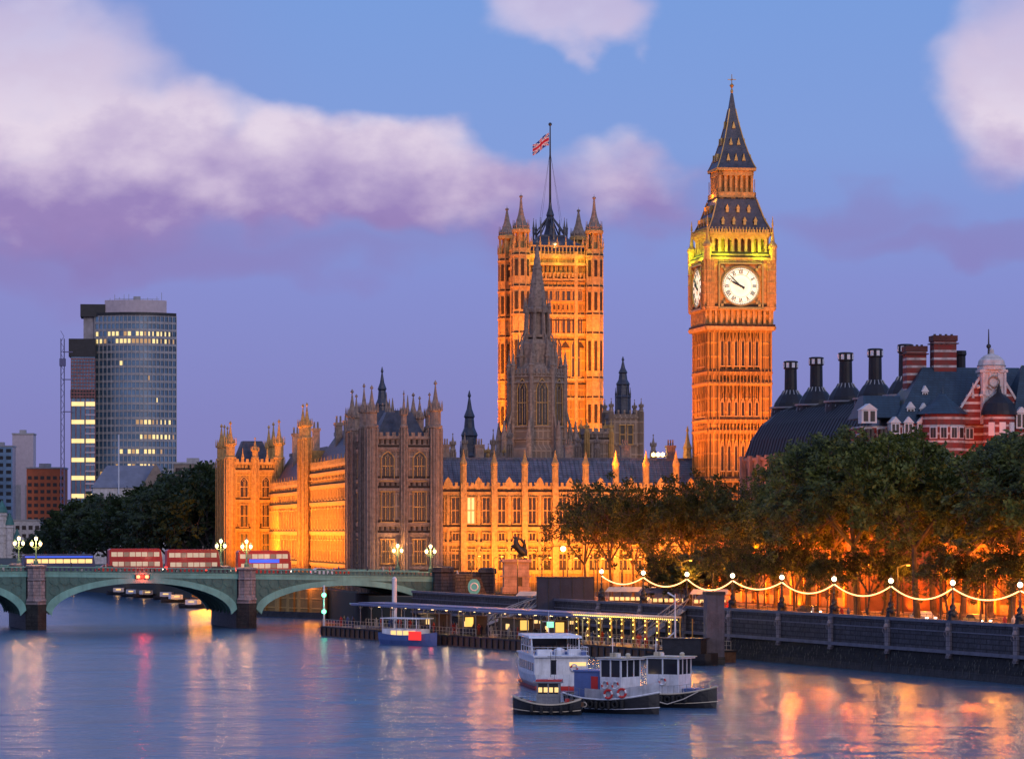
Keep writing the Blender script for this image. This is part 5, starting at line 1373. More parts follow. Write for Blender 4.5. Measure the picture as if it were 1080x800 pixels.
# ticket kiosks along the pier
M['kiosk'] = mat('dark_kiosk_cladding', (.06, .05, .06), .6, var=.3)
for i, (x, L) in enumerate(((34, 6), (48, 5), (63, 7), (76, 4))):
    t = thing('ticket_kiosk', 'dark ticket kiosk with lit window under the canopy, '+('nearest the small blue boat', 'second from the bridge end', 'third from the bridge end', 'behind the white cruiser')[i], 'kiosk', PP_(x, 4, 1.6), pr_ang, 'kiosks on the floating pier')
    k = MB(0); k.box(-L/2, L/2, 0, 2.4, 0, 2.6); k.box(-L/2-.2, L/2+.2, -.4, 2.5, 2.6, 2.75); k.build('booth', M['kiosk'], t)
    k = MB(0); k.box(-.8, .4, -.05, 0, 1.1, 1.9); k.build('window', M['glass_lit'], t)
    k = MB(0); k.box(-L/2+.3, L/2-.3, -.35, -.04, .9, 1.0); k.build('counter', M['timber'], t)
# green marker post at the upstream end, white masts
gp = thing('marker_post', 'thin white post with two green lights at the far end of the floating pier', 'marker post', PP_(-1.5, 1, 0), 0)
k = MB(0); k.tube((0, 0, -2), (0, 0, 8.2), .16, 8); k.build('post', M['coach_white'], gp)
M['green_glow'] = mat('green_lamp', (.1, .6, .3), .4, var=0, bump=0, emit=(.1, 1, .5), es=7)
for z in (3.9, 6.6):
    k = MB(0); k.lathe(0, 0, [(.1, z-.35), (.34, z-.2), (.34, z+.2), (.1, z+.35)], 10); k.build('green_light', M['green_glow'], gp)
p = gp.location; point((p[0], p[1]-.8, 5.2), 30, (.1, 1, .45), .2)
wp = thing('mooring_mast', 'tall pale blue mooring mast standing in front of the bridge arch', 'mast', (PX(416, 545), 545, 0), 0)
k = MB(0); k.lathe(0, 0, [(.45, -2), (.4, 9.2), (.1, 9.5)], 10); k.build('post', M['coach_white'], wp)
# big mooring pile and the dark workbarge beside it
pl = thing('mooring_pile', 'massive square concrete mooring pile standing in the water at the end of the pier', 'pile', (PX(753, 421), 421, 0), R(8))
k = MB(0); k.box(-1.15, 1.15, -1.1, 1.1, -3, 8.9); k.build('shaft', mat('streaked_concrete', (.09, .09, .12), .7, var=.4, vs=.5, bump=.3, streak=.7), pl)
k = MB(0); k.box(-1.25, 1.25, -1.2, 1.2, 8.9, 9.3); k.box(-1.2, 1.2, -1.15, 1.15, -3, 1.0); k.build('cap', M['granite_dark'], pl)
wb_ = thing('work_barge', 'black flat work barge with a white davit left of the concrete pile', 'barge', (PX(722, 418), 419, 0), R(-20))
k = MB(0); hull_mesh(k, 9, 3.6, 0, 1.4, .2, .2, .95); k.box(-2.5, 2.6, -1.3, 1.3, 1.2, 3.3); k.box(-3, 3, -1.5, 1.5, 3.3, 3.45); k.build('hull', M['hull_black'], wb_)
k = MB(0); k.tube((-1.2, 0, 3.4), (-1.2, 0, 9.0), .14, 6, .08); k.tube((-1.2, 0, 8.6), (-2.2, 0, 9.2), .1, 5); k.tube((-1.2, 0, 4.2), (-2.2, 0, 3.4), .1, 5); k.build('davit', M['white'], wb_)
# decorated party deck with gilded lamps at the near end (greenish yellow lights)
gd = thing('lit_deck_arbour', 'row of yellow lit posts with a bright roof edge on the pier behind the tugs', 'pergola', PP_(92, 1, 1.6), pr_ang)
for i in range(9):
    for yy in (0, 5):
        k = MB(0); k.tube((i*3.4, yy, 0), (i*3.4, yy, 3.9), .09, 6); k.tube((i*3.4-.6, yy, 3.4), (i*3.4+.6, yy, 3.4), .05, 4); k.build('post', M['gilt'], gd)
k = MB(0); k.box(-1, 20, -.6, 5.4, 3.9, 4.1); k.build('roof', M['cream'], gd)
k = MB(0)
for i in range(9):
    for z in (1.2, 2.1, 3.0, 3.6): k.sphere((i*3.4, -.25, z), .1, 6, 4)
    for q in range(6): k.sphere((i*3.4+q*.57, -.65, 3.95), .08, 5, 3)
k.build('bulb', mat('yellow_bulbs', (.8, .6, .2), .4, var=0, bump=0, emit=(1, .66, .12), es=4), gd)
for i in (1, 3, 5, 7): point(PP_(92+i*3.4, 0, 4.6), 150, (1, .75, .2), .2)
# gangways from the wall to the pier
for i, (x, lab) in enumerate(((40, 'dark truss gangway from the wall to the pier, near the bridge stairs'), (96, 'dark truss gangway behind the white cruiser'))):
    a_ = Vector(PP_(x, 8, 1.7)); y_ = a_.y+4; b2_ = Vector((emb(y_), y_, 6.4)); L = (b2_-a_).length
    t = thing('gangway', lab, 'gangway', a_, math.atan2(b2_.y-a_.y, b2_.x-a_.x), 'pier gangways')
    k = MB(0); dz_ = b2_.z-a_.z; hl_ = math.hypot(b2_.x-a_.x, b2_.y-a_.y)
    for s in (-1, 1):
        for zz in (0, 1.3): k.tube((0, s, zz), (hl_, s, dz_+zz), .09, 5)
        n = max(2, int(hl_/1.8))
        for j in range(n): k.tube((hl_*j/n, s, dz_*j/n), (hl_*(j+1)/n, s, dz_*(j+1)/n+1.3), .05, 4); k.tube((hl_*j/n, s, dz_*j/n), (hl_*j/n, s, dz_*j/n+1.3), .05, 4)
    k.build('truss', M['metal'], t)
    k = MB(0); k.add([(0, -1, 0), (hl_, -1, dz_), (hl_, 1, dz_), (0, 1, 0)], [(0, 1, 2, 3)]); k.build('walkway', M['deck'], t)
# ================================================================== people (tiny in the picture)
def skin_obj(name, verts, edges, radii, m_, sub=1):
    me = bpy.data.meshes.new(name); me.from_pydata(verts, edges, []); o = bpy.data.objects.new(name, me); COL.objects.link(o)
    sm = o.modifiers.new('s', 'SKIN'); sm.use_smooth_shade = True
    for v_, r_ in zip(me.skin_vertices[0].data, radii): v_.radius = (r_, r_) if not isinstance(r_, tuple) else r_
    me.skin_vertices[0].data[0].use_root = True
    ss = o.modifiers.new('d', 'SUBSURF'); ss.levels = sub; ss.render_levels = sub
    dg = bpy.context.evaluated_depsgraph_get(); me2 = bpy.data.meshes.new_from_object(o.evaluated_get(dg)); 
    bpy.data.objects.remove(o); me2.materials.clear(); me2.materials.append(m_)
    o2 = bpy.data.objects.new(name, me2); COL.objects.link(o2); return o2
def person_proto(cloth, stride=.16, arm=.1):
    V = [(0, 0, .95), (0, 0, 1.15), (0, 0, 1.4), (0, .0, 1.52), (0, .01, 1.62), (0, .01, 1.72),
         (.1, 0, .9), (.1, stride*.5, .5), (.1, stride, .08), (.1, stride+.14, .04), (-.1, 0, .9), (-.1, -stride*.3, .5), (-.1, -stride, .1), (-.1, -stride+.13, .05),
         (.19, 0, 1.4), (.24, -arm*.4, 1.12), (.25, arm, .88), (-.19, 0, 1.4), (-.24, arm*.2, 1.12), (-.25, arm*.8, .86)]
    E = [(0, 1), (1, 2), (2, 3), (3, 4), (4, 5), (0, 6), (6, 7), (7, 8), (8, 9), (0, 10), (10, 11), (11, 12), (12, 13), (2, 14), (14, 15), (15, 16), (2, 17), (17, 18), (18, 19)]
    Rr = [.14, .13, .15, .055, .095, .08, .09, .065, .045, .04, .09, .065, .045, .04, .06, .045, .035, .06, .045, .035]
    return skin_obj('person', V, E, Rr, cloth, 1)
cl = {'dark': mat('dark_coat', (.03, .03, .04), .9, var=.3), 'pale': mat('pale_jacket', (.5, .48, .45), .9, var=.2), 'red': mat('red_jacket', (.4, .05, .04), .9, var=.2), 'blue': mat('blue_jacket', (.06, .10, .25), .9, var=.2)}
PR = {k_: person_proto(m_, s_) for (k_, m_), s_ in zip(cl.items(), (.16, .05, .2, .1))}
used_p = set()
def person(kind, loc, rz, where, group):
    p = PR[kind]
    if kind in used_p: p = p.copy(); COL.objects.link(p)
    used_p.add(kind); p.location = loc; p.rotation_euler = (0, 0, rz)
    tag(p, 'person in '+{'dark': 'dark coat', 'pale': 'pale jacket', 'red': 'red jacket', 'blue': 'blue jacket'}[kind]+', '+where, 'person', group)
rnd = random.Random(21); kk = list(cl)
cnt_ = {}
def nth(kind, where):
    cnt_[(kind, where)] = cnt_.get((kind, where), -1)+1; return ORDW[cnt_[(kind, where)]]+' '+where
for x in sorted(rnd.uniform(2, 121) for i in range(60)):
    kd = kk[rnd.choice((0, 0, 1, 2, 3))]; person(kd, PP_(x, rnd.uniform(.9, 3.4), 1.6), rnd.uniform(0, 6.28), nth(kd, 'along the floating pier'), 'people on the pier')
for i, px in enumerate(sorted(rnd.choice((rnd.uniform(640, 740), rnd.uniform(840, 885), rnd.uniform(1020, 1070))) for q in range(16))):
    Y = 3470*187/(px+700)
    person(kk[i % 4], (emb(Y)+rnd.uniform(1.5, 6), Y, G+.12), rnd.uniform(0, 6.28), nth(kk[i % 4], 'along the embankment pavement'), 'people on the embankment')
for i, px in enumerate(sorted(rnd.choice((rnd.uniform(320, 450), rnd.uniform(15, 140))) for q in range(12))):
    x = bx_at(px); person(kk[i % 4], BP(x, rnd.uniform(1.2, 3.2), ztop(x)-1.0), TB+math.pi/2*(1 if i % 2 else -1), nth(kk[i % 4], 'from the left on the bridge footway'), 'people on the bridge')
# ================================================================== bronze chariot group on its plinth, by the bridge end
st = thing('chariot_statue', 'black bronze statue of a chariot with rearing horses on a tall stone plinth', 'statue', (PX(544, 578), 578, G), R(5))
M['bronze'] = mat('dark_bronze', (.03, .035, .03), .45, metal=.5, var=.4, bump=.2)
k = MB(G); k.box(-2.5, 2.5, -1.8, 1.8, G-1, 7.2); k.box(-2.2, 2.2, -1.6, 1.6, 7.2, 11.6); k.box(-2.6, 2.6, -2.0, 2.0, 11.6, 12.1); k.box(-2.7, 2.7, -1.7, 1.7, 9.0, 9.2)
k.build('plinth', mat('pink_grey_granite_plinth', (.36, .25, .2), .7, var=.3, vs=.8, brick=(1.2, .6, (.6, .6, .6), .03)), st)
k = MB(G); k.box(.2, 1.0, -1.64, -1.5, 7.4, 9.0); k.build('niche_door', M['glass'], st)
def horse(y):
    V = [(0, 0, 1.35), (.55, 0, 1.5), (1.0, 0, 1.85), (1.3, 0, 2.35), (1.45, 0, 2.65), (1.8, 0, 2.5), (-.55, 0, 1.2), (-.85, 0, 1.1),
         (.75, .2, 1.35), (1.25, .22, 1.3), (1.35, .22, .9), (.75, -.2, 1.4), (1.3, -.22, 1.6), (1.55, -.22, 1.25),
         (-.65, .22, .75), (-.4, .22, .5), (-.65, .22, .05), (-.75, -.22, .75), (-.5, -.22, .5), (-.8, -.22, .05), (-1.2, 0, .9), (-1.4, 0, .4)]
    E = [(0, 1), (1, 2), (2, 3), (3, 4), (4, 5), (0, 6), (6, 7), (1, 8), (8, 9), (9, 10), (1, 11), (11, 12), (12, 13), (6, 14), (14, 15), (15, 16), (6, 17), (17, 18), (18, 19), (7, 20), (20, 21)]
    Rr = [.46, .48, .40, .28, .22, .15, .46, .42, .22, .14, .1, .22, .14, .1, .3, .16, .11, .3, .16, .11, .14, .12]
    o = skin_obj('horse', [(-x, y_+y, z) for x, y_, z in V], E, Rr, M['bronze'], 1); o.parent = st; o.location = (.1, 0, 12.1-G); o.rotation_euler = (0, R(24), 0); o.scale = (1.15, 1.3, 1.3); return o
horse(.6); horse(-.6)
V = [(0, 0, .9), (0, 0, 1.2), (0, 0, 1.55), (0, 0, 1.7), (0, 0, 1.85), (0, 0, 2.0), (.1, 0, .4), (.15, 0, 0), (-.1, .1, .4), (-.1, .1, 0), (-.1, -.25, 1.5), (-.35, -.45, 1.75), (-.6, -.5, 2.1), (0, .25, 1.5), (-.2, .4, 1.8), (-.3, .45, 2.2)]
E = [(0, 1), (1, 2), (2, 3), (3, 4), (4, 5), (0, 6), (6, 7), (0, 8), (8, 9), (2, 10), (10, 11), (11, 12), (2, 13), (13, 14), (14, 15)]
o = skin_obj('charioteer', V, E, [.3, .24, .27, .1, .15, .12, .32, .38, .32, .38, .11, .09, .07, .11, .09, .07], M['bronze'], 1); o.parent = st; o.location = (1.5, 0, 12.9-G); o.scale = (1.45, 1.45, 1.35)
k = MB(G); k.box(.4, 2.0, -.7, .7, 12.5, 12.7); k.box(.4, .5, -.7, .7, 12.7, 13.6); k.box(.4, 1.6, -.75, -.68, 12.7, 13.3); k.box(.4, 1.6, .68, .75, 12.7, 13.3); k.tube((.5, 0, 12.6), (-1, 0, 13.0), .07, 5)
k.tube((1.75, -.35, 13.2), (.6, -.45, 15.2), .03, 4); k.tube((.2, -.9, 12.8), (.9, -.9, 12.8), .05, 4)
k.build('chariot', M['bronze'], st)
for y in (-.85, .85):
    k = MB(G); ring(k, (1.2, y, 12.65), .55, .07, m1=0)
    for j in range(6): k.tube((1.2, y, 12.65), (1.2+.5*math.cos(j*math.pi/3), y, 12.65+.5*math.sin(j*math.pi/3)), .04, 4)
    k.build('chariot_wheel', M['bronze'], st)

# ================================================================== waterside clutter between bridge and globe lamps
hb = thing('river_stairs', 'granite river stairs with sloping rail right of the bridge abutment', 'stairs', (PX(482, 577), 577, 0), R(-72))
k = MB(0)
for i in range(22): k.box(i*.42, (i+1)*.42, -.0, 4.2, -1, 9.0-i*.34)
k.build('flight', M['granite'], hb)
k = MB(0); k.tube((0, 0, 10.1), (9.2, 0, 2.8), .12, 5); [k.tube((i*1.3, 0, 9.0-i*1.05), (i*1.3, 0, 10.1-i*1.05), .06, 4) for i in range(8)]
k.build('handrail', M['rope'], hb)
M['hoarding'] = mat('purple_grey_hoarding', (.03, .036, .065), .7, var=.25, vs=.4, bump=.1, streak=.4)
for i, (px0, px1, Y, y0, y1, lab) in enumerate(((566, 626, 505, 609, 640, 'tall purple-grey hoarding wall right of the statue plinth'), (480, 498, 565, 606, 640, 'dark stone block beside the river stairs'))):
    x0, x1 = PX(px0, Y), PX(px1, Y)
    t = thing('hoarding_wall' if i == 0 else 'stone_block', lab, 'wall', (x0, Y, 0), 0)
    k = MB(0); k.box(0, x1-x0, 0, 3, .5, PZ(y0, Y)); k.build('panel_wall', M['hoarding' if i == 0 else 'granite'], t)
    k = MB(0); k.box(-.1, x1-x0+.1, -.1, 3.1, PZ(y0, Y), PZ(y0, Y)+.15); [k.box(q*1.8, q*1.8+.1, -.06, 0, .5, PZ(y0, Y)) for q in range(int((x1-x0)/1.8)+1)]; k.build('batten', M['granite_dark'], t)
bl = thing('balcony_terrace', 'embankment forecourt wall below the statue with dark red shopfronts', 'wall', (PX(500, 556), 556, 0), R(-8))
k = MB(0); k.box(0, 13, 0, 10, -3, 6.2); k.box(-.2, 13.2, -.25, .2, 6.2, 6.5); k.build('wall', M['granite_dark'], bl)
k = MB(0); k.box(.4, 7.5, -.1, 0, 2.8, 5.6); k.build('shopfront', mat('dark_red_boards', (.16, .03, .025), .6, var=.3), bl)
k = MB(0); [k.box(.7+i*1.3, 1.6+i*1.3, -.16, -.1, 3.2, 4.9) for i in range(5)]; k.build('shop_window', M['glass_lit'], bl)
ts = thing('round_sign', 'round pale teal sign disc on a post near the river stairs', 'sign', (PX(500, 552), 552, 6.2), 0)
k = MB(6.2); k.tube((0, .1, 3), (0, .1, 8.3), .09, 6); k.build('post', M['black'], ts)
M['teal_sign'] = mat('teal_sign_face', (.10, .40, .38), .5, var=.2, bump=0, emit=(.1, .55, .5), es=.08)
k = MB(6.2); n = 20; vs = [(1.05*math.cos(2*math.pi*i/n), yy, 7.7+1.35*math.sin(2*math.pi*i/n)) for yy in (-.12, .05) for i in range(n)]
k.add(vs, [tuple(range(n)), tuple(range(n, 2*n))[::-1]]+[((i+1) % n, i, n+i, n+(i+1) % n) for i in range(n)]); k.build('disc', M['teal_sign'], ts)
k = MB(6.2); ring(k, (0, -.16, 7.7), .62, .12, m1=0, n=14); k.build('sign_ring', M['coach_white'], ts)
# market stalls and awnings along the wall
M['awning'] = mat('pale_awning', (.5, .45, .36), .8, var=.15); M['awning_dark'] = mat('slate_blue_awning', (.10, .12, .19), .8, var=.2)
def stall(px, Y, z, w_, col, label):
    t = thing('riverside_stall', label, 'stall', (PX(px, Y), Y, z), R(-12), 'stalls by the river wall')
    k = MB(0); k.box(-w_/2, w_/2, .6, 2.6, 0, 1.0); k.build('counter', M['timber'], t)
    k = MB(0)
    for x in (-w_/2+.1, w_/2-.1):
        for y in (.1, 2.7): k.tube((x, y, 0), (x, y, 2.5), .06, 5)
    k.build('frame', M['metal'], t)
    k = MB(0); k.add([(-w_/2-.3, -.4, 2.3), (w_/2+.3, -.4, 2.3), (w_/2+.3, 3, 2.3), (-w_/2-.3, 3, 2.3), (-w_/2, 1.3, 3.0), (w_/2, 1.3, 3.0)], [(0, 1, 5, 4), (3, 4, 5, 2), (0, 4, 3), (1, 2, 5), (0, 3, 2, 1)]); k.build('awning', M[col], t)
    k = MB(0)
    for i in range(int(w_/.8)): k.box(-w_/2+.2+i*.8, -w_/2+.7+i*.8, .9, 1.3, 1.0, 1.5)
    k.build('goods', M['glass_lit'], t)
    point((PX(px, Y), Y-.2, z+2.1), 40, WARM, .1); return t
stall(572, 500, 2.0, 5, 'awning_dark', 'small stall with slate blue awning below the hoarding wall'); stall(590, 496, 2.0, 4, 'awning', 'small stall with pale awning, right of the slate blue one'); stall(556, 520, 4.5, 3, 'awning', 'small pale pointed tent below the statue')
stall(665, 489, G+.13, 7, 'awning', 'long pale awning stall between the first two globe lamps'); stall(700, 478, G+.13, 7, 'awning_dark', 'slate blue awning stall between the second and third globe lamps')
stall(748, 470, G+.13, 5, 'awning', 'pale tent behind the third and fourth globe lamps')
# riverside landing below the wall at the pier
ld = thing('landing_stage', 'dark timber landing stage under the wall behind the pier canopy', 'landing stage', (0, 0, 0))
k = MB(0)
for y0, y1 in ((478, 500), (450, 476)): k.slab([(emb(y0)-4.5, y0), (emb(y0)-.6, y0), (emb(y1)-.6, y1), (emb(y1)-4.5, y1)][::-1], 1.6, 2.0)
for y in range(452, 500, 4): k.tube((emb(y)-4.4, y, -2), (emb(y)-4.4, y, 4.6), .2, 6); k.tube((emb(y)-4.4, y, 4.5), (emb(y+4)-4.4, y+4, 4.5), .1, 4)
k.build('staging', M['hull_black'], ld)
ls_ = thing('lamp_column', 'tall lamp column with star-bright lantern between statue and trees', 'street lamp', (PX(594, 566), 566, G), 0)
k = MB(G); k.lathe(0, 0, [(.25, G), (.15, 6.6), (.09, 13.6)], 8); k.build('post', M['black'], ls_)
k = MB(G); k.sphere((0, 0, 14.0), .5, 10, 6); k.build('lantern', M['globe'], ls_); point((PX(594, 566), 564.8, 14), 1500, AMBER, .4)
fl_ = thing('roof_floodlight', 'bright floodlight on the roof between the lantern tower and clock tower', 'floodlight', (PX(694, 640), 640, 31.4), 0)
k = MB(31.4); k.box(-1.6, 1.6, 0, .6, 31.4, 31.9); k.tube((-1.2, .3, 29), (-1.2, .3, 31.4), .1, 5); k.tube((1.2, .3, 29), (1.2, .3, 31.4), .1, 5); k.build('bracket', M['black'], fl_)
k = MB(31.4); [k.lathe(q*.9, -.15, [(.05, 31.5), (.36, 31.65), (.36, 32.1), (.05, 32.3)], 10) for q in (-1, 0, 1)]; k.build('lamp', mat('flood_lens', (.9, .8, .6), .3, var=0, bump=0, emit=(1, .5, .14), es=14), fl_)
point((PX(694, 638), 637, 32.2), 1600, AMBER, .5)

# ================================================================== trees
def leaf_mat(name, c1, c2):
    m = bpy.data.materials.new(name); m.use_nodes = True; t = NT(m.node_tree); b = t.n['Principled BSDF']
    c = t.new('ShaderNodeTexCoord').outputs['Object']
    n = t.noise(c, .35, 5, .7); n2 = t.noise(c, 3.5, 2, .6)
    base = t.mix(t.rng(t.m('ADD', t.m('MULTIPLY', n, .6), t.m('MULTIPLY', n2, .4)), .42, .60, smooth=False), c1, c2)  # dark and bright clumps in the leaf colour stand in for crown shading
    t.l.new(base, b.inputs['Base Color']); b.inputs['Roughness'].default_value = .6; b.inputs['Specular IOR Level'].default_value = .25
    tr = t.new('ShaderNodeBsdfTranslucent'); t.l.new(base, tr.inputs[0]); mx = t.new('ShaderNodeMixShader'); mx.inputs[0].default_value = .28
    t.l.new(b.outputs[0], mx.inputs[1]); t.l.new(tr.outputs[0], mx.inputs[2]); t.l.new(mx.outputs[0], t.n['Material Output'].inputs[0]); return m
M['leaf'] = leaf_mat('plane_tree_leaves', (.028, .040, .010), (.20, .22, .045))
M['leaf_dark'] = leaf_mat('dark_foliage', (.020, .034, .014), (.065, .095, .032))
M['leaf_warm'] = leaf_mat('early_autumn_leaves', (.024, .036, .010), (.13, .13, .032))
M['bark'] = mat('plane_tree_bark', (.09, .07, .05), .9, var=.45, vs=1.2, bump=.5, bs=3)
def tree_proto(seed, H, spread, base_h, nleaf, ls, leafm, label, group, name='plane_tree', dens=1.0, lean=0.0, cone=.45):
    rd = random.Random(seed)
    t = thing(name, label, 'tree', (0, 0, 0), 0, group)
    tr = MB(0); tips = []
    def grow(p, d, L, r, lev):
        q = p+d*L; tr.tube(p, q, r, 6 if lev < 2 else 4, r*.72)
        if lev >= 2: tips.append((q, lev))
        if lev >= 4: return
        n = (4, 4, 3, 3)[lev]
        for i in range(n):
            a = 2*math.pi*(i+rd.random()*.7)/n; up_ = rd.uniform(.25, .85) if lev else rd.uniform(.5, .9)
            side = d.orthogonal().normalized(); side.rotate(Matrix.Rotation(a, 3, d))
            nd = (d*up_+side*rd.uniform(.55, 1.0)*spread+Vector((0, 0, .18))).normalized()
            grow(q if i or lev else q, nd, L*rd.uniform(.62, .85) if lev else (H-base_h)*rd.uniform(.3, .42), r*.6, lev+1)
        if lev < 2: grow(q, (d+Vector((rd.uniform(-.2, .2), rd.uniform(-.2, .2), .2))).normalized(), L*.7 if lev else (H-base_h)*.42, r*.7, lev+1)
    p0 = Vector((0, 0, -.3)); d0 = Vector((lean, .04, 1)).normalized()
    tr.lathe(0, 0, [(H*.034, -.3), (H*.022, .8)], 8)
    mid = p0+d0*(base_h*.5); tr.tube(p0, mid, H*.021, 8, H*.017); d1 = (d0+Vector((rd.uniform(-.1, .1), rd.uniform(-.1, .1), .3))).normalized()
    grow(mid, d1, base_h*.5, H*.017, 0)
    tr.build('trunk', M['bark'], t)
    # clumps of leaves round the branch tips, kept under the crown's own height
    zmax = max(q.z for q, _ in tips); sc_ = (H-1.2)/zmax
    vs = []; fs = []
    clumps = []
    for q, lev in tips:
        if rd.random() < .93*dens: clumps.append((q, rd.uniform(.75, 1.75)*H/24))
    per = max(10, int(nleaf/len(clumps)))
    for q, cr in clumps:
        for j in range(int(per*(cr/(1.4*H/24))**1.5)):
            d = Vector((rd.gauss(0, 1), rd.gauss(0, 1), rd.gauss(0, .8))); d = d.normalized()*cr*(rd.random()**.45)
            c0 = q+d; s = ls*rd.uniform(.6, 1.35)
            a = Vector((rd.gauss(0, 1), rd.gauss(0, 1), rd.gauss(0, 1))).normalized(); b_ = a.orthogonal().normalized()*s*.55; a = a*s
            k0 = len(vs); vs += [tuple(c0-a), tuple(c0+b_), tuple(c0+a), tuple(c0-b_)]; fs.append((k0, k0+1, k0+2, k0+3))
    me = bpy.data.meshes.new('crown'); me.from_pydata(vs, [], fs); me.materials.append(M[leafm]); me.update()
    o = bpy.data.objects.new('crown', me); COL.objects.link(o); o.parent = t
    t.scale = (1, 1, 1)
    t['h'] = zmax+1.2
    return t
T1 = tree_proto(1, 23, 1.0, 10.0, 17000, .34, 'leaf', 'x', 'plane trees on the embankment', lean=.05, dens=.80)
T2 = tree_proto(5, 22, .95, 9.0, 17000, .34, 'leaf', 'x', 'plane trees on the embankment', lean=-.04, dens=.78)
T3 = tree_proto(8, 20, .9, 7.0, 9000, .30, 'leaf_warm', 'x', 'plane trees on the embankment', dens=.75)
T4 = tree_proto(12, 24, 1.05, 5.0, 9000, .6, 'leaf_dark', 'x', 'trees of the riverside gardens', name='garden_tree')
TK = {t_: [(c, kids(c)) for c in kids(t_)] for t_ in (T1, T2, T3, T4)}
used_t = set()
def put_tree(pt, px, Y, top_y, rz, label, group, w_=1.0, zb=G):
    hgt = (PZ(top_y, Y)-zb)/pt['h']
    loc = (PX(px, Y), Y, zb); s = (hgt*w_, hgt*w_, hgt)
    if pt.name in used_t: t = dup(pt, loc, rz, label, group, s, keep=TK[pt])
    else:
        used_t.add(pt.name); t = pt; t.location = loc; t.rotation_euler = (0, 0, rz); t.scale = s; t['label'] = label; t['group'] = group
    return t
rd = random.Random(77)
# right hand mass (dense, big)
big = [(T1, 852, 452, 476, .3, 'dense tree left of the black chimneyed roof'), (T2, 905, 430, 444, 1.2, 'dense tree in front of the black chimneys'), (T1, 968, 405, 456, 2.5, 'dense tree with the thick leaning trunk'), (T2, 1015, 425, 470, 4.0, 'dense tree below the striped chimneys'),
       (T1, 1066, 398, 450, 5.1, 'dense tree below the white gabled turret'), (T2, 1110, 385, 440, .8, 'dense tree cut by the right edge'), (T1, 1165, 372, 440, 2.0, 'dense tree beyond the right edge'),
       (T2, 880, 470, 464, 2.2, 'dense tree behind, under the black roof'), (T1, 935, 450, 450, 4.4, 'dense tree behind, below the dormered roof'), (T2, 985, 440, 462, .1, 'dense tree behind, second from the right'), (T1, 1045, 430, 470, 3.3, 'dense tree behind, at the right'), (T2, 818, 490, 508, 5.2, 'dense tree standing right of the clock tower foot'), (T1, 845, 500, 496, 1.0, 'shorter dense tree right of the clock tower foot')]
for pt, px, Y, ty, rz, lab in big: put_tree(pt, px, Y, ty, rz, lab, 'plane trees on the embankment', 1.05)
left = [(T3, 618, 545, 502, .4, 'thin-leaved tree leftmost in the group before the north front', .85), (T3, 645, 535, 494, 1.9, 'thin-leaved tree second from left, two slim trunks', .9), (T3, 688, 520, 498, 3.1, 'thin-leaved tree left of the clock tower, lit red below', .9),
        (T3, 726, 510, 490, 4.6, 'thin-leaved tree in front of the clock tower left side', .95), (T3, 762, 505, 496, 5.5, 'thin-leaved tree in front of the clock tower foot', .95), (T3, 668, 555, 512, 2.6, 'thin-leaved tree behind, before the right part of the north front', .8), (T3, 795, 515, 500, .9, 'thin-leaved tree right of the clock tower foot', .9), (T3, 745, 545, 500, 1.4, 'thin-leaved tree behind, at the clock tower foot', .9)]
for pt, px, Y, ty, rz, lab, w_ in left: put_tree(pt, px, Y, ty, rz, lab, 'thin-leaved trees before the north front', w_)
bush = [(730, 480, 585, .5, 'low round bush-like tree behind the third globe lamp'), (752, 488, 575, 2.0, 'low round bush-like tree behind the fourth globe lamp')]
for px, Y, ty, rz, lab in bush: put_tree(T4, px, Y, ty, rz, lab, 'low trees behind the lamps', 1.5)
far = [(222, 815, 486), (206, 830, 491), (190, 850, 494), (176, 872, 500), (162, 880, 508), (146, 905, 520), (130, 925, 524), (114, 945, 520), (98, 965, 519), (84, 985, 527), (70, 1010, 540), (56, 1035, 552), (214, 850, 492), (182, 900, 503), (152, 930, 514), (122, 970, 522), (92, 1010, 525), (44, 1060, 560), (32, 1085, 566), (232, 850, 488)]
for i, (px, Y, ty) in enumerate(far):
    put_tree(T4, px, Y, ty, rd.uniform(0, 6.28), 'dark riverside garden tree, '+ORDW[i]+' counting away from the palace', 'trees of the riverside gardens', rd.uniform(.95, 1.15))

# a low, lamplit understorey between wall and road
for px, dY, ty, w_ in ((800, 14, 566, 1.1), (838, 18, 560, 1.0), (872, 12, 572, .9), (915, 16, 562, 1.1), (948, 22, 566, .8), (1000, 14, 564, 1.1), (1034, 20, 572, .9), (1068, 14, 560, 1.1), (700, 16, 572, 1.0), (775, 22, 560, 1.0)):
    Y = 3470*187/(px+700)+dY; put_tree(T3, px, Y, ty, px, 'young lamplit tree under the big crowns, '+ORDW[(700, 775, 800, 838, 872, 915, 948, 1000, 1034, 1068).index(px)]+' from the left', 'young trees under the plane trees', w_)
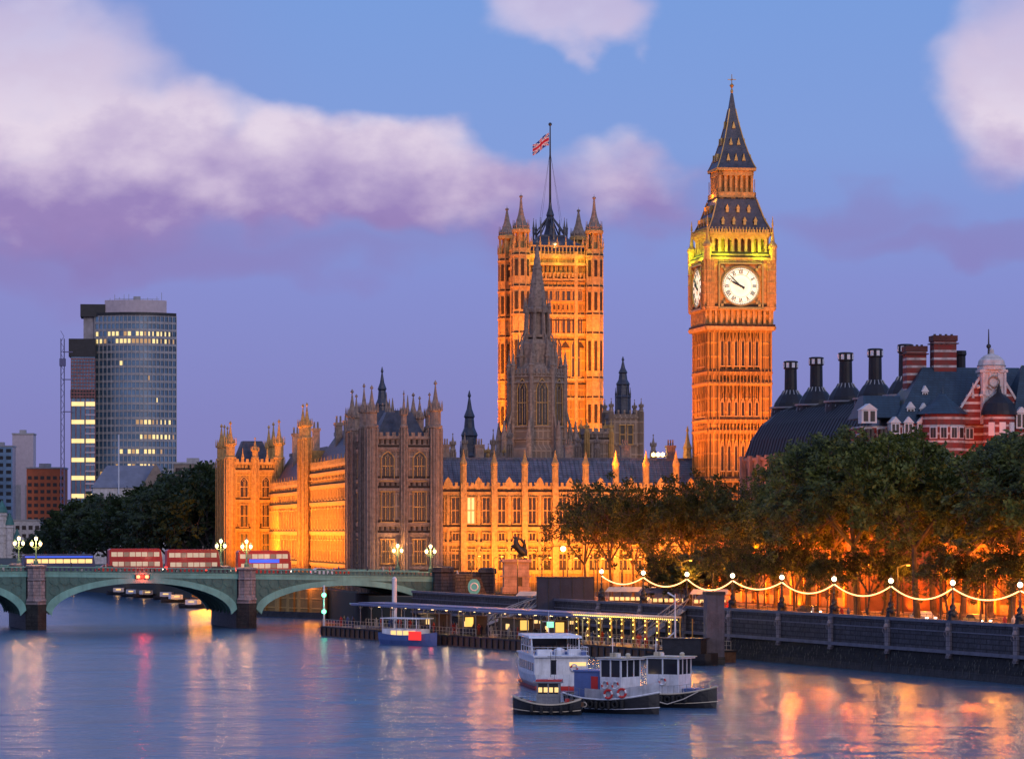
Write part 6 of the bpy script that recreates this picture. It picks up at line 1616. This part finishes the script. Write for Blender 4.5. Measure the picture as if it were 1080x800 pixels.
# warm street lighting under the trees: lamp columns, many added for the glow
M['sodium'] = mat('sodium_lantern', (.6, .3, .1), .4, var=0, bump=0, emit=(1, .36, .06), es=3)
SL = thing('street_lamp', 'x', 'street lamp', (0, 0, 0), 0, 'street lamps along the embankment road')
k = MB(0); k.lathe(0, 0, [(.2, 0), (.12, 1.2), (.08, 6.9)], 8); k.tube((0, 0, 6.8), (-1.2, 0, 7.2), .06, 5); k.box(-1.6, -1.1, -.16, .16, 7.12, 7.26); k.build('post', M['black'], SL)
k = MB(0); k.box(-1.55, -1.15, -.13, .13, 6.98, 7.12); k.build('lantern', M['sodium'], SL)
SK = [(c, kids(c)) for c in kids(SL)]
i = 0
for j, y in enumerate(range(366, 575, 11)):
    for a_ in (7.4, 29):
        p = (emb(y)+a_, y, G+.12); rz = 0 if a_ > 20 else math.pi
        lab = 'slim '+('river side' if a_ < 20 else 'building side')+' road lamp under the trees, '+ORDW[j]+' from the near end'
        if i == 0: SL.location = p; SL.rotation_euler = (0, 0, rz); SL['label'] = lab
        else: dup(SL, p, rz, lab, keep=SK)
        i += 1
        point((p[0]+(-1.4 if rz == 0 else 1.4), y-.4, G+(6.3 if a_ < 20 or j % 2 else 8.6)), 2600 if a_ < 20 else 7500, (1, .32, .02) if a_ < 20 else (1, .19, .01), .8)
# people-height railings, hedge and cars on the road
for i, (px, col, lab) in enumerate(((700, (.4, .03, .03), 'red parked car'), (790, (.05, .05, .06), 'black parked car'), (905, (.5, .5, .5), 'silver parked car'), (960, (.5, .42, .2), 'cream parked van-like car'), (1035, (.4, .05, .03), 'dark red parked car'))):
    Y = 3470*190/(px+700)
    c0 = car(col, lab+' on the embankment road, '+('behind the second lamp', 'behind the fourth lamp', 'behind the sixth lamp', 'by the leaning trunk', 'near the right edge')[i], group='cars on the embankment road'); c0.location = (emb(Y)+11, Y, G-.01); c0.rotation_euler = (0, 0, ang_e+math.pi)
rl = MB(0); pr = None
for j in range(150):
    y = 345+j*1.5; p = (emb(y)+8.6, y, G+.12); rl.tube(p, (p[0], p[1], p[2]+1.1), .035, 4)
    if pr: rl.tube((pr[0], pr[1], pr[2]+1.1), (p[0], p[1], p[2]+1.1), .035, 4)
    pr = p
o = rl.build('pavement_railing', M['black']); tag(o, 'black railing along the kerb behind the globe lamps', 'railing')
# ================================================================== black roofed building with tall chimneys (right)
M['bronze_roof'] = mat('black_bronze_roof', (.013, .013, .018), .5, metal=.3, var=.35, vs=.4, bump=.1)
M['sandstone'] = mat('pale_sandstone', (.24, .19, .16), .8, var=.25, streak=.3)
ph = thing('chimneyed_office_block', 'office block with steep black metal roof and a row of tall round black chimneys', 'building', (38.5, 545, G), math.atan2(-.963, .27))
PL = 64
k = MB(G); k.box(0, PL, 0, 24, G, 29.2); k.build('wall', M['sandstone'], ph)
k = MB(G)
for i in range(17): k.box(i*PL/16-.45, i*PL/16+.45, -.7, 0, G, 29.4)
for z in (10, 14.5, 19, 23.5, 28.6): k.box(-.1, PL+.1, -.35, 0, z, z+.5)
k.at(0, 24, 0, -math.pi/2)
for i in range(7): k.box(i*4-.45, i*4+.45, -.7, 0, G, 29.4)
for z in (10, 14.5, 19, 23.5, 28.6): k.box(-.1, 24.1, -.35, 0, z, z+.5)
k.at().build('stone_pier', M['sandstone'], ph)
k = MB(0); k.box(0, 2.4, -.05, .02, 0, 2.8); wq_ = k.build('window', M['glass'], ph); wq_.location = (.8, 0, 24.6-G)
for i in range(16):
    for z in (7, 11, 15.6, 20.1, 24.6):
        if (i or z < 24): child(wq_, ph, (i*4+.8, 0, z-G))
k = MB(G)
prof = [(0, 29.3), (.8, 32), (2.2, 34.5), (4.4, 36.7), (7.5, 38.0), (12, 38.4)]
n = len(prof)
vs = []
for (o_, z) in prof: vs += [(o_, o_, z), (PL-o_, o_, z), (PL-o_, 24-o_, z), (o_, 24-o_, z)]
fs = []
for i in range(n-1):
    for j in range(4): fs.append((i*4+j, i*4+(j+1) % 4, (i+1)*4+(j+1) % 4, (i+1)*4+j))
k.add([(min(max(x, 0), PL), y, z) for x, y, z in vs], fs)
k.build('roof', M['bronze_roof'], ph)
k = MB(G)
for (o0, z0), (o1, z1) in zip(prof[:-1], prof[1:]):
    for i in range(46):
        x = 1+i*1.36
        if x > o1 and x < PL-o1: k.tube((x, o0-.02, z0), (x, o1-.02, z1), .13, 4)
    for i in range(14):
        y = 1.5+i*1.6
        if y > o1 and y < 24-o1: k.tube((o0-.02, y, z0), (o1-.02, y, z1), .13, 4)
k.build('roof_rib', M['black'], ph)
ca, sa = math.cos(ph.rotation_euler[2]), math.sin(ph.rotation_euler[2])
for i, (px, Y, ty) in enumerate(((834, 545, 380), (861, 533, 376), (892, 519, 371), (923, 508, 367), (950, 496, 362))):
    X_ = PX(px, Y) if i < 4 else PX(934, 496)+3
    lx, ly = (X_-38.5)*ca+(Y-545)*sa, -(X_-38.5)*sa+(Y-545)*ca
    zt = 45.2
    k = MB(G); k.lathe(lx, ly, [(3.4, 35), (3.2, 37.4), (2.9, 37.6), (2.7, 38.2), (1.9, 39.4), (1.15, 40.2), (1.05, 40.4), (1.0, zt-1.4), (1.2, zt-1.3), (1.2, zt-.1), (.9, zt)], 14)
    c0 = k.build('chimney', M['bronze_roof'], ph)
    k = MB(G)
    for j in range(8):
        a = j*math.pi/4; k.at(lx+1.2*math.cos(a), ly+1.2*math.sin(a), 0, a); k.box(0, .06, -.25, .25, zt-1.15, zt-.35)
    k.build('chimney_vent', M['coach_white'], c0)
    k = MB(G)
    for j in range(14):
        a = j*math.pi/7; k.tube((lx+3.25*math.cos(a), ly+3.25*math.sin(a), 36.6), (lx+1.2*math.cos(a), ly+1.2*math.sin(a), 40.3), .1, 4)
    k.lathe(lx, ly, [(3.5, 37.3), (3.5, 37.55)], 14)
    k.build('chimney_rib', M['metal'], c0)

# ================================================================== red and white banded building (right)
def banded(name, c1, c2, h_=1.1):
    m = bpy.data.materials.new(name); m.use_nodes = True; t = NT(m.node_tree); b = t.n['Principled BSDF']
    c = t.new('ShaderNodeTexCoord').outputs['Object']; s = t.new('ShaderNodeSeparateXYZ'); t.l.new(c, s.inputs[0])
    f = t.m('FRACT', t.m('DIVIDE', s.outputs[2], h_)); f = t.m('GREATER_THAN', f, .70)
    n = t.noise(c, 1.2, 4, .6)
    base = t.mix(f, c1, c2); base = t.mix(t.rng(n, .3, .8), base, (.12, .07, .06)); 
    t.l.new(t.mix(.25, base, t.mix(f, c1, c2)), b.inputs['Base Color']); b.inputs['Roughness'].default_value = .85; return m
M['banded'] = banded('red_brick_with_white_stone_bands', (.25, .03, .024), (.60, .54, .53))
M['teal'] = mat('green_blue_slate', (.022, .052, .085), .5, var=.3, vs=.5, bump=.2, brick=(.8, .35, (.5, .5, .5), .05))
M['white_stone'] = mat('white_portland_stone', (.55, .52, .52), .8, var=.25, vs=1, bump=.2, streak=.35)
M['win_white'] = mat('white_painted_window', (.65, .63, .64), .6, var=.1)
ns = thing('banded_brick_building', 'red brick and white stone banded building with teal roofs and striped chimneys', 'building', (PX(945, 465), 465, G), R(6))
def nx(px): return (px-945)/7.46
def nz(py): return PZ(py, 466)
k = MB(G); k.box(0, 34, 0, 16, 26, nz(447)); k.box(nx(910), 0, 2, 12, 26, nz(449)); k.build('wall', M['banded'], ns)
k = MB(G); k.box(0.1, 33.9, .1, 15.9, G, 26); k.box(nx(910)+.1, 0, 2.1, 11.9, G, 26); k.build('lower_wall', mat('dark_brown_brick', (.12, .06, .045), .9, var=.3), ns)
k = MB(G)
k.add([(-.4, -.3, nz(447)), (34, -.3, nz(447)), (34, 16, nz(447)), (-.4, 16, nz(447)), (nx(985), 6.5, nz(385)), (nx(1090), 6.5, nz(385)), (nx(1090), 9, nz(385)), (nx(985), 9, nz(385))], [(4, 5, 6, 7), (0, 1, 5, 4), (1, 2, 6, 5), (2, 3, 7, 6), (3, 0, 4, 7), (0, 3, 2, 1)])
k.add([(nx(912), 1.6, nz(440)), (nx(952), 1.6, nz(440)), (nx(952), 12, nz(440)), (nx(912), 12, nz(440)), (nx(918), 5, nz(416)), (nx(958), 5, nz(416)), (nx(958), 8, nz(416)), (nx(918), 8, nz(416))], [(4, 5, 6, 7), (0, 1, 5, 4), (1, 2, 6, 5), (2, 3, 7, 6), (3, 0, 4, 7), (0, 3, 2, 1)])
k.build('roof', M['teal'], ns)
for px0, px1, y0, y1, yy in ((968.5, 990, 362, 402, 7), (996.5, 1021, 351, 395, 6)):
    x0, x1 = nx(px0), nx(px1)
    k = MB(G); k.box(x0, x1, yy, yy+2.6, nz(y1+14), nz(y0+6)); c0 = k.build('striped_chimney', M['banded'], ns)
    k = MB(G); k.box(x0-.15, x1+.15, yy-.15, yy+2.75, nz(y0+6), nz(y0)); k.box(x0-.3, x1+.3, yy-.3, yy+2.9, nz(y0+9), nz(y0+8)); k.build('chimney_cap', mat('dark_brick', (.10, .03, .025), .8, var=.3), c0)
    k = MB(G)
    for j in range(4): k.lathe(x0+.4+j*(x1-x0-.8)/3, yy+1.3, [(.22, nz(y0)), (.18, nz(y0-2))], 8)
    k.build('chimney_pot', M['black'], c0)
k = MB(G); k.lathe(nx(1031), 9, [(.75, nz(420)), (.7, nz(372)), (.85, nz(370)), (.8, nz(366))], 10); k.build('iron_flue', M['bronze_roof'], ns)
k = MB(G); k.box(nx(996), nx(1014), 5.6, 9, nz(412), nz(394)); k.build('chimney_base', M['white_stone'], ns)
# round corner turret with a teal cone
k = MB(G); k.lathe(nx(995), 0, [(2.0, 24), (3.2, 26), (3.2, nz(437)), (3.4, nz(436.5)), (3.4, nz(435.5))], 20); tr_ = k.build('round_turret', M['banded'], ns)
k = MB(G); k.lathe(nx(995), 0, [(3.7, nz(437)), (2.6, nz(430)), (1.0, nz(420)), (.3, nz(415)), (.25, nz(413)), (.04, nz(407))], 20); k.build('cone_roof', M['teal'], tr_)
k = MB(G)
for a in (-2.2, -1.75, -1.3, -.9): k.at(nx(995)+3.25*math.cos(a), 3.25*math.sin(a), 0, a+math.pi/2); k.box(-.55, .55, -.12, .1, nz(463), nz(450))
k.build('turret_window_frame', M['win_white'], tr_)
k = MB(G)
for a in (-2.2, -1.75, -1.3, -.9): k.at(nx(995)+3.4*math.cos(a), 3.4*math.sin(a), 0, a+math.pi/2); k.box(-.38, -.04, -.05, .05, nz(462), nz(451.5)); k.box(.04, .38, -.05, .05, nz(462), nz(451.5))
k.build('turret_pane', M['glass'], tr_)
# banded gable with the ornate white aedicule
k = MB(G); k.ext([(nx(1012), nz(447)), (nx(1080), nz(447)), (nx(1078), nz(430)), (nx(1046), nz(378)), (nx(1013), nz(430))], -.9, .6); k.build('gable', M['banded'], ns)
k = MB(G)
for (pa, pb) in (((1013, 430), (1040, 388)), ((1078, 430), (1052, 388))): k.tube((nx(pa[0]), -.9, nz(pa[1])), (nx(pb[0]), -.9, nz(pb[1])), .22, 4)
k.box(nx(1034), nx(1060), -1.7, .8, nz(447), nz(392)); k.box(nx(1032), nx(1062), -1.9, .9, nz(393), nz(390)); k.box(nx(1032), nx(1062), -1.9, .9, nz(418), nz(416))
for px in (1035, 1042, 1051, 1058): k.box(nx(px), nx(px)+.3, -1.9, -1.7, nz(447), nz(392))
k.lathe(nx(1047), -.4, [(2.0, nz(390)), (2.0, nz(386)), (1.8, nz(380)), (1.1, nz(375)), (.4, nz(373)), (.35, nz(369)), (.1, nz(367))], 14)
k.sphere((nx(1031), -1.3, nz(408)), .3); k.tube((nx(1026), -1, nz(420)), (nx(1026), -1, nz(404)), .2, 6, .05)
k.build('white_aedicule', M['white_stone'], ns)
k = MB(G); ring(k, (nx(1047), -1.85, nz(403)), .75, .14, m1=0); [k.tube((nx(1047)+s*1.0, -1.85, nz(408)), (nx(1047)+s*.3, -1.85, nz(412)), .12, 4) for s in (-1, 1)]; k.build('carved_cartouche', M['trim_dark'], ns)
k = MB(G); k.tube((nx(1044), -.4, nz(374)), (nx(1044), -.4, nz(347)), .16, 6, .06); k.sphere((nx(1044), -.4, nz(365)), .35); k.build('finial', M['black'], ns)
k = MB(G)
for i in range(3): k.lathe(nx(1047), -.4, [(2.02-.3*i, nz(386-i*4)), (2.08-.3*i, nz(385.5-i*4))], 14)
k.build('dome_band', M['iron'], ns)
# right round turret with a dark ogee dome
k = MB(G); k.lathe(nx(1051), -2.6, [(.8, 25), (2.2, 27), (2.2, nz(437))], 18); t2_ = k.build('round_turret', M['banded'], ns)
k = MB(G); k.lathe(nx(1051), -2.6, [(2.6, nz(438)), (2.5, nz(434)), (2.1, nz(426)), (1.3, nz(420)), (.4, nz(415)), (.06, nz(405))], 18); k.build('ogee_dome', M['bronze_roof'], t2_)
k = MB(G)
for a in (-2.3, -1.6, -.9): k.at(nx(1051)+2.22*math.cos(a), -2.6+2.22*math.sin(a), 0, a+math.pi/2); k.box(-.45, .45, -.1, .1, nz(460), nz(446))
k.build('turret_window_frame', M['win_white'], t2_)
# dormers and windows
def dormer(px, py, w_, h_, y=-.6, m_='win_white'):
    x = nx(px); z = nz(py)
    k = MB(G); k.box(x-w_/2, x+w_/2, y, y+2.4, z-h_, z); k.ext([(x-w_/2-.15, z), (x+w_/2+.15, z), (x, z+.9)], y-.15, y+2.6); d = k.build('dormer', M[m_], ns)
    k = MB(G)
    for s in (-1, 1): k.box(x+s*w_*.22-w_*.15, x+s*w_*.22+w_*.15, y-.04, y+.02, z-h_+.25, z-.2)
    k.build('pane', M['glass'], d)
for px, py, w_, h_, y in ((918, 432, 2.2, 1.9, 1.0), (963, 430, 1.1, 1.2, 1.2), (977, 431, 1.1, 1.2, 1.2), (944, 446, 1.3, 1.6, -.4), (958, 446, 1.3, 1.6, -.4), (972, 446, 1.3, 1.6, -.6), (982, 412, .8, .9, 3.2)): dormer(px, py, w_, h_, y)
k = MB(G)
for px in (918, 932, 944, 956, 968, 1024, 1070, 1082): k.box(nx(px)-.6, nx(px)+.6, (-.1 if px > 945 else 1.9), .1 if px > 945 else 2.1, nz(463), nz(451))
k.build('window_frame', M['win_white'], ns)
k = MB(G)
for px in (918, 932, 944, 956, 968, 1024, 1070, 1082):
    for s in (-1, 1): k.box(nx(px)+s*.27-.2, nx(px)+s*.27+.2, (-.14 if px > 945 else 1.86), 0, nz(462), nz(452))
k.build('window_pane', M['glass'], ns)
k = MB(G); k.add([(nx(1066), -3, nz(440)), (nx(1130), -3, nz(440)), (nx(1130), 8, nz(440)), (nx(1066), 8, nz(440)), (nx(1084), 2, nz(384)), (nx(1120), 2, nz(384))], [(0, 1, 5, 4), (2, 3, 4, 5), (1, 2, 5), (3, 0, 4), (0, 3, 2, 1)]); k.build('side_roof', M['teal'], ns)
k = MB(G); k.box(nx(1068), nx(1130), -2.8, 0, 26, nz(440)); k.build('side_wing', M['banded'], ns)
dormer(1074, 436, 1.6, 2.2, -3.3)
spot((PX(915, 452), 446, 24), (PX(925, 466), 468, 30), 900, (1, .6, .25), 70)
# low stone building behind the trees, lit by added rows for the orange glow
lb = thing('lit_street_facade', 'warm lit stone street facade glimpsed through the trunks of the embankment trees', 'building', (emb(540)+40, 540, G), math.atan2(-1, .357))
k = MB(G); k.box(0, 190, 0, 10, G, 15); k.build('wall', M['sandstone'], lb)
k = MB(0); k.box(0, 2.8, -.06, 0, 0, 3.4); wa_ = k.build('shop_window', M['glass'], lb); wa_.location = (.6, 0, 7-G)
k = MB(0); k.box(0, 2.0, -.06, 0, 0, 2.0); wb_ = k.build('window', M['glass'], lb); wb_.location = (1, 0, 11.6-G)
for i in range(1, 40): child(wa_, lb, (i*4.8+.6, 0, 7-G)); child(wb_, lb, (i*4.8+1, 0, 11.6-G))
k = MB(G)
for i in range(40): k.box(i*4.8-.4, i*4.8+.3, -.5, 0, G, 15.2)
k.box(0, 190, -.6, 0, 10.8, 11.2); k.box(0, 190, -.7, 0, 14.8, 15.4)
k.build('pilaster', M['trim'], lb)
for i in range(5): strip_light(lb, i*38+2, -5, i*38+34, -5, G+.4, i*38+18, 0, 11, 11000, (1, .15, .008))

# ================================================================== far left: tall curved glass tower and neighbours
def curtain(name, c_glass, c_mull, bw, bh):
    return mat(name, c_glass, .25, metal=.0, var=.45, vs=.12, bump=0, brick=(bw, bh, c_mull, .22))
M['curtain'] = mat('blue_grey_curtain_glass', (.14, .23, .32), .2, metal=.5, var=.5, vs=.05, bump=0)
M['mullion'] = mat('steel_mullion', (.34, .33, .34), .5, metal=.2, var=.2)
M['lit_office'] = mat('lit_office_window', (.5, .4, .2), .4, var=.5, vs=.3, bump=0, emit=(1, .72, .28), es=1.1)
M['lit_office_dim'] = mat('dim_office_window', (.3, .2, .1), .4, var=.5, vs=.3, bump=0, emit=(1, .55, .22), es=.45)
mt = thing('curved_glass_tower', 'tall curved glass office tower with lit rows of windows on the far left skyline', 'office tower', (PX(143, 1400), 1400, G), R(6))
S = 1400/F
Hh = PZ(332, 1400)
def arcp(t, bulge=7.0, w_=34.6): # front curve of the tower in plan
    return (-w_/2+w_*t, 10-bulge*math.sin(math.pi*t)-3)
n = 20
front = [arcp(i/n) for i in range(n+1)]; back = [(x, 26-(y-10)*.6) for x, y in front][::-1]
k = MB(G); k.slab(front+back, G, Hh); k.build('glass_wall', M['curtain'], mt)
k = MB(G)
for i, (x, y) in enumerate(front): k.box(x-.17, x+.17, y-.45, y+.2, G, Hh)
nf = 33; fh = (Hh-G)/nf
for f_ in range(nf+1):
    for (x0, y0), (x1, y1) in zip(front, front[1:]): k.add([(x0, y0-.28, G+f_*fh-.5), (x1, y1-.28, G+f_*fh-.5), (x1, y1-.28, G+f_*fh+.5), (x0, y0-.28, G+f_*fh+.5)], [(0, 1, 2, 3)])
k.build('mullion', M['mullion'], mt)
for f_ in range(nf+1):
    pass
rd = random.Random(5)
rowsl = {26: (.3, .34), 24: (.6, .66), 21: (.75, .8), 18: (.5, .9), 16: (.55, .95), 5: (.5, .95), 7: (.45, .95), nf-3: (0, .97), nf-4: (.0, .97), 14: (.3, .8), 12: (.25, .72), 11: (.0, .6), 10: (.1, .9), 9: (.2, .9), 8: (.3, .5), 6: (.25, .7), 3: (.2, .7)}
for f_, (a0, a1) in rowsl.items():
    k = MB(G); got = False
    for i in range(n):
        t_ = i/n
        if a0 <= t_ <= a1 and rd.random() < .82:
            (x0, y0), (x1, y1) = front[i], front[i+1]; z0 = G+f_*fh+.6; q = rd.uniform(.0, .3); k.m = 1 if rd.random() < .4 else 0
            k.add([(x0+.2, y0-.06, z0), (x1-.2-q, y1-.06, z0), (x1-.2-q, y1-.06, z0+fh-1.3), (x0+.2, y0-.06, z0+fh-1.3)], [(0, 1, 2, 3)]); got = True
    if got: k.build('lit_window_row', [M['lit_office'], M['lit_office_dim']], mt)
M['plant'] = mat('pinkish_plant_room', (.50, .42, .46), .6, var=.12)
k = MB(G); k.slab([(x*1.0, y-.6) for x, y in front]+[(x, y) for x, y in back], Hh, Hh+1.2); k.build('roof_edge', M['black'], mt)
ft = [arcp(.12+.76*i/12) for i in range(13)]
k = MB(G); k.slab([(x, y+2) for x, y in ft]+[(ft[-1][0], 24), (ft[0][0], 24)], Hh+1.2, Hh+6.6); k.build('plant_room', M['plant'], mt)
k = MB(G)
for i in range(12): x = -11+i*2; k.tube((x, 12, Hh+6.6), (x, 12, Hh+7.5+rd.random()*3), .14, 4)
k.tube((-9, 12, Hh+7.6), (10, 12, Hh+7.6), .12, 4); k.box(-1, 2, 10, 13, Hh+6.6, Hh+8.6)
k.build('roof_mast', M['metal'], mt)
k = MB(G); x0 = (88-143)*S; x1 = (101-143)*S; k.box(x0, x1, 8, 22, G, PZ(324, 1400)); k.build('service_core', mat('grey_core', (.30, .28, .30), .6, var=.3, vs=.3), mt)
k = MB(G); k.box(x0-1.3, x1+4, 6, 23, PZ(333, 1400), PZ(320, 1400)); k.build('core_cap', M['black'], mt)
ot = thing('lower_slab_tower', 'slimmer dark slab tower with yellow lit floors attached left of the curved tower', 'office tower', (PX(75, 1395), 1395, G), R(4))
w_ = 25*S*1395/1400
def oz(py): return PZ(py, 1395)
k = MB(G); k.box(0, w_, 0, 14, G, oz(357)); k.build('glass_wall', M['curtain'], ot)
k = MB(G); k.box(-1.0, w_+.2, -.5, 14.5, oz(376), oz(357)); k.build('dark_cap', M['black'], ot); k = MB(G); k.box(-.3, w_+.2, -.4, 14.2, oz(420), oz(411)); k.build('dark_belt', M['black'], ot)
k = MB(G); 
for i in range(6): k.box(i*w_/5-.2, i*w_/5+.2, -.35, 0, G, oz(420))
for j in range(12): k.box(0, w_, -.45, 0, oz(378+j*3.6)-.3, oz(378+j*3.6)+.15)
for i in range(9): k.box(i*w_/8-.14, i*w_/8+.14, -.5, 0, oz(420), oz(378))
k.build('grid', mat('red_brown_scaffold', (.30, .12, .11), .7, var=.4), ot)
for py in (426, 445, 465, 485, 504, 523, 541):
    k = MB(G); k.box(.2, w_*.55, -.5, -.36, oz(py)-.8, oz(py)+1.0); k.box(w_*.62, w_, -.5, -.36, oz(py)-.8, oz(py)+1.0); k.build('lit_floor', M['lit_office'], ot)
for i in range(18):
    py = 424+i*6.6; k = MB(G); k.box(w_*.6, w_, -.48, -.36, oz(py)-.35, oz(py)+.35); k.build('balcony_band', M['plant'], ot) if i < 15 else None
tm_ = thing('construction_mast', 'thin lattice mast standing left of the slab tower', 'mast', (PX(66, 1390), 1390, G), 0)
k = MB(G)
for sx in (-.7, .7):
    for sy in (-.7, .7): k.tube((sx, sy, G), (sx, sy, PZ(357, 1390)), .16, 4)
z = G
while z < PZ(359, 1390): k.tube((-.7, -.7, z), (.7, -.7, z+2.4), .12, 4); k.tube((.7, -.7, z+2.4), (-.7, -.7, z+4.8), .12, 4); z += 4.8
for py in (371, 400, 434): k.tube((0, 0, PZ(py, 1390)), (4.2, 1, PZ(py, 1390)), .3, 4)
k.box(-1.2, 1.2, -1.2, 1.2, PZ(386, 1390), PZ(378, 1390))
k.build('lattice', mat('blue_grey_steel', (.12, .12, .24), .6, var=.1), tm_)
def plain_block(px0, px1, Y, ty, d, m_, name, label, grid=None, gm='black', cat='building'):
    t = thing(name, label, cat, (PX(px0, Y), Y, G), R(3)); w_ = PX(px1, Y)-PX(px0, Y); h_ = PZ(ty, Y)
    k = MB(G); k.box(0, w_, 0, d, G, h_); k.build('wall', M[m_] if isinstance(m_, str) else m_, t)
    k = MB(G); k.box(-.3, w_+.3, -.3, d+.3, h_, h_+.7); k.box(w_*.3, w_*.6, d*.3, d*.6, h_+.7, h_+2.4); k.build('parapet', M['mullion'], t)
    if grid:
        gx, gz = grid; nx_ = int(w_/gx); nz_ = int((h_-G)/gz); k = MB(0); k.box(0, w_/nx_*.62, -.08, 0, 0, gz*.5); w0_ = None; tot_ = 0
        for j in range(nz_)[::-1]:
            for i in range(nx_):
                if tot_ >= 99: continue
                tot_ += 1; lc = (i*w_/nx_+w_/nx_*.2, 0, j*gz+gz*.35)
                if w0_ is None: w0_ = k.build('window', M[gm], t); w0_.location = lc
                else: child(w0_, t, lc)
    return t
plain_block(28, 67.5, 1440, 494, 18, mat('orange_red_brick', (.60, .15, .06), .8, var=.15, vs=.3), 'brick_office_block', 'orange-red brick office block with rows of dark windows at far left', (2.6, 3.0), 'glass')
plain_block(13, 35, 1600, 458, 14, M['plant'], 'pale_pink_tower', 'pale pinkish concrete tower behind the brick block', (3.4, 40), 'mullion')
plain_block(-12, 13, 1560, 471, 16, 'curtain', 'dark_glass_block', 'dark glass block at the left edge of the skyline', (3, 3.4), 'black')
plain_block(-40, 42, 1420, 549, 20, 'white_stone', 'riverside_hall', 'low pale stone riverside building at the left edge', (2.6, 3.6), 'glass')
plain_block(183, 226, 1250, 489, 20, 'sandstone', 'grey_roof_block', 'low grey building top above the garden trees beside the palace', (3.4, 3.6), 'glass')
# ornate pale turreted hall roof
oh = thing('ornate_turreted_hall', 'ornate pale building with green copper roofs and small turrets at the left edge', 'building', (PX(-10, 1410), 1410, G), 0)
k = MB(G)
for (px, ty, r_) in ((2, 530, 2.2), (10, 543, 1.8), (-8, 538, 2.0), (18, 560, 1.6), (22, 556, 1.2)):
    x = (px+10)*1410/F; k.lathe(x, 0, [(r_, G), (r_, PZ(ty+14, 1410)), (r_*1.2, PZ(ty+13, 1410)), (r_*.9, PZ(ty+10, 1410))], 8)
    for j in range(4): k.lathe(x, 0, [(r_*1.15, PZ(ty+18+j*8, 1410)), (r_*1.15, PZ(ty+17+j*8, 1410))], 8)
k.build('turret', M['white_stone'], oh)
k = MB(G)
for (px, ty, r_) in ((2, 530, 2.2), (10, 543, 1.8), (-8, 538, 2.0), (18, 560, 1.6)):
    x = (px+10)*1410/F; k.lathe(x, 0, [(r_*1.2, PZ(ty+10.2, 1410)), (r_*.9, PZ(ty+5, 1410)), (.1, PZ(ty-3, 1410))], 8)
k.box(0, 22*1410/F, 1, 8, PZ(566, 1410), PZ(556, 1410))
k.build('copper_roof', mat('green_copper', (.05, .17, .16), .6, var=.3), oh)
# grey slate hall behind the garden trees
sh = thing('slate_roofed_hall', 'long grey slate gabled roof and flagpole in front of the curved tower', 'building', (PX(98, 1150), 1150, G), R(8))
wq = 84*1150/F
k = MB(G); k.box(0, wq, 0, 20, G, PZ(514, 1150)); k.build('wall', M['white_stone'], sh)
k = MB(G); k.add([(-.5, -.5, PZ(514, 1150)), (wq, -.5, PZ(514, 1150)), (wq, 20, PZ(514, 1150)), (-.5, 20, PZ(514, 1150)), (5, 9, PZ(490, 1150)), (wq-4, 9, PZ(490, 1150))], [(0, 1, 5, 4), (2, 3, 4, 5), (1, 2, 5), (3, 0, 4)]); k.build('roof', mat('pale_grey_slate', (.16, .17, .22), .6, var=.2, vs=.3), sh)
k = MB(G); k.tube((27*1150/F, -.6, PZ(520, 1150)), (27*1150/F, -.6, PZ(458, 1150)), .25, 6); k.build('flagpole', M['coach_white'], sh)
k = MB(G); k.ext([(wq-11, PZ(514, 1150)), (wq-1, PZ(514, 1150)), (wq-6, PZ(488, 1150))], -1, 4); k.build('gable', M['sandstone'], sh)
